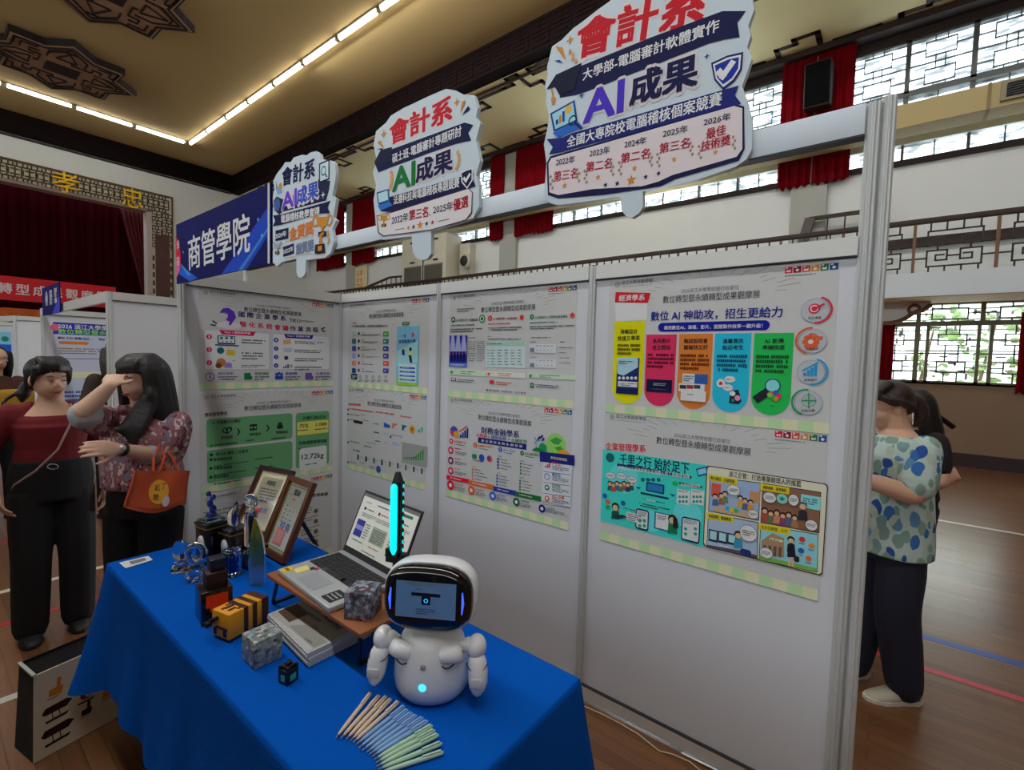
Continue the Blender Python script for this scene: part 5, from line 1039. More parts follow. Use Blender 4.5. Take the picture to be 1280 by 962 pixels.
# smallest sign
OUT = [(90, 866), (68, 842), (62, 800), (46, 745), (60, 690), (50, 600), (66, 560), (55, 500), (70, 440), (60, 380), (75, 320), (65, 260), (90, 210), (130, 160), (150, 128), (190, 126), (210, 95), (270, 75), (300, 80), (330, 58), (370, 50), (396, 70), (402, 105), (482, 118), (502, 140), (508, 210), (502, 270), (482, 365), (512, 380), (506, 420), (490, 520), (512, 540), (482, 600), (494, 690), (472, 770), (432, 802), (296, 820), (292, 905), (285, 928), (262, 946), (242, 940), (230, 912), (228, 808), (130, 832)]
A = cut_sign((330, 180, 5.66), OUT)
A.text('會計系', (130, 237), (360, 168), 128, NV, 2, .05)
A.poly([(70, 400), (90, 370), (130, 390), (380, 285), (375, 250), (470, 260), (460, 330), (440, 400), (130, 480), (110, 500), (75, 470)], ink(30, 32, 62), 2); A.text('AI成果', (128, 412), (388, 316), 138, PKW, 3, .1); A.text('AI', (130, 410), (232, 372), 110, ink(96, 60, 190), 5, .06); A.text('成果', (236, 372), (386, 316), 120, ink(50, 80, 180), 5, .05)
A.rr((392, 138), (464, 250), .01, NV, 4); A.rr((400, 146), (458, 242), .008, ink(190, 210, 224), 5); A.ring((424, 190), 18, .25, NV, 6); A.line([(434, 210), (448, 232)], .01, NV, 6)
A.star((420, 360), 16, WH, 4, 4, .3); A.circ((94, 430), 22, ink(60, 90, 150), 4); A.poly([(84, 310), (120, 290), (130, 345), (96, 355)], ink(110, 160, 200), 3); A.poly([(86, 262), (96, 300), (88, 322)], ink(60, 120, 190), 4); A.circ((118, 300), 12, GOLD, 4)
A.poly([(66, 505), (130, 498), (440, 412), (472, 400), (452, 448), (468, 488), (400, 492), (120, 572), (64, 582), (82, 544)], NV, 5); A.text('電腦稽核教學實踐', (124, 532), (396, 472), 58, WH, 7, .03)
A.line([(100, 646), (156, 634)], .085, NV, 3); A.text('2024年', (84, 652), (160, 630), 40, WH, 5, .03); A.text('金質獎', (182, 642), (352, 586), 92, ink(206, 116, 50), 5, .05)
A.line([(154, 758), (196, 744)], .08, NV, 3); A.text('2022年', (136, 764), (210, 738), 38, WH, 5, .03); A.text('銀質獎', (230, 746), (354, 712), 78, ink(110, 120, 150), 5, .05)
A.line([(150, 690), (350, 652)], .003, GOLD, 4); A.line([(150, 806), (350, 770)], .003, GOLD, 4)
trophy_print(A, 416, 565, 46, GOLD, ink(34, 30, 34)); A.rect((382, 722), (430, 770), ink(34, 30, 34), 8); A.poly([(366, 712), (432, 704), (436, 772), (362, 776)], ink(34, 30, 34), 8); A.rect((386, 724), (414, 752), GOLD, 9); A.poly([(396, 640), (412, 638), (416, 706), (394, 708)], GOLD, 9)
trophy_print(A, 97, 730, 24, ink(150, 154, 164), ink(40, 36, 40))
for k in range(5): A.ellipse((455+6*(k % 2), 620+20*k), 7, ink(206, 150, 90), 6, 10)
sign_done(A, OUT, 'smallest cut-out award sign with gold cup, beside the blue fascia sign')
# blue fascia board of the booth
def fascia(X, pts, z, label, txt):
    A = Art((X-.040, 0, 0), (0, -1, 0), (0, 0, 1), z); U = [A.q(p) for p in pts]; u0, u1 = min(p[0] for p in U), max(p[0] for p in U); v0, v1 = min(p[1] for p in U), max(p[1] for p in U)
    A.slab([(u0, v0), (u1, v0), (u1, v1), (u0, v1)], mat('deep_blue_banner', (8, 14, 98), .6, noise=.25, nscale=5, spec=.1), .008); A.z = None
    w_, h_ = u1-u0, v1-v0; P = lambda x, y: (u0+x*w_, v1-y*h_)
    if txt:
        A.poly([P(.55, 1), P(1, .25), P(1, .6), P(.8, 1)], ink(30, 70, 190), 1); A.poly([P(.72, 1), P(1, .5), P(1, .54), P(.76, 1)], ink(60, 130, 220), 2); A.poly([P(.03, .66), P(.28, .98), P(.18, 1), P(0, .8)], ink(30, 90, 210), 1); A.poly([P(.02, .6), P(.2, .9), P(.16, .92)], ink(60, 140, 230), 2)
        A.poly([P(0, .18), P(.045, .3), P(.07, .55), P(.06, .75), P(0, .92)], ink(196, 24, 50), 3); A.poly([P(0, .62), P(.05, .6), P(.05, .78), P(0, .92)], ink(220, 110, 150), 4)
        A.text('學', P(.012, .36), P(.05, .36), .05, WH, 5); A.text('院', P(.012, .62), P(.05, .62), .05, WH, 5)
        A.text(txt, P(.17, .56), P(.83, .52), .168, mat('sign_white', (236, 236, 240), .5, noise=.01), 5, .02)
        for c in ((.9, .4), (.93, .62), (.1, .5)): A.star(P(*c), .012, ink(130, 190, 240), 3, 4, .3)
        A.upoly([(u1-.018, v0), (u1, v0), (u1, v1), (u1-.018, v1)], M['aluw'], 8)
    else:
        for k in range(3): A.text(('商管學院', '資訊學院', '教育學院')[k], P(.2+.28*k, .5), P(.34+.28*k, .5), .26, WH, 3, .02) if False else [A.text(ch, P(.2+.26*k, .26+.16*j), P(.36+.26*k, .26+.16*j), .055, WH, 3, .02) for j, ch in enumerate(('永續發', '教學組', '學生事')[k])]
        A.poly([P(.6, 1), P(1, .4), P(1, 1)], ink(60, 70, 190), 1)
    tag(A.build('fascia_sign', (X, -(u0+u1)/2, v0)), label, 'sign')
fascia(FX, [(107, 432), (715, 190), (740, 690), (139, 815)], (200, 200, 5.344), 'dark blue fascia sign with large white characters at the top of the booth left wall', '商管學院')
fascia(FX, [(210, 165), (290, 130), (300, 275), (215, 298)], (0, 320, 4.008), 'small purple blue fascia sign with white vertical lettering on the booth beyond the aisle', '')

# ================================================================== TABLE AND WHAT STANDS ON IT
TZ = .75
tb = thing('folding_table', (.785, 1.51, 0), 'long folding table hidden under the blue cloth', 'table')
q = MB(); q.b2((.485, .63, .722), (1.085, 2.385, .746), mat('table_laminate', (190, 186, 178), .5, noise=.03), bev=.004); part(q, 'tabletop', tb)
for x in (.56, 1.01):
    for y in (.85, 2.2): q = MB(); q.tube([(x, y, 0), (x, y, .722)], .014, M['alu'], 10); part(q, 'leg', tb)
mb = MB()
X0, X1, Y0, Y1 = .470, 1.100, .616, 2.400
per = []
def side(a, b, n):
    for i in range(n): per.append((a[0]+(b[0]-a[0])*i/n, a[1]+(b[1]-a[1])*i/n))
side((X0, Y0), (X1, Y0), 30); side((X1, Y0), (X1, Y1), 84); side((X1, Y1), (X0, Y1), 30); side((X0, Y1), (X0, Y0), 84)
cx, cy = (X0+X1)/2, (Y0+Y1)/2; N = len(per); rows = 22; rings = []
inn = []
for k, (s, z) in enumerate(((.0, TZ), (.5, TZ), (.9, TZ), (.985, TZ), (.997, TZ-.0015))):
    if k: inn.append([(cx+(x-cx)*s, cy+(y-cy)*s, z) for x, y in per])
for r in range(rows+1):
    t = r/rows; ring = []
    for i, (x, y) in enumerate(per):
        nx = -1 if abs(x-X0) < 1e-6 else (1 if abs(x-X1) < 1e-6 else 0); ny = -1 if abs(y-Y0) < 1e-6 else (1 if abs(y-Y1) < 1e-6 else 0)
        dc = min(math.hypot(x-a, y-b) for a in (X0, X1) for b in (Y0, Y1))
        cor = math.exp(-(dc/.10)**2)
        s_ = i*.0212 if True else 0
        wave = (.010*math.sin(s_*17)+.007*math.sin(s_*31+1))*t*t
        nxx, nyy = nx, ny
        if cor > .02:
            vx, vy = (x-cx)/(X1-X0)*2, (y-cy)/(Y1-Y0)*2
            kx = math.copysign(1, vx); ky = math.copysign(1, vy); nxx = nx*(1-cor)+kx*cor*.9; nyy = ny*(1-cor)+ky*cor*.45
        out = .003+(.010+.028*t)*(t**.7)+wave+cor*.075*t
        zz = TZ-.003-(TZ-.315)*t-(.012*math.sin(s_*9)*t)-cor*.06*t
        if r == 0: out = .002
        ring.append((x+nxx*out, y+nyy*out, zz))
    rings.append(ring)
R = inn+rings; vs = [(cx, cy, TZ)]+[p for g in R for p in g]; fs = [(0, 1+i, 1+(i+1) % N) for i in range(N)]
for k in range(len(R)-1):
    for i in range(N): j = (i+1) % N; fs.append((1+k*N+i, 1+(k+1)*N+i, 1+(k+1)*N+j, 1+k*N+j))
mb.add(vs, fs, M['cloth'], None, True)
tag(mb.build('tablecloth', (cx, cy, .3)), 'royal blue cloth draped over the long display table', 'tablecloth')
TZ += .0008

# --- white card left at the table end
A = Art((0, 0, TZ+.001), (0, -1, 0), (1, 0, 0)); A.slab([(-2.364, .498), (-2.285, .501), (-2.300, .592), (-2.358, .592)], mat('white_card', (232, 232, 230), .5, noise=.01), .001)
A.bars((-2.352, .512), (-2.335, .507), 1, GY, 1); A.upoly([(-2.345, .525), (-2.305, .525), (-2.312, .575), (-2.345, .575)], ink(120, 122, 124), 1)
tag(A.build('paper_card', (.545, 2.325, TZ)), 'small white paper card lying at the far left end of the blue table', 'card')

# --- glass and crystal trophies
GL = glass('clear_crystal', (250, 253, 255)); GB = glass('pale_blue_crystal', (170, 205, 245)); GD = glass('deep_blue_crystal', (50, 80, 200)); GT = glass('teal_tinted_glass', (190, 232, 232))
BLK = mat('black_lacquer', (16, 12, 12), .2, coat=.5, noise=.1, nscale=20); BRZ = mat('gold_trim', (200, 150, 50), .3, metal=.8, noise=.1, nscale=30); MAR = mat('dark_maroon_block', (40, 10, 12), .5, noise=.3, nscale=60)
def TR(x, y, z, a=0.): return Matrix.Translation((x, y, z)) @ Matrix.Rotation(R_(a), 4, 'Z')
def facet(mb, T, rings, n, m):
    mb.loft([[(r*math.cos(2*math.pi*(j+.5*(k % 2)*tw)/n), r*sy*math.sin(2*math.pi*(j+.5*(k % 2)*tw)/n), z) for j in range(n)] for k, (r, z, sy, tw) in enumerate(rings)], m, T, True, False)
t = thing('crystal_trophy', (.633, 2.117, TZ), 'small clear crystal trophy with faceted foot and round body, leftmost of the trophies', 'trophy', 'glass trophies')
q = MB(); facet(q, TR(.633, 2.117, TZ), [(.036, 0, 1, 0), (.030, .012, 1, 1), (.022, .03, 1, 0), (.012, .036, 1, 0)], 7, GL); part(q, 'foot', t)
q = MB(); q.ell((0, 0, .078), (.030, .012, .042), GL, TR(.633, 2.117, TZ, -40), 14, 9); part(q, 'body', t)
t = thing('crystal_trophy', (.641, 1.971, TZ), 'clear crystal ring trophy standing in front of the black trophy pedestals', 'trophy', 'glass trophies')
q = MB(); facet(q, TR(.641, 1.985, TZ), [(.030, 0, .8, 0), (.036, .02, .8, 1), (.028, .05, .7, 0), (.012, .062, .7, 0)], 8, GL); part(q, 'foot', t)
q = MB(); c = Vector((.644, 1.985, TZ+.098)); e1 = Vector((.62, -.78, 0)); e2 = Vector((0, 0, 1)); q.tube([c+e1*(.030*math.cos(k*.2618))+e2*(.034*math.sin(k*.2618)) for k in range(24)], .0125, GB, 8, closed=True); part(q, 'ring', t)
def pedestal(x, y, w_, h, nm, a=10):
    t = thing('pedestal_trophy', (x, y, TZ), nm, 'trophy', 'pedestal trophies')
    q = MB(); q.box((0, 0, h/2-.006), (w_, w_, h-.012), BLK, TR(x, y, TZ, a), bev=.003); q.box((0, 0, h-.02), (w_+.004, w_+.004, .004), BRZ, TR(x, y, TZ, a)); q.box((0, 0, .02), (w_+.004, w_+.004, .004), BRZ, TR(x, y, TZ, a)); q.box((0, 0, h-.006), (w_+.006, w_+.006, .012), BLK, TR(x, y, TZ, a), bev=.002); part(q, 'pedestal', t)
    q = MB(); T = TR(x, y, TZ, a) @ Matrix.Translation((-w_/2-.001, 0, h*.5)) @ Matrix.Rotation(R_(90), 4, 'Y') @ Matrix.Rotation(R_(180), 4, 'Z')
    q.lathe([(.001, -.001), (.026, -.001), (.026, .001), (.001, .002)], mat('white_medallion', (214, 214, 222), .3, noise=.1, nscale=60), n=20, T=T, sx=1.3, sy=.85); part(q, 'medallion', t)
    return t
t = pedestal(.745, 2.125, .082, .165, 'black pedestal trophy with gold trim topped by a deep blue crystal figure')
q = MB(); q.box((0, 0, .172), (.075, .075, .008), GT, TR(.745, 2.125, TZ, 10), bev=.001); part(q, 'glass_plate', t)
q = MB(); T = TR(.745, 2.125, TZ+.177, 10)
for c, r in (((0, 0, .012), (.022, .016, .014)), ((.006, 0, .034), (.014, .012, .018)), ((-.004, .002, .058), (.012, .01, .016)), ((.004, -.004, .082), (.012, .009, .014)), ((-.008, .004, .098), (.010, .008, .012))): q.ell(c, r, GD, T, 9, 6)
part(q, 'crystal_figure', t)
t = pedestal(.795, 2.035, .078, .148, 'black pedestal trophy with a white medallion and a clear crystal flame on top')
q = MB(); T = TR(.795, 2.035, TZ+.148, -40); q.loft([[(r*math.cos(2*math.pi*j/14)+dx, .35*r*math.sin(2*math.pi*j/14), z) for j in range(14)] for r, z, dx in ((.008, 0, 0), (.022, .012, 0), (.027, .034, -.002), (.022, .058, -.004), (.012, .082, .002), (.002, .104, .012))], GL, T); part(q, 'crystal_flame', t)
q = MB(); q.loft([[(r*math.cos(2*math.pi*j/10)+dx, .5*r*math.sin(2*math.pi*j/10), z) for j in range(10)] for r, z, dx in ((.003, .006, 0), (.010, .022, 0), (.008, .045, .002), (.001, .07, .006))], GD, T); part(q, 'blue_core', t)
t = thing('column_trophy', (.825, 1.955, TZ), 'tall clear crystal column trophy with a round disc at its top', 'trophy', 'pedestal trophies')
q = MB(); q.box((0, 0, .036), (.062, .062, .072), BLK, TR(.825, 1.955, TZ, 8), bev=.002); q.box((-.0315, .02, .036), (.002, .02, .07), BRZ, TR(.825, 1.955, TZ, 8)); part(q, 'base', t)
q = MB(); q.box((0, 0, .078), (.09, .09, .012), GT, TR(.825, 1.955, TZ, 8), bev=.002); part(q, 'glass_plate', t)
q = MB(); q.box((0, 0, .152), (.036, .036, .135), GL, TR(.825, 1.955, TZ, 30), bev=.004); part(q, 'column', t)
q = MB(); q.box((0, 0, .150), (.012, .003, .11), mat('pink_etched_core', (226, 150, 140), .4, noise=.2), TR(.825, 1.955, TZ, -40)); part(q, 'etched_core', t)
q = MB(); q.ell((0, 0, .228), (.018, .018, .012), GL, TR(.825, 1.955, TZ), 8, 5); q.lathe([(.001, -.004), (.026, -.004), (.026, .004), (.001, .004)], GL, n=24, T=TR(.825, 1.955, TZ+.262, -38) @ Matrix.Rotation(R_(90), 4, 'X')); q.tube([(.825+.62*.026*math.cos(k*.2618), 1.955-.78*.026*math.cos(k*.2618), TZ+.262+.026*math.sin(k*.2618)) for k in range(24)], .0035, mat('silver_rim', (200, 200, 205), .2, metal=.9), 6, closed=True); part(q, 'disc', t)
t = thing('crystal_trophy', (.746, 1.935, TZ), 'clear crystal drum with a shiny oval top between ring trophy and glass blade', 'trophy', 'glass trophies')
q = MB(); q.lathe([(.030, 0), (.034, .006), (.034, .08), (.031, .086), (.026, .088)], GL, (.746, 1.935, TZ), 16, smooth=False); part(q, 'drum', t)
q = MB(); q.ell((.746, 1.935, TZ+.096), (.034, .030, .010), GL, None, 14, 6); part(q, 'cap', t)
q = MB(); q.box((0, 0, .04), (.02, .02, .06), GD, TR(.746, 1.935, TZ, 20)); part(q, 'blue_core', t)
# green and yellow glass blade
gm = bpy.data.materials.new('green_yellow_glass'); gm.use_nodes = True; nt = gm.node_tree; b = nt.nodes['Principled BSDF']; b.inputs['Transmission Weight'].default_value = .72; b.inputs['Roughness'].default_value = .05
tc = nt.nodes.new('ShaderNodeTexCoord'); sx_ = nt.nodes.new('ShaderNodeSeparateXYZ'); cr_ = nt.nodes.new('ShaderNodeValToRGB'); nt.links.new(tc.outputs['Generated'], sx_.inputs[0]); nt.links.new(sx_.outputs['Z'], cr_.inputs[0]); nt.links.new(cr_.outputs[0], b.inputs['Base Color'])
e = cr_.color_ramp.elements; e[0].position = .15; e[0].color = (.30, .55, .80, 1); e[1].position = .95; e[1].color = (.50, .50, .05, 1); e2_ = e.new(.6); e2_.color = (.14, .34, .16, 1)
q = MB(); T = TR(.770, 1.775, TZ, -48)
prof = [(-.024, 0), (.024, 0), (.029, .05), (.028, .12), (.020, .18), (.000, .248), (-.008, .250), (-.022, .17), (-.029, .09)]
q.loft([[(x, y, z) for x, z in prof] for y in (-.006, .006)], gm, T, True, False); tag(q.build('glass_award', (.77, 1.775, TZ)), 'tall pointed glass award tinted yellow green at the tip, right of the trophies', 'trophy')

# --- framed certificates leaning back
def cert(BR, wv, ld, lean, wd, ht, fm, nm, matte, art):
    BR = Vector((*BR, TZ)); U = -Vector((*wv, 0)).normalized(); ldv = Vector((*ld, 0)).normalized(); ldv = (ldv-U*ldv.dot(U)).normalized()
    V = (Vector((0, 0, 1))*math.cos(R_(lean))+ldv*math.sin(R_(lean))).normalized(); Nn = U.cross(V); O = BR-U*wd
    t = thing('framed_certificate', BR-U*(wd/2), nm, 'certificate', 'framed certificates')
    def P(u, v, n): return O+U*u+V*v+Nn*n
    def slab(q, u0, v0, u1, v1, n0, n1, m): q.add([P(u, v, n) for n in (n0, n1) for u, v in ((u0, v0), (u1, v0), (u1, v1), (u0, v1))], [(3, 2, 1, 0), (4, 5, 6, 7), (0, 1, 5, 4), (1, 2, 6, 5), (2, 3, 7, 6), (3, 0, 4, 7)], m)
    f = .020; d0, d1 = .004, .022
    q = MB(); slab(q, 0, 0, wd, f, d0, d1, fm); slab(q, 0, ht-f, wd, ht, d0, d1, fm); slab(q, 0, f, f, ht-f, d0, d1, fm); slab(q, wd-f, f, wd, ht-f, d0, d1, fm)
    g2 = mat(fm.name+'_inner_lip', (120, 84, 40), .4, metal=.4, noise=.1); i = f; j = .005
    slab(q, i, i, wd-i, i+j, d0, d1-.005, g2); slab(q, i, ht-i-j, wd-i, ht-i, d0, d1-.005, g2); slab(q, i, i, i+j, ht-i, d0, d1-.005, g2); slab(q, wd-i-j, i, wd-i, ht-i, d0, d1-.005, g2); part(q, 'frame', t)
    A = Art(O+Nn*.010, U, V); A.slab([(f, f), (wd-f, f), (wd-f, ht-f), (f, ht-f)], matte, .004); art(A, wd, ht); part(A, 'certificate_sheet', t)
    q = MB(); slab(q, f, f, wd-f, ht-f, .0125, .0137, M['picture']); part(q, 'glass', t)
    q = MB(); slab(q, 0, 0, wd, ht, 0, .004, mat('brown_backboard', (96, 70, 50), .8, noise=.1)); part(q, 'backboard', t)
    b = P(wd/2, ht*.62, 0); q = MB(); q.bar(b, (b.x+ldv.x*.10, b.y+ldv.y*.10, TZ+.002), .05, .003, mat('brown_backboard', (96, 70, 50), .8)); part(q, 'strut', t)
def artA(A, w_, h_):
    A.slab([(.045, .05), (w_-.045, .05), (w_-.045, h_-.05), (.045, h_-.05)], mat('ivory_sheet', (240, 237, 224), .55, noise=.02), .0005)
    A.text('感謝狀', (w_/2-.03, h_-.075), (w_/2+.03, h_-.075), .022, DK, 3, .02); A.bars((.06, h_-.10), (w_-.06, h_-.17), 5, GY, 2); A.text('會計系', (w_/2-.03, .15), (w_/2+.03, .15), .018, DK, 3); A.text('主任', (w_/2-.005, .11), (w_/2+.05, .11), .024, ink(40, 90, 190), 3, .02); A.upoly([(w_/2-.03, .075), (w_/2+.0, .075), (w_/2+.0, .115), (w_/2-.03, .115)], ink(206, 60, 70), 2)
def artB(A, w_, h_):
    A.slab([(.03, .03), (w_-.03, .03), (w_-.03, h_-.03), (.03, h_-.03)], mat('silver_grey_sheet', (228, 234, 228), .5, noise=.03), .0005)
    A.line([(.036, .036), (w_-.036, .036), (w_-.036, h_-.036), (.036, h_-.036)], .004, ink(130, 140, 96), 2, True)
    A.text('獎狀', (w_/2-.024, h_-.06), (w_/2+.024, h_-.06), .026, DK, 3, .03); A.bars((w_/2-.02, h_-.08), (w_/2+.02, h_-.10), 1, ink(190, 110, 90), 3)
    for k in range(3):
        for j in range(5+k): A.bars((.06+.03*k, h_-.115-.017*j), (.072+.03*k, h_-.128-.017*j), 1, GY, 3)
    A.text('校長', (w_/2-.035, .13), (w_/2+.045, .125), .032, ink(50, 110, 170), 3, .02); A.upoly([(.055, .05), (.125, .05), (.125, .115), (.055, .115)], ink(214, 120, 120), 3); A.upoly([(.062, .057), (.118, .057), (.118, .108), (.062, .108)], ink(224, 150, 146), 4)
cert((1.005, 2.195), (-.05, .225), (.976, .217), 28, .235, .315, mat('dark_plum_wood', (46, 24, 30), .35, noise=.2, nscale=20), 'certificate in a dark plum frame, farther back behind the trophies', mat('cream_mount', (232, 224, 186), .6, noise=.02), artA)
cert((.925, 1.865), (0, 1), (1, 0), 23, .205, .330, mat('chestnut_wood', (92, 48, 26), .35, noise=.25, nscale=20), 'certificate in a chestnut brown frame with a large pink seal, nearer the laptop', mat('olive_mount', (176, 172, 124), .6, noise=.03), artB)

# --- blocky ornaments
def voxmat(name, cols, sc, rough=.55):
    m = bpy.data.materials.new(name); m.use_nodes = True; nt = m.node_tree; b = nt.nodes['Principled BSDF']; b.inputs['Roughness'].default_value = rough
    tc = nt.nodes.new('ShaderNodeTexCoord'); vo = nt.nodes.new('ShaderNodeTexVoronoi'); vo.distance = 'CHEBYCHEV'; vo.inputs['Scale'].default_value = sc; cr = nt.nodes.new('ShaderNodeValToRGB'); cr.color_ramp.interpolation = 'CONSTANT'
    sp = nt.nodes.new('ShaderNodeSeparateColor'); nt.links.new(tc.outputs['Object'], vo.inputs['Vector']); nt.links.new(vo.outputs['Color'], sp.inputs[0]); nt.links.new(sp.outputs[0], cr.inputs[0]); nt.links.new(cr.outputs[0], b.inputs['Base Color'])
    e = cr.color_ramp.elements
    while len(e) < len(cols): e.new(.5)
    for k, (p, c) in enumerate(cols): e[k].position = p; e[k].color = (*[s2l(v) for v in c], 1)
    return m
t = thing('block_ornament', (.588, 1.66, TZ), 'stepped black block ornament with a glowing orange red front face, behind the striped block', 'ornament', 'block ornaments')
T = TR(.588, 1.662, TZ, -8)
q = MB(); q.box((0, 0, .052), (.086, .088, .104), BLK, T, bev=.001); part(q, 'black_body', t)
q = MB(); q.box((0, -.0445, .056), (.060, .003, .068), mat('orange_red_panel', (196, 46, 8), .5, noise=.25, nscale=40, emit=.12), T); part(q, 'orange_panel', t)
q = MB()
for y, z, w_, h_ in ((-.02, .03, .03, .018), (-.005, .022, .02, .014), (.012, .028, .016, .01), (-.03, .046, .014, .014)): q.box((y*.9, -.0465, z), (w_, .004, h_), BLK, T)
part(q, 'dark_pixels', t)
q = MB(); q.box((.004, 0, .128), (.058, .062, .050), MAR, T, bev=.001); part(q, 'maroon_step', t)
q = MB(); q.box((.008, .004, .172), (.042, .046, .038), mat('navy_block', (16, 18, 44), .4, noise=.2), T, bev=.001); part(q, 'navy_step', t)
YEL = mat('amber_yellow_plastic', (236, 160, 18), .5, noise=.05, nscale=20); BRN = mat('dark_brown_plastic', (66, 22, 20), .5, noise=.1, nscale=20)
t = thing('block_ornament', (.612, 1.52, TZ), 'amber yellow block ornament with brown stripes', 'ornament', 'block ornaments')
T = TR(.612, 1.522, TZ+.004, 13.4)
q = MB(); q.box((0, 0, .042), (.128, .076, .076), YEL, T, bev=.0015); part(q, 'yellow_body', t)
q = MB()
for x, w_ in ((-.010, .014), (.019, .015), (.054, .023)): q.box((x, 0, .042), (w_, .0775, .0775), BRN, T)
part(q, 'brown_stripes', t)
q = MB()
for x, y, w_, d_ in ((-.036, -.012, .024, .010), (-.030, .008, .030, .012), (-.022, -.024, .012, .010), (-.046, .012, .012, .010), (-.024, .022, .016, .008)): q.box((x, y, .0802), (w_, d_, .0012), BRN, T)
part(q, 'brown_patches', t); q = MB()
q.box((-.0645, -.020, .022), (.002, .014, .022), M['black'], T); q.box((-.0645, .024, .020), (.002, .012, .020), M['black'], T); q.box((-.0645, -.006, .034), (.003, .05, .006), BRN, T)
part(q, 'front_marks', t)
q = MB()
for y, z in ((.012, .062), (.022, .056), (.03, .048)): q.box((-.075, y, z), (.022, .008, .008), M['black'], T)
q.box((-.090, .018, .052), (.016, .016, .012), M['black'], T); part(q, 'black_feelers', t)
ST = voxmat('grey_speckled_stone', [(0, (138, 148, 148)), (.35, (164, 174, 172)), (.6, (118, 128, 130)), (.82, (196, 200, 180)), (.93, (92, 98, 94))], 95)
ORE = voxmat('dark_speckled_ore', [(0, (96, 98, 112)), (.3, (134, 136, 148)), (.55, (60, 60, 70)), (.78, (160, 162, 172)), (.95, (110, 50, 62))], 95)
def cubeorn(x, y, z, s, a, m, nm):
    mb = MB(); mb.box((0, 0, s/2), (s, s, s), m, TR(x, y, z, a), bev=.0015)
    rnd = random.Random(int(x*1000)); T = TR(x, y, z, a)
    for k in range(26):     # raised pixel chips
        f = rnd.choice((0, 1, 2)); u = rnd.randint(-4, 3)*s/9; v = rnd.randint(1, 8)*s/9; w_ = s/9*rnd.choice((1, 1, 2))
        if f == 0: mb.box((-s/2-.0004, u, v), (.001, w_, s/9), m, T)
        elif f == 1: mb.box((u, -s/2-.0004, v), (w_, .001, s/9), m, T)
        else: mb.box((u, v-s/2, s+.0002), (w_, s/9, .001), m, T)
    tag(mb.build('stone_cube', (x, y, z)), nm, 'ornament', 'block ornaments')
cubeorn(.590, 1.330, TZ, .075, 1, ST, 'grey speckled stone cube on the blue cloth in front of the magazines')
cubeorn(.770, 1.119, .8808, .076, 30, ORE, 'dark speckled ore cube on the wooden stand, in front of the laptop')
t = thing('block_lantern', (.590, 1.186, TZ), 'tiny black block lantern with teal windows, nearest the pens', 'ornament', 'block ornaments')
T = TR(.592, 1.186, TZ, 14)
q = MB(); q.box((0, 0, .018), (.034, .034, .036), M['black'], T, bev=.001); q.box((0, 0, .040), (.026, .026, .008), MAR, T); q.box((0, 0, .047), (.012, .012, .008), M['black'], T)
for a, b in ((-1, -1), (-1, 1), (1, -1), (1, 1)): q.box((a*.013, b*.013, .040), (.007, .007, .010), M['black'], T)
part(q, 'body', t)
q = MB(); tl = mat('teal_window', (40, 130, 120), .4, noise=.1, emit=.15)
for s in (-1, 1): q.box((s*.0172, 0, .016), (.001, .014, .016), tl, T); q.box((0, s*.0172, .016), (.018, .001, .016), tl, T)
part(q, 'windows', t)
# small pixel toy behind the ore cube
q = MB(); T = TR(.832, 1.045, .8808, 32); px = [(0, 0, 1), (1, 0, 1), (2, 0, 2), (3, 0, 1), (0, 1, 1), (1, 1, 2), (2, 1, 2), (3, 1, 1), (0, 2, 1), (1, 2, 1), (2, 2, 2), (0, 3, 3), (1, 3, 1), (0, 4, 3)]
for x, z, c in px: q.box((-.02+.012*x, 0, .007+.012*z), (.0122, .016, .0122), [None, mat('teal_pixel', (60, 170, 140), .5), mat('rose_pixel', (180, 70, 90), .5), mat('dark_pixel', (30, 30, 40), .5)][c], T)
tag(q.build('pixel_toy', (.832, 1.045, .8808)), 'little teal and rose pixel toy between the ore cube and the white robot', 'toy')
# glowing sword
t = thing('toy_sword', (.872, 1.105, .8808), 'upright toy sword with a glowing cyan pixel blade behind the white robot', 'toy')
CY = mat('glowing_cyan_blade', (10, 200, 220), .4, emit=1.1, emit_rgb=(0, 226, 240))
T = TR(.872, 1.105, .8808, 20)
q = MB(); q.box((0, 0, .02), (.030, .030, .04), M['black'], T); q.box((0, 0, .08), (.016, .018, .09), M['black'], T); part(q, 'hilt', t)
q = MB(); q.box((0, 0, .128), (.022, .062, .018), M['black'], T); q.box((0, .026, .145), (.020, .014, .022), M['black'], T); q.box((0, -.024, .140), (.020, .014, .014), M['black'], T); part(q, 'guard', t)
q = MB(); q.box((0, 0, .245), (.026, .022, .225), M['black'], T)
for k in range(18): q.box((.002, -.012, .15+.0118*k), (.022, .006 if k % 2 else .002, .0118), M['black'], T)
q.loft([[(x*s, y*s, z) for x, y in ((-.012, -.012), (.012, -.012), (.012, .012), (-.012, .012))] for z, s in ((.355, 1), (.384, .45))], M['black'], T, True, False); part(q, 'dark_blade', t)
q = MB(); q.tube([(-.0135, .003, .145), (-.0135, .003, .16), (-.0135, .003, .25), (-.0135, .003, .345), (-.0135, .003, .352)], [.004, .0105, .0112, .0105, .004], CY, 10, T)
for k in range(9): q.box((.006, -.0152, .155+.0236*k), (.005, .0012, .009), CY, T)
part(q, 'cyan_edge', t)

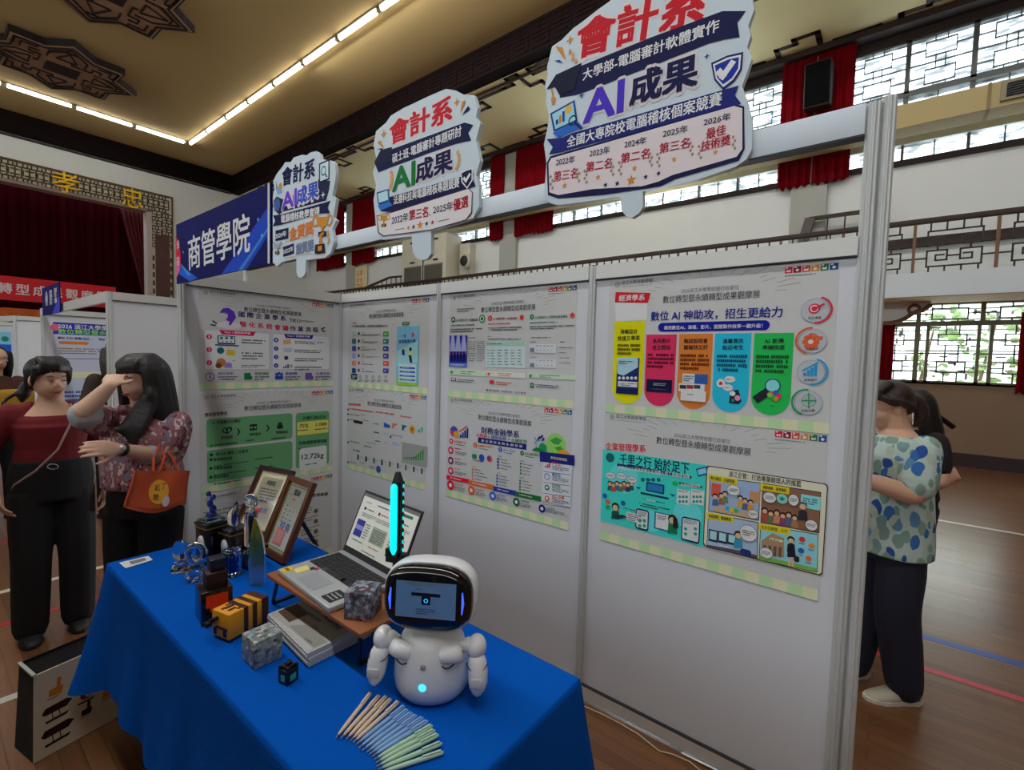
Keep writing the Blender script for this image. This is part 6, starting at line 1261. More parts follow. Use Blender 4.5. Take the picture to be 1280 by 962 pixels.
# --- magazines
for k in range(5):
    A = Art((0, 0, TZ+.0078*(k+1)), (0, -1, 0), (1, 0, 0)); rnd = random.Random(k); dx, dy = rnd.uniform(-.003, .003), rnd.uniform(-.003, .003)
    if k == 4: dx = dy = 0
    ug = lambda u, v: (-1.478+dy+u*.280+.02*v*.0, .672+dx+v*.200+(-.022)*u)
    A.slab([ug(0, 0), ug(1, 0), ug(1, 1), ug(0, 1)], mat('magazine_paper', (206, 204, 198), .55, noise=.05, nscale=14), .0074)
    for j in range(3): z_ = A.O.z-.0018*(j+1); pass
    if k == 4:
        up = lambda pts, m_, l=1: A.upoly([ug(*p) for p in pts], m_, l)
        up([(.02, .03), (.98, .03), (.98, .97), (.02, .97)], ink(158, 158, 154), 1); up([(.03, .14), (.34, .14), (.34, .46), (.03, .46)], mat('brown_cover_picture', (84, 56, 42), .5, noise=.5, nscale=120), 2)
        A.text('STUDIES IT-AUDITING', ug(.14, .60), ug(.86, .60), .016, DK, 3, .03); A.bars(ug(.18, .50), ug(.80, .44), 1, GY, 3, cell=.012); up([(.40, .10), (.95, .12), (.97, .3), (.6, .40)], ink(140, 138, 130), 2); up([(.05, .02), (.98, .02), (.98, .10), (.5, .08)], ink(176, 176, 174), 3); A.bars(ug(.75, .16), ug(.93, .12), 1, GY, 4)
    tag(A.build('magazine', (.77, 1.34, TZ+.0078*k)), ('grey magazine with a brown cover picture, topmost of the stack under the wooden stand', 'plain magazine, lowest in the stack under the wooden stand', 'plain magazine, second from the bottom of the stack', 'plain magazine, middle one of the stack of five', 'plain magazine just under the topmost one of the stack')[(k+1) % 5], 'magazine', 'magazines stacked under the stand')

# --- laptop stand, laptop
st = thing('laptop_stand', (.85, 1.30, TZ), 'low wooden laptop stand with black legs on the blue table', 'stand')
WD = mat('orange_brown_wood', (150, 88, 48), .45, noise=.25, nscale=18)
q = MB(); q.b2((.707, 1.040, .868), (.990, 1.562, .8806), WD, bev=.002); part(q, 'board', st)
for y, yo in ((1.545, 1.600), (1.085, 1.100)):
    q = MB()
    q.bar((.738, y, .868), (.745, yo, TZ+.004), .012, .006, M['black'], (1, 0, 0)); q.bar((.965, y, .868), (.960, yo, TZ+.004), .012, .006, M['black'], (1, 0, 0)); q.bar((.745, yo, TZ+.004), (.960, yo, TZ+.004), .012, .008, M['black']); part(q, 'leg', st)
lp = thing('laptop', (.84, 1.35, .8808), 'open silver laptop with lit screen and yellow sticky notes', 'laptop')
T = TR(.832, 1.352, .8808, -3.6)      # local: x towards the screen, y along the width
SIL = mat('silver_laptop', (190, 192, 196), .35, metal=.35, noise=.02); KB = mat('dark_grey_keys', (36, 36, 40), .5, noise=.1)
q = MB(); q.box((0, 0, .009), (.232, .345, .017), SIL, T, bev=.003); base = part(q, 'base', lp)
q = MB()
q.box((.038, 0, .0178), (.108, .318, .0006), mat('keyboard_well', (70, 71, 75), .5, noise=.05), T)
for r in range(6):
    n = 16
    for c in range(n):
        w_ = .0170
        if r == 0 and 4 <= c <= 9:
            if c == 4: q.box((-.006, .0, .0190), (.0135, .110, .0022), KB, T)
            continue
        q.box((-.006+.0176*r, .149-.0199*c, .0190), (.0140, w_, .0022), KB, T)
sub(q, 'keyboard', lp, base)
q = MB(); q.box((-.068, .01, .0177), (.066, .115, .0006), mat('touchpad_silver', (176, 178, 184), .3, metal=.3), T); sub(q, 'touchpad', lp, base)
for (x, y, w_, d_, c, nm) in ((-.094, .148, .038, .034, (226, 190, 20), 'sticky_note'), (-.060, .116, .038, .046, (226, 218, 120), 'sticky_note'), (-.034, .098, .020, .016, (40, 30, 60), 'processor_sticker'), (-.026, .086, .016, .014, (170, 30, 50), 'processor_sticker'), (-.072, -.122, .054, .058, (30, 31, 34), 'specification_sticker')):
    q = MB(); q.box((x, y, .0179), (d_, w_, .0008), mat('print_%d_%d_%d' % c, c, .6), T)
    if nm == 'specification_sticker':
        for k in range(3): q.box((x-.014+.013*k, y, .0184), (.004, w_*.7, .0004), mat('pale_print', (170, 172, 176), .6), T)
    if c == (226, 190, 20): q.box((x, y, .0184), (.010, .024, .0004), mat('brown_print', (120, 80, 20), .6), T)
    sub(q, nm, lp, base)
hin = T @ Vector((.112, 0, .016)); U = (T.to_3x3() @ Vector((0, -1, 0))).normalized(); bk = (T.to_3x3() @ Vector((1, 0, 0))).normalized(); V = (Vector((0, 0, 1))*math.cos(R_(24))+bk*math.sin(R_(24))).normalized(); Nn = U.cross(V)
A = Art(hin, U, V); A.slab([(-.1725, .0), (.1725, .0), (.1725, .222), (-.1725, .222)], M['black'], .006); lid = part(A, 'screen_lid', lp)
A = Art(hin+Nn*.0004, U, V, step=.0003); SCR = mat('laptop_screen_white', (206, 206, 196), .3, emit=.13, emit_rgb=(206, 208, 196)); A.slab([(-.165, .022), (.165, .022), (.165, .214), (-.165, .214)], SCR, .0002)
P = lambda x, y: (-.165+.33*x, .214-.192*y)
SCG = lambda r, g, b: ink(r, g, b, 1.0)
A.rect(P(0, 0), P(1, .06), SCG(120, 122, 120), 1); A.bars(P(.3, .12), P(.72, .17), 1, SCG(90, 96, 90), 1); A.rect(P(.76, .1), P(.92, .15), SCG(70, 120, 100), 1); A.bars(P(.08, .13), P(.24, .17), 1, SCG(150, 150, 130), 1)
for x, c in ((.08, (40, 60, 50)), (.36, (170, 60, 50)), (.68, (40, 100, 70))): A.circ(P(x+.02, .27), .006, SCG(*c), 2); A.bars(P(x+.05, .25), P(x+.25, .29), 1, SCG(*c), 2); A.bars(P(x, .34), P(x+.27, .42), 3, SCG(120, 122, 112), 2)
A.rect(P(.05, .48), P(.2, .78), SCG(60, 66, 150), 2); A.rect(P(.05, .58), P(.2, .66), SCG(150, 150, 210), 3); A.bars(P(.22, .5), P(.31, .78), 6, SCG(120, 122, 112), 2); A.rect(P(.36, .5), P(.62, .78), SCG(166, 172, 156), 2); A.bars(P(.38, .54), P(.6, .76), 6, SCG(110, 120, 110), 3)
A.bars(P(.68, .5), P(.92, .76), 5, SCG(120, 122, 112), 2); A.bars(P(.08, .83), P(.3, .87), 1, SCG(70, 130, 80), 2); A.bars(P(.38, .83), P(.6, .87), 1, SCG(190, 110, 70), 2); A.bars(P(.68, .83), P(.88, .87), 1, SCG(70, 130, 80), 2); A.bars(P(.3, .94), P(.66, .975), 1, SCG(70, 72, 66), 2)
sub(A, 'screen', lp, lid)

# --- robot
rb_t = thing('robot', (.815, .885, TZ), 'white tabletop robot with a black screen face and a glowing blue chest light', 'robot')
T = TR(.815, .885, TZ, -58)            # local -y is the robot's front
W_ = M['white']; DKG = mat('dark_seam_and_shade', (34, 34, 38), .5, noise=.1)
q = MB(); q.lathe([(.002, 0), (.066, 0), (.082, .006), (.0925, .024), (.0960, .048), (.0945, .080), (.089, .112), (.081, .138), (.069, .160), (.052, .174), (.03, .180), (.002, .181)], W_, n=40, T=T, sy=.88); part(q, 'body', rb_t)
q = MB(); q.lathe([(.002, -.004), (.034, -.003), (.046, .001), (.046, .006), (.02, .012)], mat('grey_neck', (150, 150, 154), .4), (0, 0, .172), 24, T); part(q, 'neck', rb_t)
def superell(mb, c, r, m, T, e=.55, n=40, k=24, yb=None):
    def f(v, p): return math.copysign(abs(v)**p, v)
    rings = []
    for i in range(k+1):
        a = -math.pi/2+math.pi*i/k; ca = max(abs(math.cos(a)), .003)
        rings.append([(c[0]+r[0]*f(ca, e)*f(math.cos(2*math.pi*j/n), e), c[1]+r[1]*f(ca, e)*f(math.sin(2*math.pi*j/n), e), c[2]+r[2]*f(math.sin(a), e)) for j in range(n)])
    mb.loft(rings, m, T)
def discell(mb, c, rx, rz, ys, m, T, e=.6, n=56):
    """stack of superellipse outlines facing -y; ys = [(y, scale)]"""
    def f(v, p): return math.copysign(abs(v)**p, v)
    mb.loft([[(c[0]+rx*s*f(math.cos(2*math.pi*j/n), e), y, c[2]+rz*s*f(math.sin(2*math.pi*j/n), e)) for j in range(n)] for y, s in ys], m, T)
Th = T @ Matrix.Translation((0, -.004, .258)) @ Matrix.Rotation(R_(-4), 4, 'X')
hd = MB(); discell(hd, (0, 0, 0), .117, .086, [(.066, .30), (.064, .5), (.056, .74), (.040, .90), (.016, .98), (-.012, 1.0), (-.030, .985), (-.034, .965)], W_, Th, .68); head = part(hd, 'head', rb_t)
q = MB(); discell(q, (0, 0, 0), .112, .081, [(-.028, .99), (-.040, .995), (-.050, .965), (-.057, .90), (-.061, .78), (-.063, .5), (-.0635, .1)], mat('glossy_black_visor', (6, 6, 9), .08, coat=.6), Th, .68); vis = sub(q, 'visor', rb_t, head)
A = Art(Th @ Vector((0, -.0645, 0)), Th.to_3x3() @ Vector((1, 0, 0)), Th.to_3x3() @ Vector((0, 0, 1)), step=.0003)
A.slab([(-.074, -.040), (.074, -.040), (.074, .046), (-.074, .046)], mat('robot_screen', (66, 92, 128), .15, emit=.22, emit_rgb=(84, 116, 160)), .001)
sc = lambda r, g, b: ink(r, g, b, 1.0)
A.rr((-.036, .020), (.036, .012), .002, sc(18, 22, 44), 1); A.rr((-.010, .012), (.012, -.008), .002, sc(10, 14, 40), 2); A.ring((.001, .002), .0055, .45, mat('screen_cyan_icon', (40, 160, 230), .3, emit=.8), 3); A.bars((-.024, .026), (-.004, .031), 1, sc(50, 70, 110), 2); A.bars((-.022, -.016), (.026, -.032), 3, sc(50, 70, 110), 2); A.upoly([(-.066, .046), (.066, .046), (-.01, .034), (-.04, .036)], sc(96, 122, 150), 1)
sub(A, 'screen', rb_t, head)
BL = mat('blue_led_strip', (40, 60, 230), .3, emit=1.3, emit_rgb=(60, 90, 255))
PNL = mat('light_grey_panel', (190, 191, 195), .35)
for s in (-1, 1):
    q = MB(); q.tube([(s*.0885, -.0605, -.026), (s*.0905, -.0612, 0), (s*.0885, -.0605, .026)], [.0014, .0034, .0014], BL, 8, Th); sub(q, 'led_strip', rb_t, head)
    q = MB(); q.tube([(s*.036, -.050, .126), (s*.040, -.053, .126), (s*.070, -.050, .128), (s*.086, -.044, .130)], [.012, .021, .022, .020], W_, 18, T); part(q, 'shoulder_socket', rb_t)
    q = MB(); q.tube([(s*.054+.024*math.cos(a), -.0735+.013*abs(math.cos(a)), .1265+.0225*math.sin(a)) for a in [math.pi*1.08+math.pi*.84*k/12 for k in range(13)]], .0018, DKG, 6, T); part(q, 'socket_shade', rb_t)  # dark arc colours in the shadow beneath each shoulder socket
    q = MB(); q.tube([(s*.078, -.034, .136), (s*.098, -.028, .142), (s*.116, -.026, .140)], [.014, .017, .02], W_, 14, T); q.ell((s*.120, -.027, .138), (.024, .029, .030), W_, T); arm = part(q, 'arm', rb_t)
    q = MB(); q.tube([(s*.120, -.034, .126), (s*.1235, -.038, .110), (s*.127, -.043, .086), (s*.129, -.050, .064), (s*.129, -.055, .050), (s*.129, -.058, .040), (s*.128, -.059, .034)], [.016, .0225, .0245, .0235, .019, .012, .004], W_, 20, T); sub(q, 'forearm', rb_t, arm)
    q = MB(); q.tube([(s*.124+.0245*math.cos(a), -.044-.018*abs(math.sin(a)), .106-.010*abs(math.sin(a))) for a in [math.pi*k/12 for k in range(13)]], .0014, DKG, 6, T); sub(q, 'elbow_seam', rb_t, arm)
    q = MB(); q.box((s*.1285, -.0695, .072), (.030, .009, .022), PNL, T @ Matrix.Translation((s*.1285, -.0695, .072)) @ Matrix.Rotation(R_(-14), 4, 'X') @ Matrix.Translation((-s*.1285, .0695, -.072)), bev=.003); sub(q, 'finger_panel', rb_t, arm)
q = MB(); q.ell((0, -.0842, .058), (.0095, .0022, .0095), mat('cyan_chest_light', (20, 150, 230), .3, emit=2.0, emit_rgb=(60, 190, 255)), T, 18, 8); part(q, 'chest_light', rb_t)
q = MB(); q.box((0, -.077, .106), (.013, .012, .012), mat('grey_chest_lens', (150, 150, 152), .3), T, bev=.003); part(q, 'chest_lens', rb_t)

# --- pens fanned out on the cloth
PENS = [((.563, .917), (.698, .979)), ((.570, .908), (.707, .955)), ((.576, .897), (.716, .940)), ((.579, .886), (.718, .924)), ((.581, .878), (.724, .902)), ((.582, .868), (.724, .880)), ((.579, .856), (.721, .864)), ((.581, .845), (.722, .849)), ((.584, .834), (.723, .834)), ((.585, .825), (.728, .817)), ((.586, .816), (.728, .801)), ((.583, .806), (.726, .783)), ((.581, .797), (.720, .768)), ((.577, .788), (.717, .752)), ((.574, .780), (.705, .729)), ((.570, .771), (.691, .709))]
PC = [('tan', (228, 206, 180))]*5+[('sky blue', (136, 178, 226))]*6+[('pale green', (180, 214, 186))]*5
ORD = ['first', 'second', 'third', 'fourth', 'fifth', 'sixth']
cnt = {}
for (a, b), (cn, c) in zip(PENS, PC):
    cnt[cn] = cnt.get(cn, 0)+1
    a, b = Vector((*a, TZ+.0052)), Vector((*b, TZ+.0052)); d = (b-a).normalized(); m = mat('matte_pen_'+cn.replace(' ', '_'), c, .5, noise=.03)
    pe = thing('pen', (a+b)/2-Vector((0, 0, .0052)), '%s pen, %s of its colour from the left in the fan of pens' % (cn, ORD[cnt[cn]-1]), 'pen', 'pens fanned out on the cloth')
    q = MB(); L_ = (b-a).length; q.tube([a+d*x for x in (.010, .024, .05, L_-.02, L_-.004, L_)], [.0022, .0040, .0050, .0050, .0044, .002], m, 12); part(q, 'barrel', pe)
    q = MB(); q.tube([a, a+d*.005, a+d*.011], [.0008, .0016, .0022], mat('grey_pen_tip', (140, 140, 140), .4, metal=.3), 8); part(q, 'tip', pe)
    q = MB(); u = Vector((0, 0, 1)); q.bar(a+d*(L_-.046)+u*.0063, a+d*(L_-.006)+u*.0066, .0042, .0016, m); part(q, 'clip', pe)

# --- on the floor
q = MB(); q.tube([(1.80, 1.15, .003), (1.905, 1.042, .003), (1.915, .96, .003), (1.918, .855, .003), (1.912, .773, .003), (1.884, .671, .003), (1.905, .62, .003), (1.913, .556, .003), (1.895, .50, .003), (1.84, .38, .003), (1.75, .2, .003)], .003, mat('beige_cable', (196, 170, 130), .6), 8)
tag(q.build('power_cable', (1.9, .7, 0)), 'thin beige cable lying on the floor along the back wall of the booth', 'cable')
q = MB(); q.add([(1.935, .60, .002), (1.99, .57, .002), (2.03, .42, .004), (1.93, .45, .012), (1.93, .52, .008)], [(0, 1, 2, 3, 4)], mat('white_paper', (225, 225, 228), .6, noise=.01)); q.add([(1.935, .60, .001), (1.99, .57, .001), (2.03, .42, .002), (1.93, .45, .010), (1.93, .52, .006)], [(4, 3, 2, 1, 0)], mat('white_paper', (225, 225, 228), .6))
tag(q.build('paper_sheet', (1.97, .52, 0)), 'white sheet of paper on the floor poking out under the booth back wall', 'paper')
# tote bag under the table end
tg = thing('tote_bag', (.40, 2.60, 0), 'cream tote bag printed with small animals, on the floor by the left table end', 'bag')
FL, FR_, BLc = Vector((.257, 2.497, 0)), Vector((.560, 2.562, 0)), Vector((.222, 2.665, 0)); BRc = FR_+(BLc-FL)
cream = mat('cream_canvas', (196, 182, 156), .8, noise=.06, nscale=60, bump=.1); dkc = mat('black_canvas', (16, 14, 15), .85, noise=.15, nscale=40)
U = (FR_-FL).normalized(); V = Vector((0, 0, 1)); Nn = U.cross(V); hgt = .345
A = Art(FL, U, V); wdt = (FR_-FL).length; A.slab([(0, .002), (wdt, .002), (wdt-.012, hgt), (.008, hgt)], cream, .006)
AB = ink(44, 26, 24, 1.); AO = ink(190, 120, 30, 1.); APK = ink(120, 60, 56, 1.)
def animal(cx, cy, s, c, kind):
    if kind == 0: A.upoly([(cx-.02*s, cy), (cx+.016*s, cy-.004*s), (cx+.022*s, cy+.022*s), (cx+.014*s, cy+.026*s), (cx+.016*s, cy+.058*s), (cx+.004*s, cy+.058*s), (cx+.002*s, cy+.026*s), (cx-.018*s, cy+.024*s)], c, 2); A.bars((cx-.024*s, cy-.006*s), (cx+.024*s, cy-.012*s), 1, AB, 2, cell=.05)
    elif kind == 1: A.upoly([(cx-.04*s, cy), (cx-.03*s, cy+.018*s), (cx+.03*s, cy+.022*s), (cx+.046*s, cy+.012*s), (cx+.03*s, cy-.006*s), (cx-.03*s, cy-.008*s)], c, 2); [A.line([(cx+k*s, cy-.004*s), (cx+k*s+.003, cy-.03*s)], .003, c, 2) for k in (-.012, .008)]; A.upoly([(cx-.03*s, cy-.03*s), (cx+.036*s, cy-.026*s), (cx+.03*s, cy-.036*s), (cx-.03*s, cy-.038*s)], c, 2)
    else: A.circ((cx, cy), .02*s, c, 2); A.circ((cx+.006, cy-.004), .009*s, cream, 3); A.upoly([(cx-.03*s, cy-.026*s), (cx+.03*s, cy-.024*s), (cx+.02*s, cy-.032*s), (cx-.024*s, cy-.033*s)], AB, 2)
for cx, cy, s, c, k in ((.07, .235, 1.1, AO, 0), (.07, .175, 1.1, AB, 1), (.07, .085, 1.2, AB, 1), (.16, .265, .8, APK, 1), (.165, .175, 1, APK, 2), (.165, .09, .9, AB, 0), (.24, .23, 1, AB, 1), (.24, .12, 1, AO, 0)): animal(cx, cy, s, c, k)
part(A, 'front_panel', tg)
q = MB(); q.add([FL, BLc, BLc+V*hgt*.98+Vector((.02, .0, 0)), FL+V*hgt+U*.008, FR_, BRc, BRc+V*hgt*.98, FR_+V*hgt], [(0, 3, 2, 1), (4, 5, 6, 7), (1, 2, 6, 5), (0, 1, 5, 4)], dkc); part(q, 'dark_side_panels', tg)
q = MB(); q.add([FL+V*(hgt-.03)+U*.02+Vector((.0, .02, 0)), BLc+V*(hgt-.02)+U*.03, BRc+V*(hgt-.02)-U*.02, FR_+V*(hgt-.03)-U*.02+Vector((0, .02, 0))], [(0, 3, 2, 1), (0, 1, 2, 3)], dkc); part(q, 'contents', tg)
q = MB(); q.bar(FL+V*(hgt+.002)+U*.008, BLc+V*(hgt*.98)+Vector((.02, 0, 0)), .012, .006, mat('pale_piping', (170, 168, 164), .7)); part(q, 'piping', tg)

# ================================================================== PEOPLE
SK = mat('warm_skin', (206, 160, 132), .55, noise=.03, nscale=8); SK2 = mat('pale_skin', (214, 172, 146), .55, noise=.03, nscale=8)
HAIRM = mat('black_hair', (20, 13, 13), .5, noise=.4, nscale=60, bump=.3); HAIRB = mat('dark_brown_hair', (46, 30, 26), .5, noise=.4, nscale=60, bump=.3)
LIP = mat('lip_red', (166, 76, 72), .5); EYEW = mat('eye_white', (220, 214, 208), .3); EYED = mat('eye_dark', (24, 16, 14), .25); BROW = mat('eyebrow_dark', (48, 32, 28), .7)
def blob(mb, mtl, voxel, smooth=4):
    """melt overlapping closed shapes into one continuous surface; returns an MB"""
    me = bpy.data.meshes.new('b'); me.from_pydata([tuple(p) for p in mb.v], [], mb.f); me.update()
    o = bpy.data.objects.new('b', me); COL.objects.link(o)
    r = o.modifiers.new('r', 'REMESH'); r.mode = 'VOXEL'; r.voxel_size = voxel; r.use_smooth_shade = True
    if smooth: s = o.modifiers.new('s', 'SMOOTH'); s.iterations = smooth; s.factor = .5
    e = bpy.data.meshes.new_from_object(o.evaluated_get(bpy.context.evaluated_depsgraph_get()))
    out = MB(); out.add([tuple(v.co) for v in e.vertices], [tuple(p.vertices) for p in e.polygons], mtl, None, True)
    bpy.data.objects.remove(o); bpy.data.meshes.remove(me); bpy.data.meshes.remove(e)
    return out
class Fig:
    def __init__(s, base, ang, k=1.):
        s.o = Vector((*base, 0)); a = R_(ang); s.F = Vector((math.cos(a), math.sin(a), 0)); s.L = Vector((-math.sin(a), math.cos(a), 0)); s.k = k
    def p(s, f, l, z): return s.o + s.F*(f*s.k) + s.L*(l*s.k) + Vector((0, 0, z*s.k))
    def torso(s, mb, rows, m, n=20):
        """rows: (z, forward offset, half width, half depth)"""
        mb.loft([[s.p(f+d*math.sin(2*math.pi*j/n), w_*math.cos(2*math.pi*j/n), z) for j in range(n)] for z, f, w_, d in rows], m)
def limb(mb, pts, rad, m, n=12, sub=4):
    P = [Vector(p) for p in pts]; out = []; rr = []
    for i in range(len(P)-1):
        p0, p1, p2, p3 = P[max(i-1, 0)], P[i], P[i+1], P[min(i+2, len(P)-1)]
        for k in range(sub):
            t = k/sub; q = .5*((2*p1)+(p2-p0)*t+(2*p0-5*p1+4*p2-p3)*t*t+(3*p1-p0-3*p2+p3)*t**3)
            out.append(q); rr.append(rad[i]+(rad[i+1]-rad[i])*t)
    out.append(P[-1]); rr.append(rad[-1]); mb.tube(out, rr, m, n)
    for p, r in ((P[0], rad[0]), (P[-1], rad[-1])): mb.ell(p, r*.98, m, None, 10, 6)
def hand(mb, wrist, d, n, thumb_side, m, curl=.35, k=1., spread=.1):
    """palm and five separate fingers; d = along the hand, n = out of the back of the hand"""
    d = Vector(d).normalized(); n = Vector(n); n = (n-d*n.dot(d)).normalized(); l = d.cross(n)*thumb_side
    w_ = Vector(wrist); r = .0078*k
    mb.loft([[w_+d*(x*k)+l*(a*wd*k*math.cos(t))+n*(th*k*math.sin(t)) for t in [2*math.pi*j/12 for j in range(12)] for a in (1,)] for x, wd, th in ((-.01, .024, .018), (.02, .031, .017), (.05, .038, .014), (.078, .037, .012), (.088, .030, .008))], m)
    for i, (off, ln) in enumerate(((.029, .9), (.0095, 1.0), (-.0095, .93), (-.028, .74))):
        p = w_+d*(.072*k)+l*(off*k); ang = 0; pts = [p-d*.015*k, p]; dd = (d+l*(off*spread*8)).normalized(); rad = [r*1.05, r*1.05]
        for seg, c in ((.040, curl*.7), (.026, curl*1.1), (.021, curl*.8)):
            ang += c; p = p+(dd*math.cos(ang)-n*math.sin(ang))*(seg*ln*k); pts.append(p); rad.append(r*(1-.09*len(rad)+.12))
        mb.tube(pts, rad, m, 8); mb.ell(pts[-1], rad[-1], m, None, 8, 5)
    p = w_+d*.022*k+l*.026*k; pts = [p-l*.012*k, p]
    for seg, (a, b) in ((.032, (.75, .65)), (.028, (.9, .4)), (.022, (.98, .2))):
        p = p+(d*a+l*b-n*.25).normalized()*(seg*k); pts.append(p)
    mb.tube(pts, [r*1.3, r*1.3, r*1.2, r*1.1, r*.9], m, 8); mb.ell(pts[-1], r*.9, m, None, 8, 5)
def head(mb, c, ang, tilt, m, k=1.):
    """skull, jaw, nose and ears into mb; returns the head frame"""
    T = Matrix.Translation(c) @ Matrix.Rotation(R_(ang), 4, 'Z') @ Matrix.Rotation(R_(tilt), 4, 'Y') @ Matrix.Scale(k, 4)
    mb.ell((-.012, 0, .022), (.092, .074, .092), m, T, 20, 14); mb.ell((.010, 0, -.028), (.074, .063, .070), m, T, 18, 12); mb.ell((.036, 0, -.068), (.040, .037, .032), m, T, 14, 10)
    mb.ell((.060, 0, -.035), (.030, .046, .040), m, T, 14, 10); mb.ell((.060, 0, .03), (.022, .05, .03), m, T, 14, 8)
    mb.loft([[T @ Vector((x+.0*j, r*math.cos(2*math.pi*j/8), z+r*.6*math.sin(2*math.pi*j/8))) for j in range(8)] for x, z, r in ((.07, .012, .007), (.086, -.006, .009), (.098, -.022, .012), (.088, -.030, .013), (.07, -.032, .012))], m)
    for s in (-1, 1): mb.ell((-.008, s*.074, -.012), (.016, .008, .028), m, T, 10, 8)
    return T
def face(mb, T, closed=False):
    for s in (-1, 1):
        mb.ell((.0815, s*.031, -.001), (.0085, .0145, .0022 if closed else .0056), EYED if closed else EYEW, T, 12, 8)
        if not closed: mb.ell((.0872, s*.031, -.001), (.0042, .0058, .0054), EYED, T, 10, 8)
        mb.loft([[T @ Vector((x, s*y, z+r*math.sin(a)) )+T.to_3x3() @ Vector((r*.5*math.cos(a), 0, 0)) for a in [2*math.pi*j/6 for j in range(6)]] for x, y, z, r in ((.086, .014, .020, .001), (.0855, .030, .025, .0028), (.076, .050, .021, .001))], BROW)
    mb.ell((.0865, 0, -.058), (.007, .021, .0042), LIP, T, 14, 8); mb.ell((.085, 0, -.066), (.007, .016, .0044), LIP, T, 14, 8)
TORSO = [(.80, 0, .135, .095), (.88, -.01, .160, .112), (.95, -.005, .150, .105), (1.03, .005, .128, .092), (1.12, .01, .136, .100), (1.20, .012, .150, .108), (1.255, 0, .148, .088), (1.295, -.008, .095, .066), (1.325, -.01, .055, .052)]
def infl(rows, d, z0=None, z1=None): return [(z, f, w_+d, dd+d) for z, f, w_, dd in rows if (z0 is None or z >= z0) and (z1 is None or z <= z1)]
def shoe(mb, T, m, sole, L_=.235, w_=.045):
    q = [[T @ Vector((x, wd*math.cos(a), max(.004, h*(.5+.5*math.sin(a))) if math.sin(a) > -.2 else .006)) for a in [2*math.pi*j/14 for j in range(14)]] for x, wd, h in ((-L_*.40, .018, .03), (-L_*.36, .034, .075), (-L_*.15, .036, .085), (.0, .038, .075), (L_*.2, w_, .055), (L_*.42, w_*.9, .038), (L_*.56, w_*.5, .026), (L_*.60, .008, .012))]
    mb.loft(q, m); mb.loft([[T @ Vector((x, wd*s, z)) for s, z in ((-1, 0), (1, 0), (1, .018), (-1, .018))] for x, wd in ((-L_*.41, .026), (-L_*.3, .040), (0, .041), (L_*.3, w_+.004), (L_*.5, w_*.8), (L_*.61, .016))], sole, None, True, False)
def legs(mb, G, hips, knees, ankles, r, m):
    for h, k_, a in zip(hips, knees, ankles): limb(mb, [h, (Vector(h)+Vector(k_))/2, k_, (Vector(k_)*.45+Vector(a)*.55), a], r, m)
def footT(p, ang): return Matrix.Translation((p[0], p[1], 0)) @ Matrix.Rotation(R_(ang), 4, 'Z')
def cover(mb, name, root, m, voxel, label=None, smooth=4):
    o = blob(mb, m, voxel, smooth).build(name, root.location, root)
    if label: o['label'] = label
    return o
def body_obj(name, base, skin, facemb, label):
    for i, m in enumerate(facemb.mats): pass
    o = skin; k0 = len(o.v); mp = [o.mi(m) for m in facemb.mats]
    for f, fm, fs in zip(facemb.f, facemb.fm, facemb.fs): o.f.append([k0+i for i in f]); o.fm.append(mp[fm]); o.fs.append(fs)
    o.v += facemb.v
    return tag(o.build(name, base), label, 'person')

def petal_mat(name, bgc, cols, sc, thr=.42, dist=.6):
    m = bpy.data.materials.new(name); m.use_nodes = True; nt = m.node_tree; b = nt.nodes['Principled BSDF']; b.inputs['Roughness'].default_value = .85; L = nt.links.new
    tc = nt.nodes.new('ShaderNodeTexCoord'); mp = nt.nodes.new('ShaderNodeMapping'); mp.inputs['Rotation'].default_value = (.6, .3, .5); mp.inputs['Scale'].default_value = (1.0, 1.0, .62)
    n = nt.nodes.new('ShaderNodeTexNoise'); n.inputs['Scale'].default_value = sc*.7; ad = nt.nodes.new('ShaderNodeMix'); ad.data_type = 'VECTOR'; ad.inputs[0].default_value = .06*dist
    vo = nt.nodes.new('ShaderNodeTexVoronoi'); vo.inputs['Scale'].default_value = sc
    L(tc.outputs['Object'], mp.inputs[0]); L(mp.outputs[0], n.inputs['Vector']); L(mp.outputs[0], ad.inputs[4]); L(n.outputs['Color'], ad.inputs[5]); L(ad.outputs[1], vo.inputs['Vector'])
    sp = nt.nodes.new('ShaderNodeSeparateColor'); cr = nt.nodes.new('ShaderNodeValToRGB'); cr.color_ramp.interpolation = 'CONSTANT'; L(vo.outputs['Color'], sp.inputs[0]); L(sp.outputs[0], cr.inputs[0])
    e = cr.color_ramp.elements
    while len(e) < len(cols): e.new(.5)
    for k, c in enumerate(cols): e[k].position = k/len(cols); e[k].color = (*[s2l(v) for v in c], 1)
    lt = nt.nodes.new('ShaderNodeMath'); lt.operation = 'LESS_THAN'; lt.inputs[1].default_value = thr; L(vo.outputs['Distance'], lt.inputs[0])
    mx = nt.nodes.new('ShaderNodeMix'); mx.data_type = 'RGBA'; mx.inputs[6].default_value = (*[s2l(v) for v in bgc], 1); L(lt.outputs[0], mx.inputs[0]); L(cr.outputs[0], mx.inputs[7]); L(mx.outputs[2], b.inputs['Base Color'])
    return m
FLORAL = petal_mat('floral_blouse_cloth', (150, 98, 104), [(190, 136, 138), (92, 46, 56), (196, 184, 182), (160, 98, 106), (120, 128, 150), (214, 192, 184), (108, 58, 68)], 36, .50, 2.2)
LEAFP = petal_mat('leaf_print_cloth', (182, 200, 190), [(34, 78, 152), (124, 152, 138), (92, 138, 176), (134, 160, 142), (120, 150, 150), (50, 104, 168), (176, 186, 168)], 25, .54, .5)
REDT = mat('dark_red_jersey', (112, 14, 24), .85, noise=.08, nscale=30); BLT = mat('black_trouser_cloth', (17, 17, 20), .85, noise=.15, nscale=40); NVT = mat('navy_trouser_cloth', (24, 26, 44), .85, noise=.15, nscale=40)
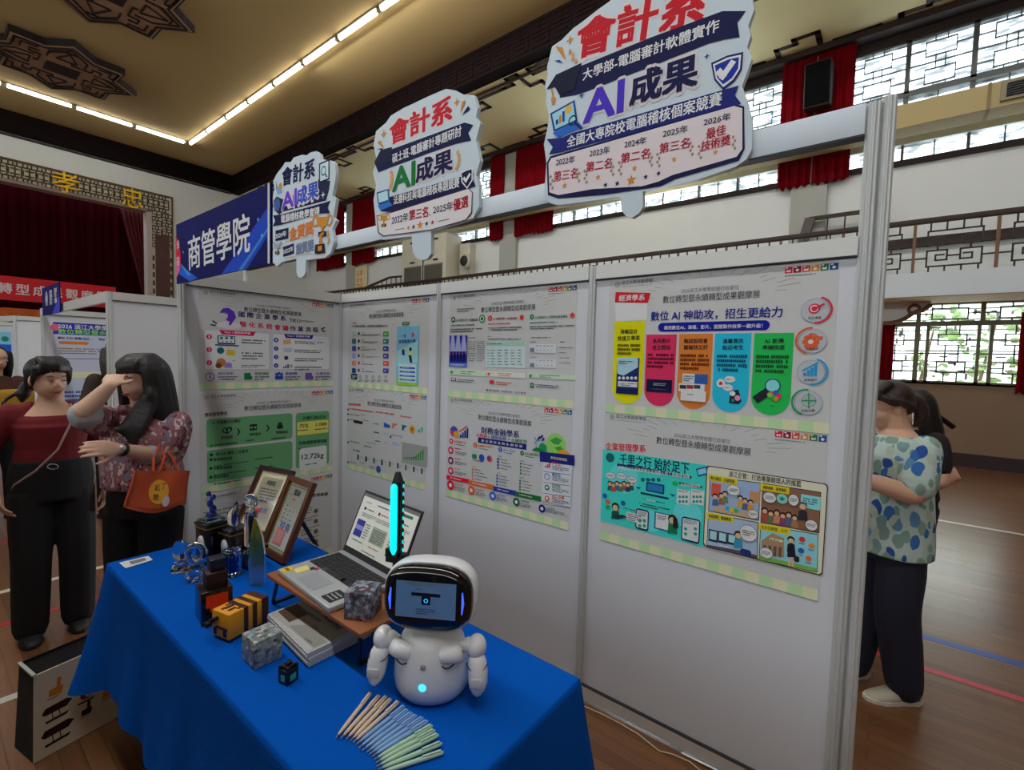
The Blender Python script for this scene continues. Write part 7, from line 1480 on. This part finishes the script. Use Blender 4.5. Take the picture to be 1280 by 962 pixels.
BROWNC = mat('dark_brown_jacket_cloth', (48, 34, 26), .85, noise=.15, nscale=30); BLKT = mat('black_top_cloth', (26, 22, 24), .85, noise=.12, nscale=40)
SHB = mat('black_shoe', (20, 18, 18), .6, noise=.1); SHS = mat('beige_sneaker', (176, 166, 146), .7, noise=.06, nscale=30); SOLE = mat('cream_sole', (206, 200, 184), .6, noise=.03)

# ---- woman in the dark red T-shirt
G = Fig((.475, 3.60), -88, .985); B0 = (.475, 3.60, 0)
sk = MB(); G.torso(sk, TORSO, SK); limb(sk, [G.p(-.012, 0, 1.31), G.p(0, 0, 1.36), G.p(.008, 0, 1.42)], [.058, .050, .050], SK)
HC = onY(60, 473.5, 3.58); T = head(sk, HC, -70, 4, SK, 1.0)
shR, elR, wrR = G.p(-.01, -.160, 1.245), G.p(-.06, -.275, 1.045), G.p(.06, -.225, .865); shL, elL, wrL = G.p(-.01, .160, 1.245), G.p(-.05, .245, 1.03), G.p(.03, .225, .81)
for a, e, w_, sd in ((shR, elR, wrR, 1), (shL, elL, wrL, -1)):
    limb(sk, [a, (a+e)/2, e, (e+w_)/2, w_], [.046, .043, .037, .034, .024], SK); hand(sk, w_, (w_-e).normalized()+Vector((0, 0, -.5)), G.L*(-sd), sd, SK, .35)
hp = [G.p(0, s*.085, .82) for s in (-1, 1)]; kn = [G.p(.02, s*.095, .45) for s in (-1, 1)]; an = [G.p(-.02, s*.10, .08) for s in (-1, 1)]
legs(sk, G, hp, kn, an, [.085, .072, .052, .050, .036], SK)
fm = MB(); face(fm, T, True)
pr = body_obj('person', B0, blob(sk, SK, .0065), fm, 'woman in a dark red T-shirt and black trousers standing with lowered eyes')
c = MB(); G.torso(c, infl(TORSO, .016, .94, 1.21), REDT); G.torso(c, [(1.17, .012, .152, .112), (1.23, .004, .162, .108), (1.258, -.010, .152, .092), (1.278, -.028, .125, .072), (1.296, -.042, .10, .050)], REDT)
for s in (-1, 1): limb(c, [G.p(-.004, s*.155, 1.240), G.p(.0, s*.118, 1.262), G.p(-.008, s*.080, 1.292)], [.056, .050, .034], REDT)
for a, e in ((shR, elR), (shL, elL)): limb(c, [a+Vector((0, 0, .012)), a*.6+e*.4, a*.25+e*.75], [.062, .062, .066], REDT)
G.torso(c, [(.96, 0, .158, .118), (1.0, 0, .158, .118), (1.06, .005, .152, .114)], REDT); cover(c, 't_shirt', pr, REDT, .0075)
c = MB(); G.torso(c, [(.78, 0, .165, .12), (.88, -.01, .184, .132), (.95, -.005, .176, .128), (1.0, 0, .164, .122), (1.012, 0, .163, .121)], BLT)
legs(c, G, hp, kn, [a+Vector((0, 0, -.015)) for a in an], [.098, .092, .083, .080, .076], BLT); cover(c, 'trousers', pr, BLT, .009)
for a in an: c = MB(); shoe(c, footT(a, -95), SHB, SHB); part(c, 'shoe', pr)
hr = MB(); hT = T
hr.ell((-.034, 0, .038), (.082, .083, .084), HAIRM, hT, 20, 14); hr.ell((-.060, 0, -.005), (.050, .074, .072), HAIRM, hT, 18, 12)
for k in range(9): t = -.8+.2*k; limb(hr, [hT @ Vector((.01, t*.06, .108)), hT @ Vector((.066-.02*abs(t), t*.066, .094)), hT @ Vector((.084-.032*abs(t), t*.076, .066-.01*abs(t))), hT @ Vector((.084-.045*abs(t), t*.084, .048-.03*abs(t)))], [.019, .016, .011, .005], HAIRM, 8, 3)
for s in (-1, 1): limb(hr, [hT @ Vector((.035, s*.074, .06)), hT @ Vector((.030, s*.080, .0)), hT @ Vector((.022, s*.078, -.035))], [.017, .012, .004], HAIRM, 8, 3)
limb(hr, [hT @ Vector((-.10, -.01, -.02)), hT @ Vector((-.135, -.02, -.05)), hT @ Vector((-.14, -.035, -.10)), hT @ Vector((-.13, -.045, -.135))], [.026, .030, .030, .010], HAIRM)
for k in range(5): limb(hr, [hT @ Vector((-.13, -.02, -.06)), hT @ Vector((-.15-.008*k, -.04-.012*k, -.08-.012*k)), hT @ Vector((-.155-.006*k, -.065-.01*k, -.085-.02*k))], [.014, .009, .003], HAIRM, 6, 3)
cover(hr, 'hair', pr, HAIRM, .006, None, 3)
c = MB(); sp_ = [onY(92, 512, 3.50), onY(88, 530, 3.455), onY(72, 562, 3.435), onY(45, 588, 3.44), onY(18, 606, 3.47), onY(14, 612, 3.50)]; c.tube([sp_[0]+Vector((0, .1, .03))]+sp_, .0055, mat('grey_pink_cord', (150, 120, 116), .7), 8); part(c, 'crossbody_cord', pr)
c = MB(); c.tube([onY(66+7*math.cos(a), 583+3.2*math.sin(a), 3.442) for a in [2*math.pi*k/16 for k in range(16)]], .0025, mat('silver_ring', (190, 190, 196), .3, metal=.8), 6, closed=True); part(c, 'key_ring', pr)

# ---- woman in the floral blouse, one hand at her brow
G = Fig((.705, 2.86), -140, .985); B0 = (.705, 2.86, 0)
sk = MB(); G.torso(sk, TORSO, SK2); limb(sk, [G.p(-.012, 0, 1.31), G.p(0, 0, 1.36), G.p(.01, 0, 1.42)], [.058, .050, .050], SK2)
HC = onY(178, 474, 2.84); T = head(sk, HC, -160, 6, SK2, .97)
shR, shL = G.p(-.01, -.160, 1.245), G.p(-.01, .160, 1.24)
elR = onY(103, 517, 2.72); wrR = onY(137, 482, 2.66); elL = onY(207, 570, 2.78); wrL = onY(147, 561, 2.62)
limb(sk, [shR, (shR+elR)/2, elR, (elR+wrR)/2, wrR], [.046, .044, .038, .036, .025], SK2); limb(sk, [shL, (shL+elL)/2, elL, (elL+wrL)/2, wrL], [.046, .044, .038, .034, .024], SK2)
fore = T @ Vector((.10, .0, .045))
dR = (fore-wrR).normalized(); hand(sk, wrR, dR+Vector((0, 0, .18)), Vector((-.3, -.75, .55)), 1, SK2, .28)
hand(sk, wrL, (wrL-elL).normalized()+Vector((-.1, -.05, -.06)), Vector((-.25, -.9, .35)), -1, SK2, .32)
hp = [G.p(0, s*.085, .82) for s in (-1, 1)]; kn = [G.p(.02, s*.09, .45) for s in (-1, 1)]; an = [G.p(-.02, s*.09, .08) for s in (-1, 1)]
legs(sk, G, hp, kn, an, [.085, .072, .052, .050, .036], SK2)
fm = MB(); face(fm, T, False)
pf = body_obj('person', B0, blob(sk, SK2, .006), fm, 'woman with long black hair in a floral blouse shading her eyes with one hand')
c = MB(); G.torso(c, infl(TORSO, .026, .95, 1.30), FLORAL); G.torso(c, [(.945, .0, .188, .142), (1.0, .0, .184, .140), (1.08, .0, .172, .128)], FLORAL)
limb(c, [shR+Vector((0, 0, .012)), shR*.55+elR*.45, shR*.16+elR*.84], [.068, .074, .068], FLORAL); limb(c, [shL+Vector((0, 0, .012)), shL*.5+elL*.5, elL, elL*.78+wrL*.22], [.068, .076, .070, .060], FLORAL)
limb(c, [G.p(.03, -.07, 1.33), G.p(.02, 0, 1.325), G.p(.03, .07, 1.33)], [.03, .026, .03], FLORAL); cover(c, 'blouse', pf, FLORAL, .0075)
c = MB(); limb(c, [elL*.80+wrL*.20, elL*.66+wrL*.34], [.057, .050], SK2); cover(c, 'rolled_cuff', pf, mat('pale_grey_cuff', (168, 168, 172), .8, noise=.05), .006)
c = MB(); limb(c, [shR*.16+elR*.84, shR*.06+elR*.94], [.066, .060], SK2); cover(c, 'rolled_cuff', pf, mat('pale_grey_cuff', (168, 168, 172), .8, noise=.05), .006)
c = MB(); G.torso(c, infl(TORSO, .014, .78, .96), BLT); legs(c, G, hp, kn, [a+Vector((0, 0, -.01)) for a in an], [.098, .090, .074, .070, .060], BLT); cover(c, 'trousers', pf, BLT, .009)
for a in an: c = MB(); shoe(c, footT(a, -140), SHB, SHB); part(c, 'shoe', pf)
hr = MB(); hT = T
hr.ell((-.028, 0, .034), (.090, .090, .090), HAIRM, hT, 20, 14)
for k in range(15):
    t = R_(62+k*18.2); x, y = -.012+.082*math.cos(t), .088*math.sin(t)
    lat = math.sin(t); lg = .24 if math.cos(t) < .2 else .17
    limb(hr, [hT @ Vector((x*.5, y*.6, .105)), hT @ Vector((x, y, .05)), hT @ Vector((x*1.08-.004, y*1.12, -.05)), hT @ Vector((x*1.10-.006, y*1.22, -.05-lg*.5)), hT @ Vector((x*1.02-.004, y*1.22, -.05-lg*.75))], [.026, .026, .027, .026, .014], HAIRM, 8, 3)
for k in range(7): t = -.75+.25*k; limb(hr, [hT @ Vector((.02, t*.06, .108)), hT @ Vector((.078-.02*abs(t), t*.07, .080)), hT @ Vector((.088-.035*abs(t), t*.08, .046))], [.022, .018, .010], HAIRM, 8, 3)
for k in range(6):   # front locks falling over the chest
    d = .012*k; a = hT @ Vector((.030-.012*k, .082+.002*k, -.02)); b2_ = onY(190-3*k, 505, 2.735+.004*k); c2_ = onY(178-5*k, 535, 2.705+.004*k); e_ = onY(166-4.5*k, 556-4*k, 2.70+.004*k)
    limb(hr, [a, a*.5+b2_*.5+Vector((0, -.012, 0)), b2_, c2_, e_], [.022, .022, .021, .018, .006], HAIRM, 8, 3)
cover(hr, 'hair', pf, HAIRM, .0065, None, 3)
c = MB(); wd = (wrL-elL).normalized(); cw = wrL-wd*.022; c.tube([cw-wd*.010, cw-wd*.010+wd*.001, cw+wd*.010], [.029, .0295, .028], mat('black_watch_strap', (20, 20, 22), .5), 16); part(c, 'watch_strap', pf)
c = MB(); c.ell(cw+Vector((-.004, -.028, .010)), (.014, .007, .014), mat('silver_watch_face', (196, 192, 184), .25, metal=.6), None, 12, 8); part(c, 'watch_face', pf)
# orange bag on her forearm
bg_ = thing('carrier_bag', onY(196, 640, 2.655), 'orange fabric bag with a yellow disc print on the forearm of the floral blouse woman', 'bag')
OR = mat('orange_nonwoven_cloth', (190, 76, 36), .8, noise=.06, nscale=50, bump=.1)
c0 = [onY(168, 588, 2.575), onY(236, 588, 2.645), onY(231, 630, 2.64), onY(182, 644, 2.585), onY(155, 634, 2.56)]
q = MB(); dn = Vector((.25, -.97, 0)); n = 14
def bagpt(u, v, side):
    top = c0[0]*(1-u)+c0[1]*u; bl = c0[4]*(1-u)+c0[2]*u; bl = bl+(Vector((0, 0, -.035)))*math.sin(math.pi*min(1, u*1.2))*.8
    p = top*(1-v)+bl*v; bulge = .008+.030*math.sin(math.pi*u)*(v**1.2)*(1 if v < .93 else .5)
    return p+dn*(bulge*(1 if side > 0 else -1.0)+.006*math.sin(u*9+v*4)*(1-v))
for sd in (1, -1): q.add([bagpt(i/n, j/n, sd) for j in range(n+1) for i in range(n+1)], [(j*(n+1)+i, j*(n+1)+i+1, (j+1)*(n+1)+i+1, (j+1)*(n+1)+i) if sd < 0 else (j*(n+1)+i, (j+1)*(n+1)+i, (j+1)*(n+1)+i+1, j*(n+1)+i+1) for j in range(n) for i in range(n)], OR, None, True)
o = n+1; N2 = o*o; e = len(q.v)-2*N2; k = q.mi(OR)
for j in range(n):
    for i in (0, n): a = e+j*o+i; q.f.append((a, a+o, a+o+N2, a+N2)); q.fm.append(k); q.fs.append(True)
for i in range(n): a = e+n*o+i; q.f.append((a, a+1, a+1+N2, a+N2)); q.fm.append(k); q.fs.append(True)
part(q, 'bag_body', bg_)
q = MB(); yel = mat('yellow_print', (232, 160, 40), .7, noise=.03); pts = []
def bagf(u, v, l): return bagpt(u, v, 1)+dn*(.0012*l)
for (cu, cv, ru, rv, m_, l) in ((.44, .50, .165, .29, yel, 1.5), (.56, .74, .066, .13, mat('white_print_patch', (206, 196, 200), .7), 3)):
    q.add([bagf(cu, cv, l)]+[bagf(cu+ru*s_*math.cos(2*math.pi*k/20), cv+rv*s_*math.sin(2*math.pi*k/20), l) for s_ in (.5, 1) for k in range(20)], [(0, 1+k, 1+(k+1) % 20) for k in range(20)]+[(1+k, 21+k, 21+(k+1) % 20, 1+(k+1) % 20) for k in range(20)], m_)
for ch, cu, cv in (('起', .41, .40), ('飽', .39, .62), ('了', .51, .37)):
    vs_, fs_, x0, x1, y0, y1 = glyphs(ch, 0)
    q.add([bagf(cu+.085*((v[0]-x0)/(x1-x0)-.5), cv-.15*((v[1]-y0)/(y1-y0)-.5), 2.6) for v in vs_], fs_, mat('dark_print', (40, 24, 20), .7))
part(q, 'printed_disc', bg_)
q = MB()
fa = elL*.72+wrL*.28
for s, u in ((1, .38), (-1, .72)):
    q.tube([bagpt(u-.07, .03, s), (bagpt(u-.07, 0, s)+fa)/2+Vector((0, 0, .02)), fa+dn*(.05*s)+Vector((0, 0, .045)), fa+Vector((.02, 0, .064)), (bagpt(u+.06, 0, s)+fa)/2+Vector((.03, 0, .02)), bagpt(u+.06, .03, s)], .006, OR, 8)
part(q, 'handles', bg_)

# ---- woman in the leaf print top behind the tall post
G = Fig((2.99, -.02), 128, .99); B0 = (2.99, -.02, 0)
TB = [(z, f, w_*1.06, d*1.25) for z, f, w_, d in TORSO]
sk = MB(); G.torso(sk, TB, SK); limb(sk, [G.p(-.012, 0, 1.31), G.p(.01, 0, 1.37), G.p(.02, 0, 1.42)], [.062, .056, .055], SK)
HC = onX(1108, 508, 2.985); T = head(sk, HC, 124, 10, SK, 1.0)
shL, shR = G.p(-.015, .165, 1.24), G.p(-.015, -.165, 1.24); elL = G.p(.06, .215, 1.055); wrL = G.p(.29, .13, 1.11); elR = G.p(.03, -.235, 1.02); wrR = G.p(.24, -.15, 1.05)
for a, e, w_, sd in ((shR, elR, wrR, 1), (shL, elL, wrL, -1)):
    limb(sk, [a, (a+e)/2, e, (e+w_)/2, w_], [.052, .050, .046, .042, .027], SK); hand(sk, w_, (w_-e), Vector((0, 0, 1))+G.L*(-sd*.4), sd, SK, .45)
hp = [G.p(-.01, s*.085, .82) for s in (-1, 1)]; kn = [G.p(.0, s*.09, .45) for s in (-1, 1)]; an = [G.p(.06, -.09, .08), G.p(-.06, .09, .08)]
legs(sk, G, hp, kn, an, [.09, .078, .056, .052, .038], SK)
fm = MB(); face(fm, T, False)
pw = body_obj('person', B0, blob(sk, SK, .0065), fm, 'woman in a blue and sage leaf print top standing behind the tall booth post')
c = MB(); G.torso(c, infl(TB, .020, .88, 1.30), LEAFP); G.torso(c, [(.722, -.01, .198, .160), (.80, -.01, .196, .160), (.92, -.01, .188, .152), (1.05, -.005, .180, .146), (1.16, 0, .172, .140), (1.24, -.012, .150, .108)], LEAFP)
for a, e in ((shR, elR), (shL, elL)): limb(c, [a+Vector((0, 0, .014)), a*.55+e*.45, a*.22+e*.78], [.064, .072, .076], LEAFP)
cover(c, 'printed_top', pw, LEAFP, .0075)
c = MB(); G.torso(c, infl(TB, .014, .70, .96), NVT); G.torso(c, [(.68, -.01, .15, .12), (.8, -.01, .16, .125)], NVT); legs(c, G, hp, kn, [a+Vector((0, 0, -.005)) for a in an], [.092, .098, .092, .086, .076], NVT); cover(c, 'trousers', pw, NVT, .009)
for a, dg in zip(an, (132, 126)):
    c = MB(); shoe(c, footT(a+G.F*.03, dg), SHS, SOLE, .25, .048); fT = footT(a+G.F*.03, dg); c.box((.06, 0, .062), (.05, .03, .012), SOLE, fT @ Matrix.Rotation(R_(20), 4, 'Y'), bev=.003); part(c, 'shoe', pw)
hr = MB(); hT = T
hr.ell((-.026, 0, .044), (.094, .088, .084), HAIRB, hT, 20, 14); hr.ell((-.070, 0, .005), (.050, .074, .062), HAIRB, hT, 18, 12)
for k in range(9): t = -.8+.2*k; limb(hr, [hT @ Vector((.01, t*.06, .112)), hT @ Vector((.074-.02*abs(t), t*.072, .090)), hT @ Vector((.088-.04*abs(t), t*.080, .052))], [.024, .020, .009], HAIRB, 8, 3)
for s in (-1, 1): limb(hr, [hT @ Vector((.05, s*.074, .056)), hT @ Vector((.015, s*.083, .038)), hT @ Vector((-.035, s*.080, .018)), hT @ Vector((-.08, s*.055, -.01))], [.012, .014, .016, .018], HAIRB, 8, 3)
limb(hr, [hT @ Vector((-.10, 0, .02)), hT @ Vector((-.135, 0, .010)), hT @ Vector((-.155, 0, -.04)), hT @ Vector((-.145, 0, -.085)), hT @ Vector((-.12, 0, -.11))], [.024, .030, .034, .030, .012], HAIRB)
cover(hr, 'hair', pw, HAIRB, .0065, None, 3)
c = MB(); c.tube([hT @ Vector((.096, y, .004+.012*math.sin(a))) for y, a in ((.012, 0), (.03, 1.2), (.05, 0))], .0016, mat('thin_gold_rim', (190, 160, 90), .3, metal=.8), 6)
for s in (-1, 1): c.tube([hT @ Vector((.094+.004*math.cos(a)*0, s*(.032+.022*math.cos(a)), -.002+.017*math.sin(a))) for a in [2*math.pi*k/16 for k in range(16)]], .0014, mat('thin_gold_rim', (190, 160, 90), .3, metal=.8), 6, closed=True); c.tube([hT @ Vector((.092, s*.054, .0)), hT @ Vector((.05, s*.082, .006)), hT @ Vector((-.004, s*.082, .004))], .0014, mat('thin_gold_rim', (190, 160, 90), .3, metal=.8), 6)
part(c, 'spectacles', pw)

# ---- a second woman beyond her
G = Fig((3.90, -.12), 128, .93); B0 = (3.90, -.12, 0)
sk = MB(); G.torso(sk, TORSO, SK); limb(sk, [G.p(-.012, 0, 1.31), G.p(0, 0, 1.36), G.p(.01, 0, 1.40)], [.058, .050, .050], SK)
HC = G.p(.03, .02, 1.46); T = head(sk, HC, 120, 10, SK, .94)
shL, shR = G.p(-.01, .160, 1.245), G.p(-.01, -.160, 1.245); elR = G.p(-.09, -.22, 1.02); wrR = G.p(.10, -.10, .98); elL = onX(1186, 598, 3.80); wrL = G.p(.16, .14, 1.0)
elR = onX(1190, 596, 3.92)
for a, e, w_, sd in ((shR, elR, wrR, 1), (shL, G.p(.0, .22, 1.02), wrL, -1)):
    limb(sk, [a, (a+e)/2, e, (e+w_)/2, w_], [.050, .050, .044, .040, .026], SK); hand(sk, w_, (w_-e), Vector((0, 0, 1)), sd, SK, .5)
hp = [G.p(0, s*.085, .82) for s in (-1, 1)]; kn = [G.p(.02, s*.09, .45) for s in (-1, 1)]; an = [onZ(1096, 762, .08), G.p(-.05, -.06, .08)]
legs(sk, G, hp, kn, an, [.085, .072, .052, .050, .036], SK)
fm = MB(); face(fm, T, False)
p2 = body_obj('person', B0, blob(sk, SK, .008), fm, 'woman with long dark hair and black short sleeves, mostly hidden behind the leaf print top')
c = MB(); G.torso(c, infl(TORSO, .016, .84, 1.34), BLKT)
for a, e in ((shR, elR), (shL, G.p(.0, .22, 1.02))): limb(c, [a+Vector((0, 0, .012)), a*.6+e*.4, a*.40+e*.60], [.066, .072, .068], BLKT)
cover(c, 'black_top', p2, BLKT, .009)
c = MB(); G.torso(c, infl(TORSO, .014, .78, .96), BLT); legs(c, G, hp, kn, an, [.098, .086, .070, .066, .058], BLT); cover(c, 'trousers', p2, BLT, .01)
for a in an: c = MB(); shoe(c, footT(a, 128), mat('grey_sneaker', (150, 148, 150), .7, noise=.05), SOLE); part(c, 'shoe', p2)
hr = MB(); hT = T; hr.ell((-.028, 0, .036), (.092, .090, .088), HAIRM, hT, 18, 12)
for k in range(13):
    t = R_(70+k*18.3); x, y = -.012+.080*math.cos(t), .086*math.sin(t)
    limb(hr, [hT @ Vector((x*.5, y*.6, .105)), hT @ Vector((x, y, .05)), hT @ Vector((x*1.1, y*1.12, -.05)), hT @ Vector((x*1.12-.01, y*1.18, -.16)), hT @ Vector((x*1.0-.02, y*1.05, -.24))], [.028, .027, .028, .026, .012], HAIRM, 8, 3)
cover(hr, 'hair', p2, HAIRM, .008, None, 3)
c = MB(); c.tube([onX(1150, 503, 3.86), onX(1160, 511, 3.9), onX(1192, 534, 3.95)], .016, M['black'], 8); part(c, 'shoulder_bag_handle', p2)
c = MB(); q0 = G.p(-.17, -.10, 1.12); c.box((0, 0, 0), (.08, .2, .24), BLKT, Matrix.Translation(q0) @ Matrix.Rotation(R_(128), 4, 'Z'), bev=.03); part(c, 'shoulder_bag', p2)

# ---- two visitors in the booths behind
def visitor(x, y, ang, k, jacket, hairm, label, long_hair, voxel=.010):
    G = Fig((x, y), ang, k); sk = MB(); G.torso(sk, TORSO, SK); limb(sk, [G.p(-.012, 0, 1.31), G.p(0, 0, 1.36), G.p(.01, 0, 1.42)], [.058, .050, .050], SK)
    T = head(sk, G.p(.02, 0, 1.475), ang, 8, SK, k); an = [G.p(0, s*.1, .08) for s in (-1, 1)]; hp = [G.p(0, s*.085, .82) for s in (-1, 1)]; kn = [G.p(.02, s*.09, .45) for s in (-1, 1)]
    arms = [(G.p(-.01, s*.160, 1.245), G.p(-.04, s*.24, 1.02), G.p(.12, s*.20, .86), -s) for s in (-1, 1)]
    for a, e, w_, sd in arms: limb(sk, [a, (a+e)/2, e, (e+w_)/2, w_], [.046, .043, .038, .035, .025], SK); hand(sk, w_, (w_-e), G.L*(-sd), sd, SK, .4)
    legs(sk, G, hp, kn, an, [.085, .072, .052, .050, .036], SK); fm = MB(); face(fm, T)
    p = body_obj('person', (x, y, 0), blob(sk, SK, .008), fm, label)
    c = MB(); G.torso(c, infl(TORSO, .024, .80, 1.34), jacket)
    for a, e, w_, sd in arms: limb(c, [a+Vector((0, 0, .012)), (a+e)/2, e, e*.2+w_*.8], [.070, .066, .058, .044], jacket)
    cover(c, 'jacket', p, jacket, voxel); c = MB(); G.torso(c, infl(TORSO, .014, .78, .96), BLT); legs(c, G, hp, kn, an, [.098, .086, .070, .066, .058], BLT); cover(c, 'trousers', p, BLT, voxel)
    for a in an: c = MB(); shoe(c, footT(a, ang), SHB, SHB); part(c, 'shoe', p)
    hr = MB(); hr.ell((-.028, 0, .036), (.092, .088, .088), hairm, T, 18, 12); hr.ell((-.055, 0, -.02), (.06, .082, .09), hairm, T, 18, 12)
    if long_hair:
        for j in range(11): t = R_(80+j*20); x_, y_ = -.012+.080*math.cos(t), .086*math.sin(t); limb(hr, [T @ Vector((x_, y_, .05)), T @ Vector((x_*1.1, y_*1.12, -.06)), T @ Vector((x_*1.12-.01, y_*1.18, -.2))], [.027, .028, .014], hairm, 8, 3)
    cover(hr, 'hair', p, hairm, .009, None, 3)
    return p, G
q_ = onY(146, 470, 5.75); visitor(q_.x, 5.75, 95, 1.035, BROWNC, HAIRB, 'person in a dark brown top reading a poster, half hidden behind a panel post', True)
q_ = onY(-6, 470, 6.3); p, G = visitor(q_.x, 6.3, -70, 1.0, mat('rust_brown_cloth', (70, 34, 24), .85, noise=.15, nscale=30), HAIRM, 'person with a mustard yellow shoulder bag, cut off by the left edge of the photo', True)
c = MB(); c.box((0, 0, 0), (.10, .26, .30), mat('mustard_cloth', (176, 130, 20), .8, noise=.1, nscale=30), Matrix.Translation(G.p(.14, .07, 1.06)) @ Matrix.Rotation(R_(-70), 4, 'Z'), bev=.04); part(c, 'shoulder_bag', p)
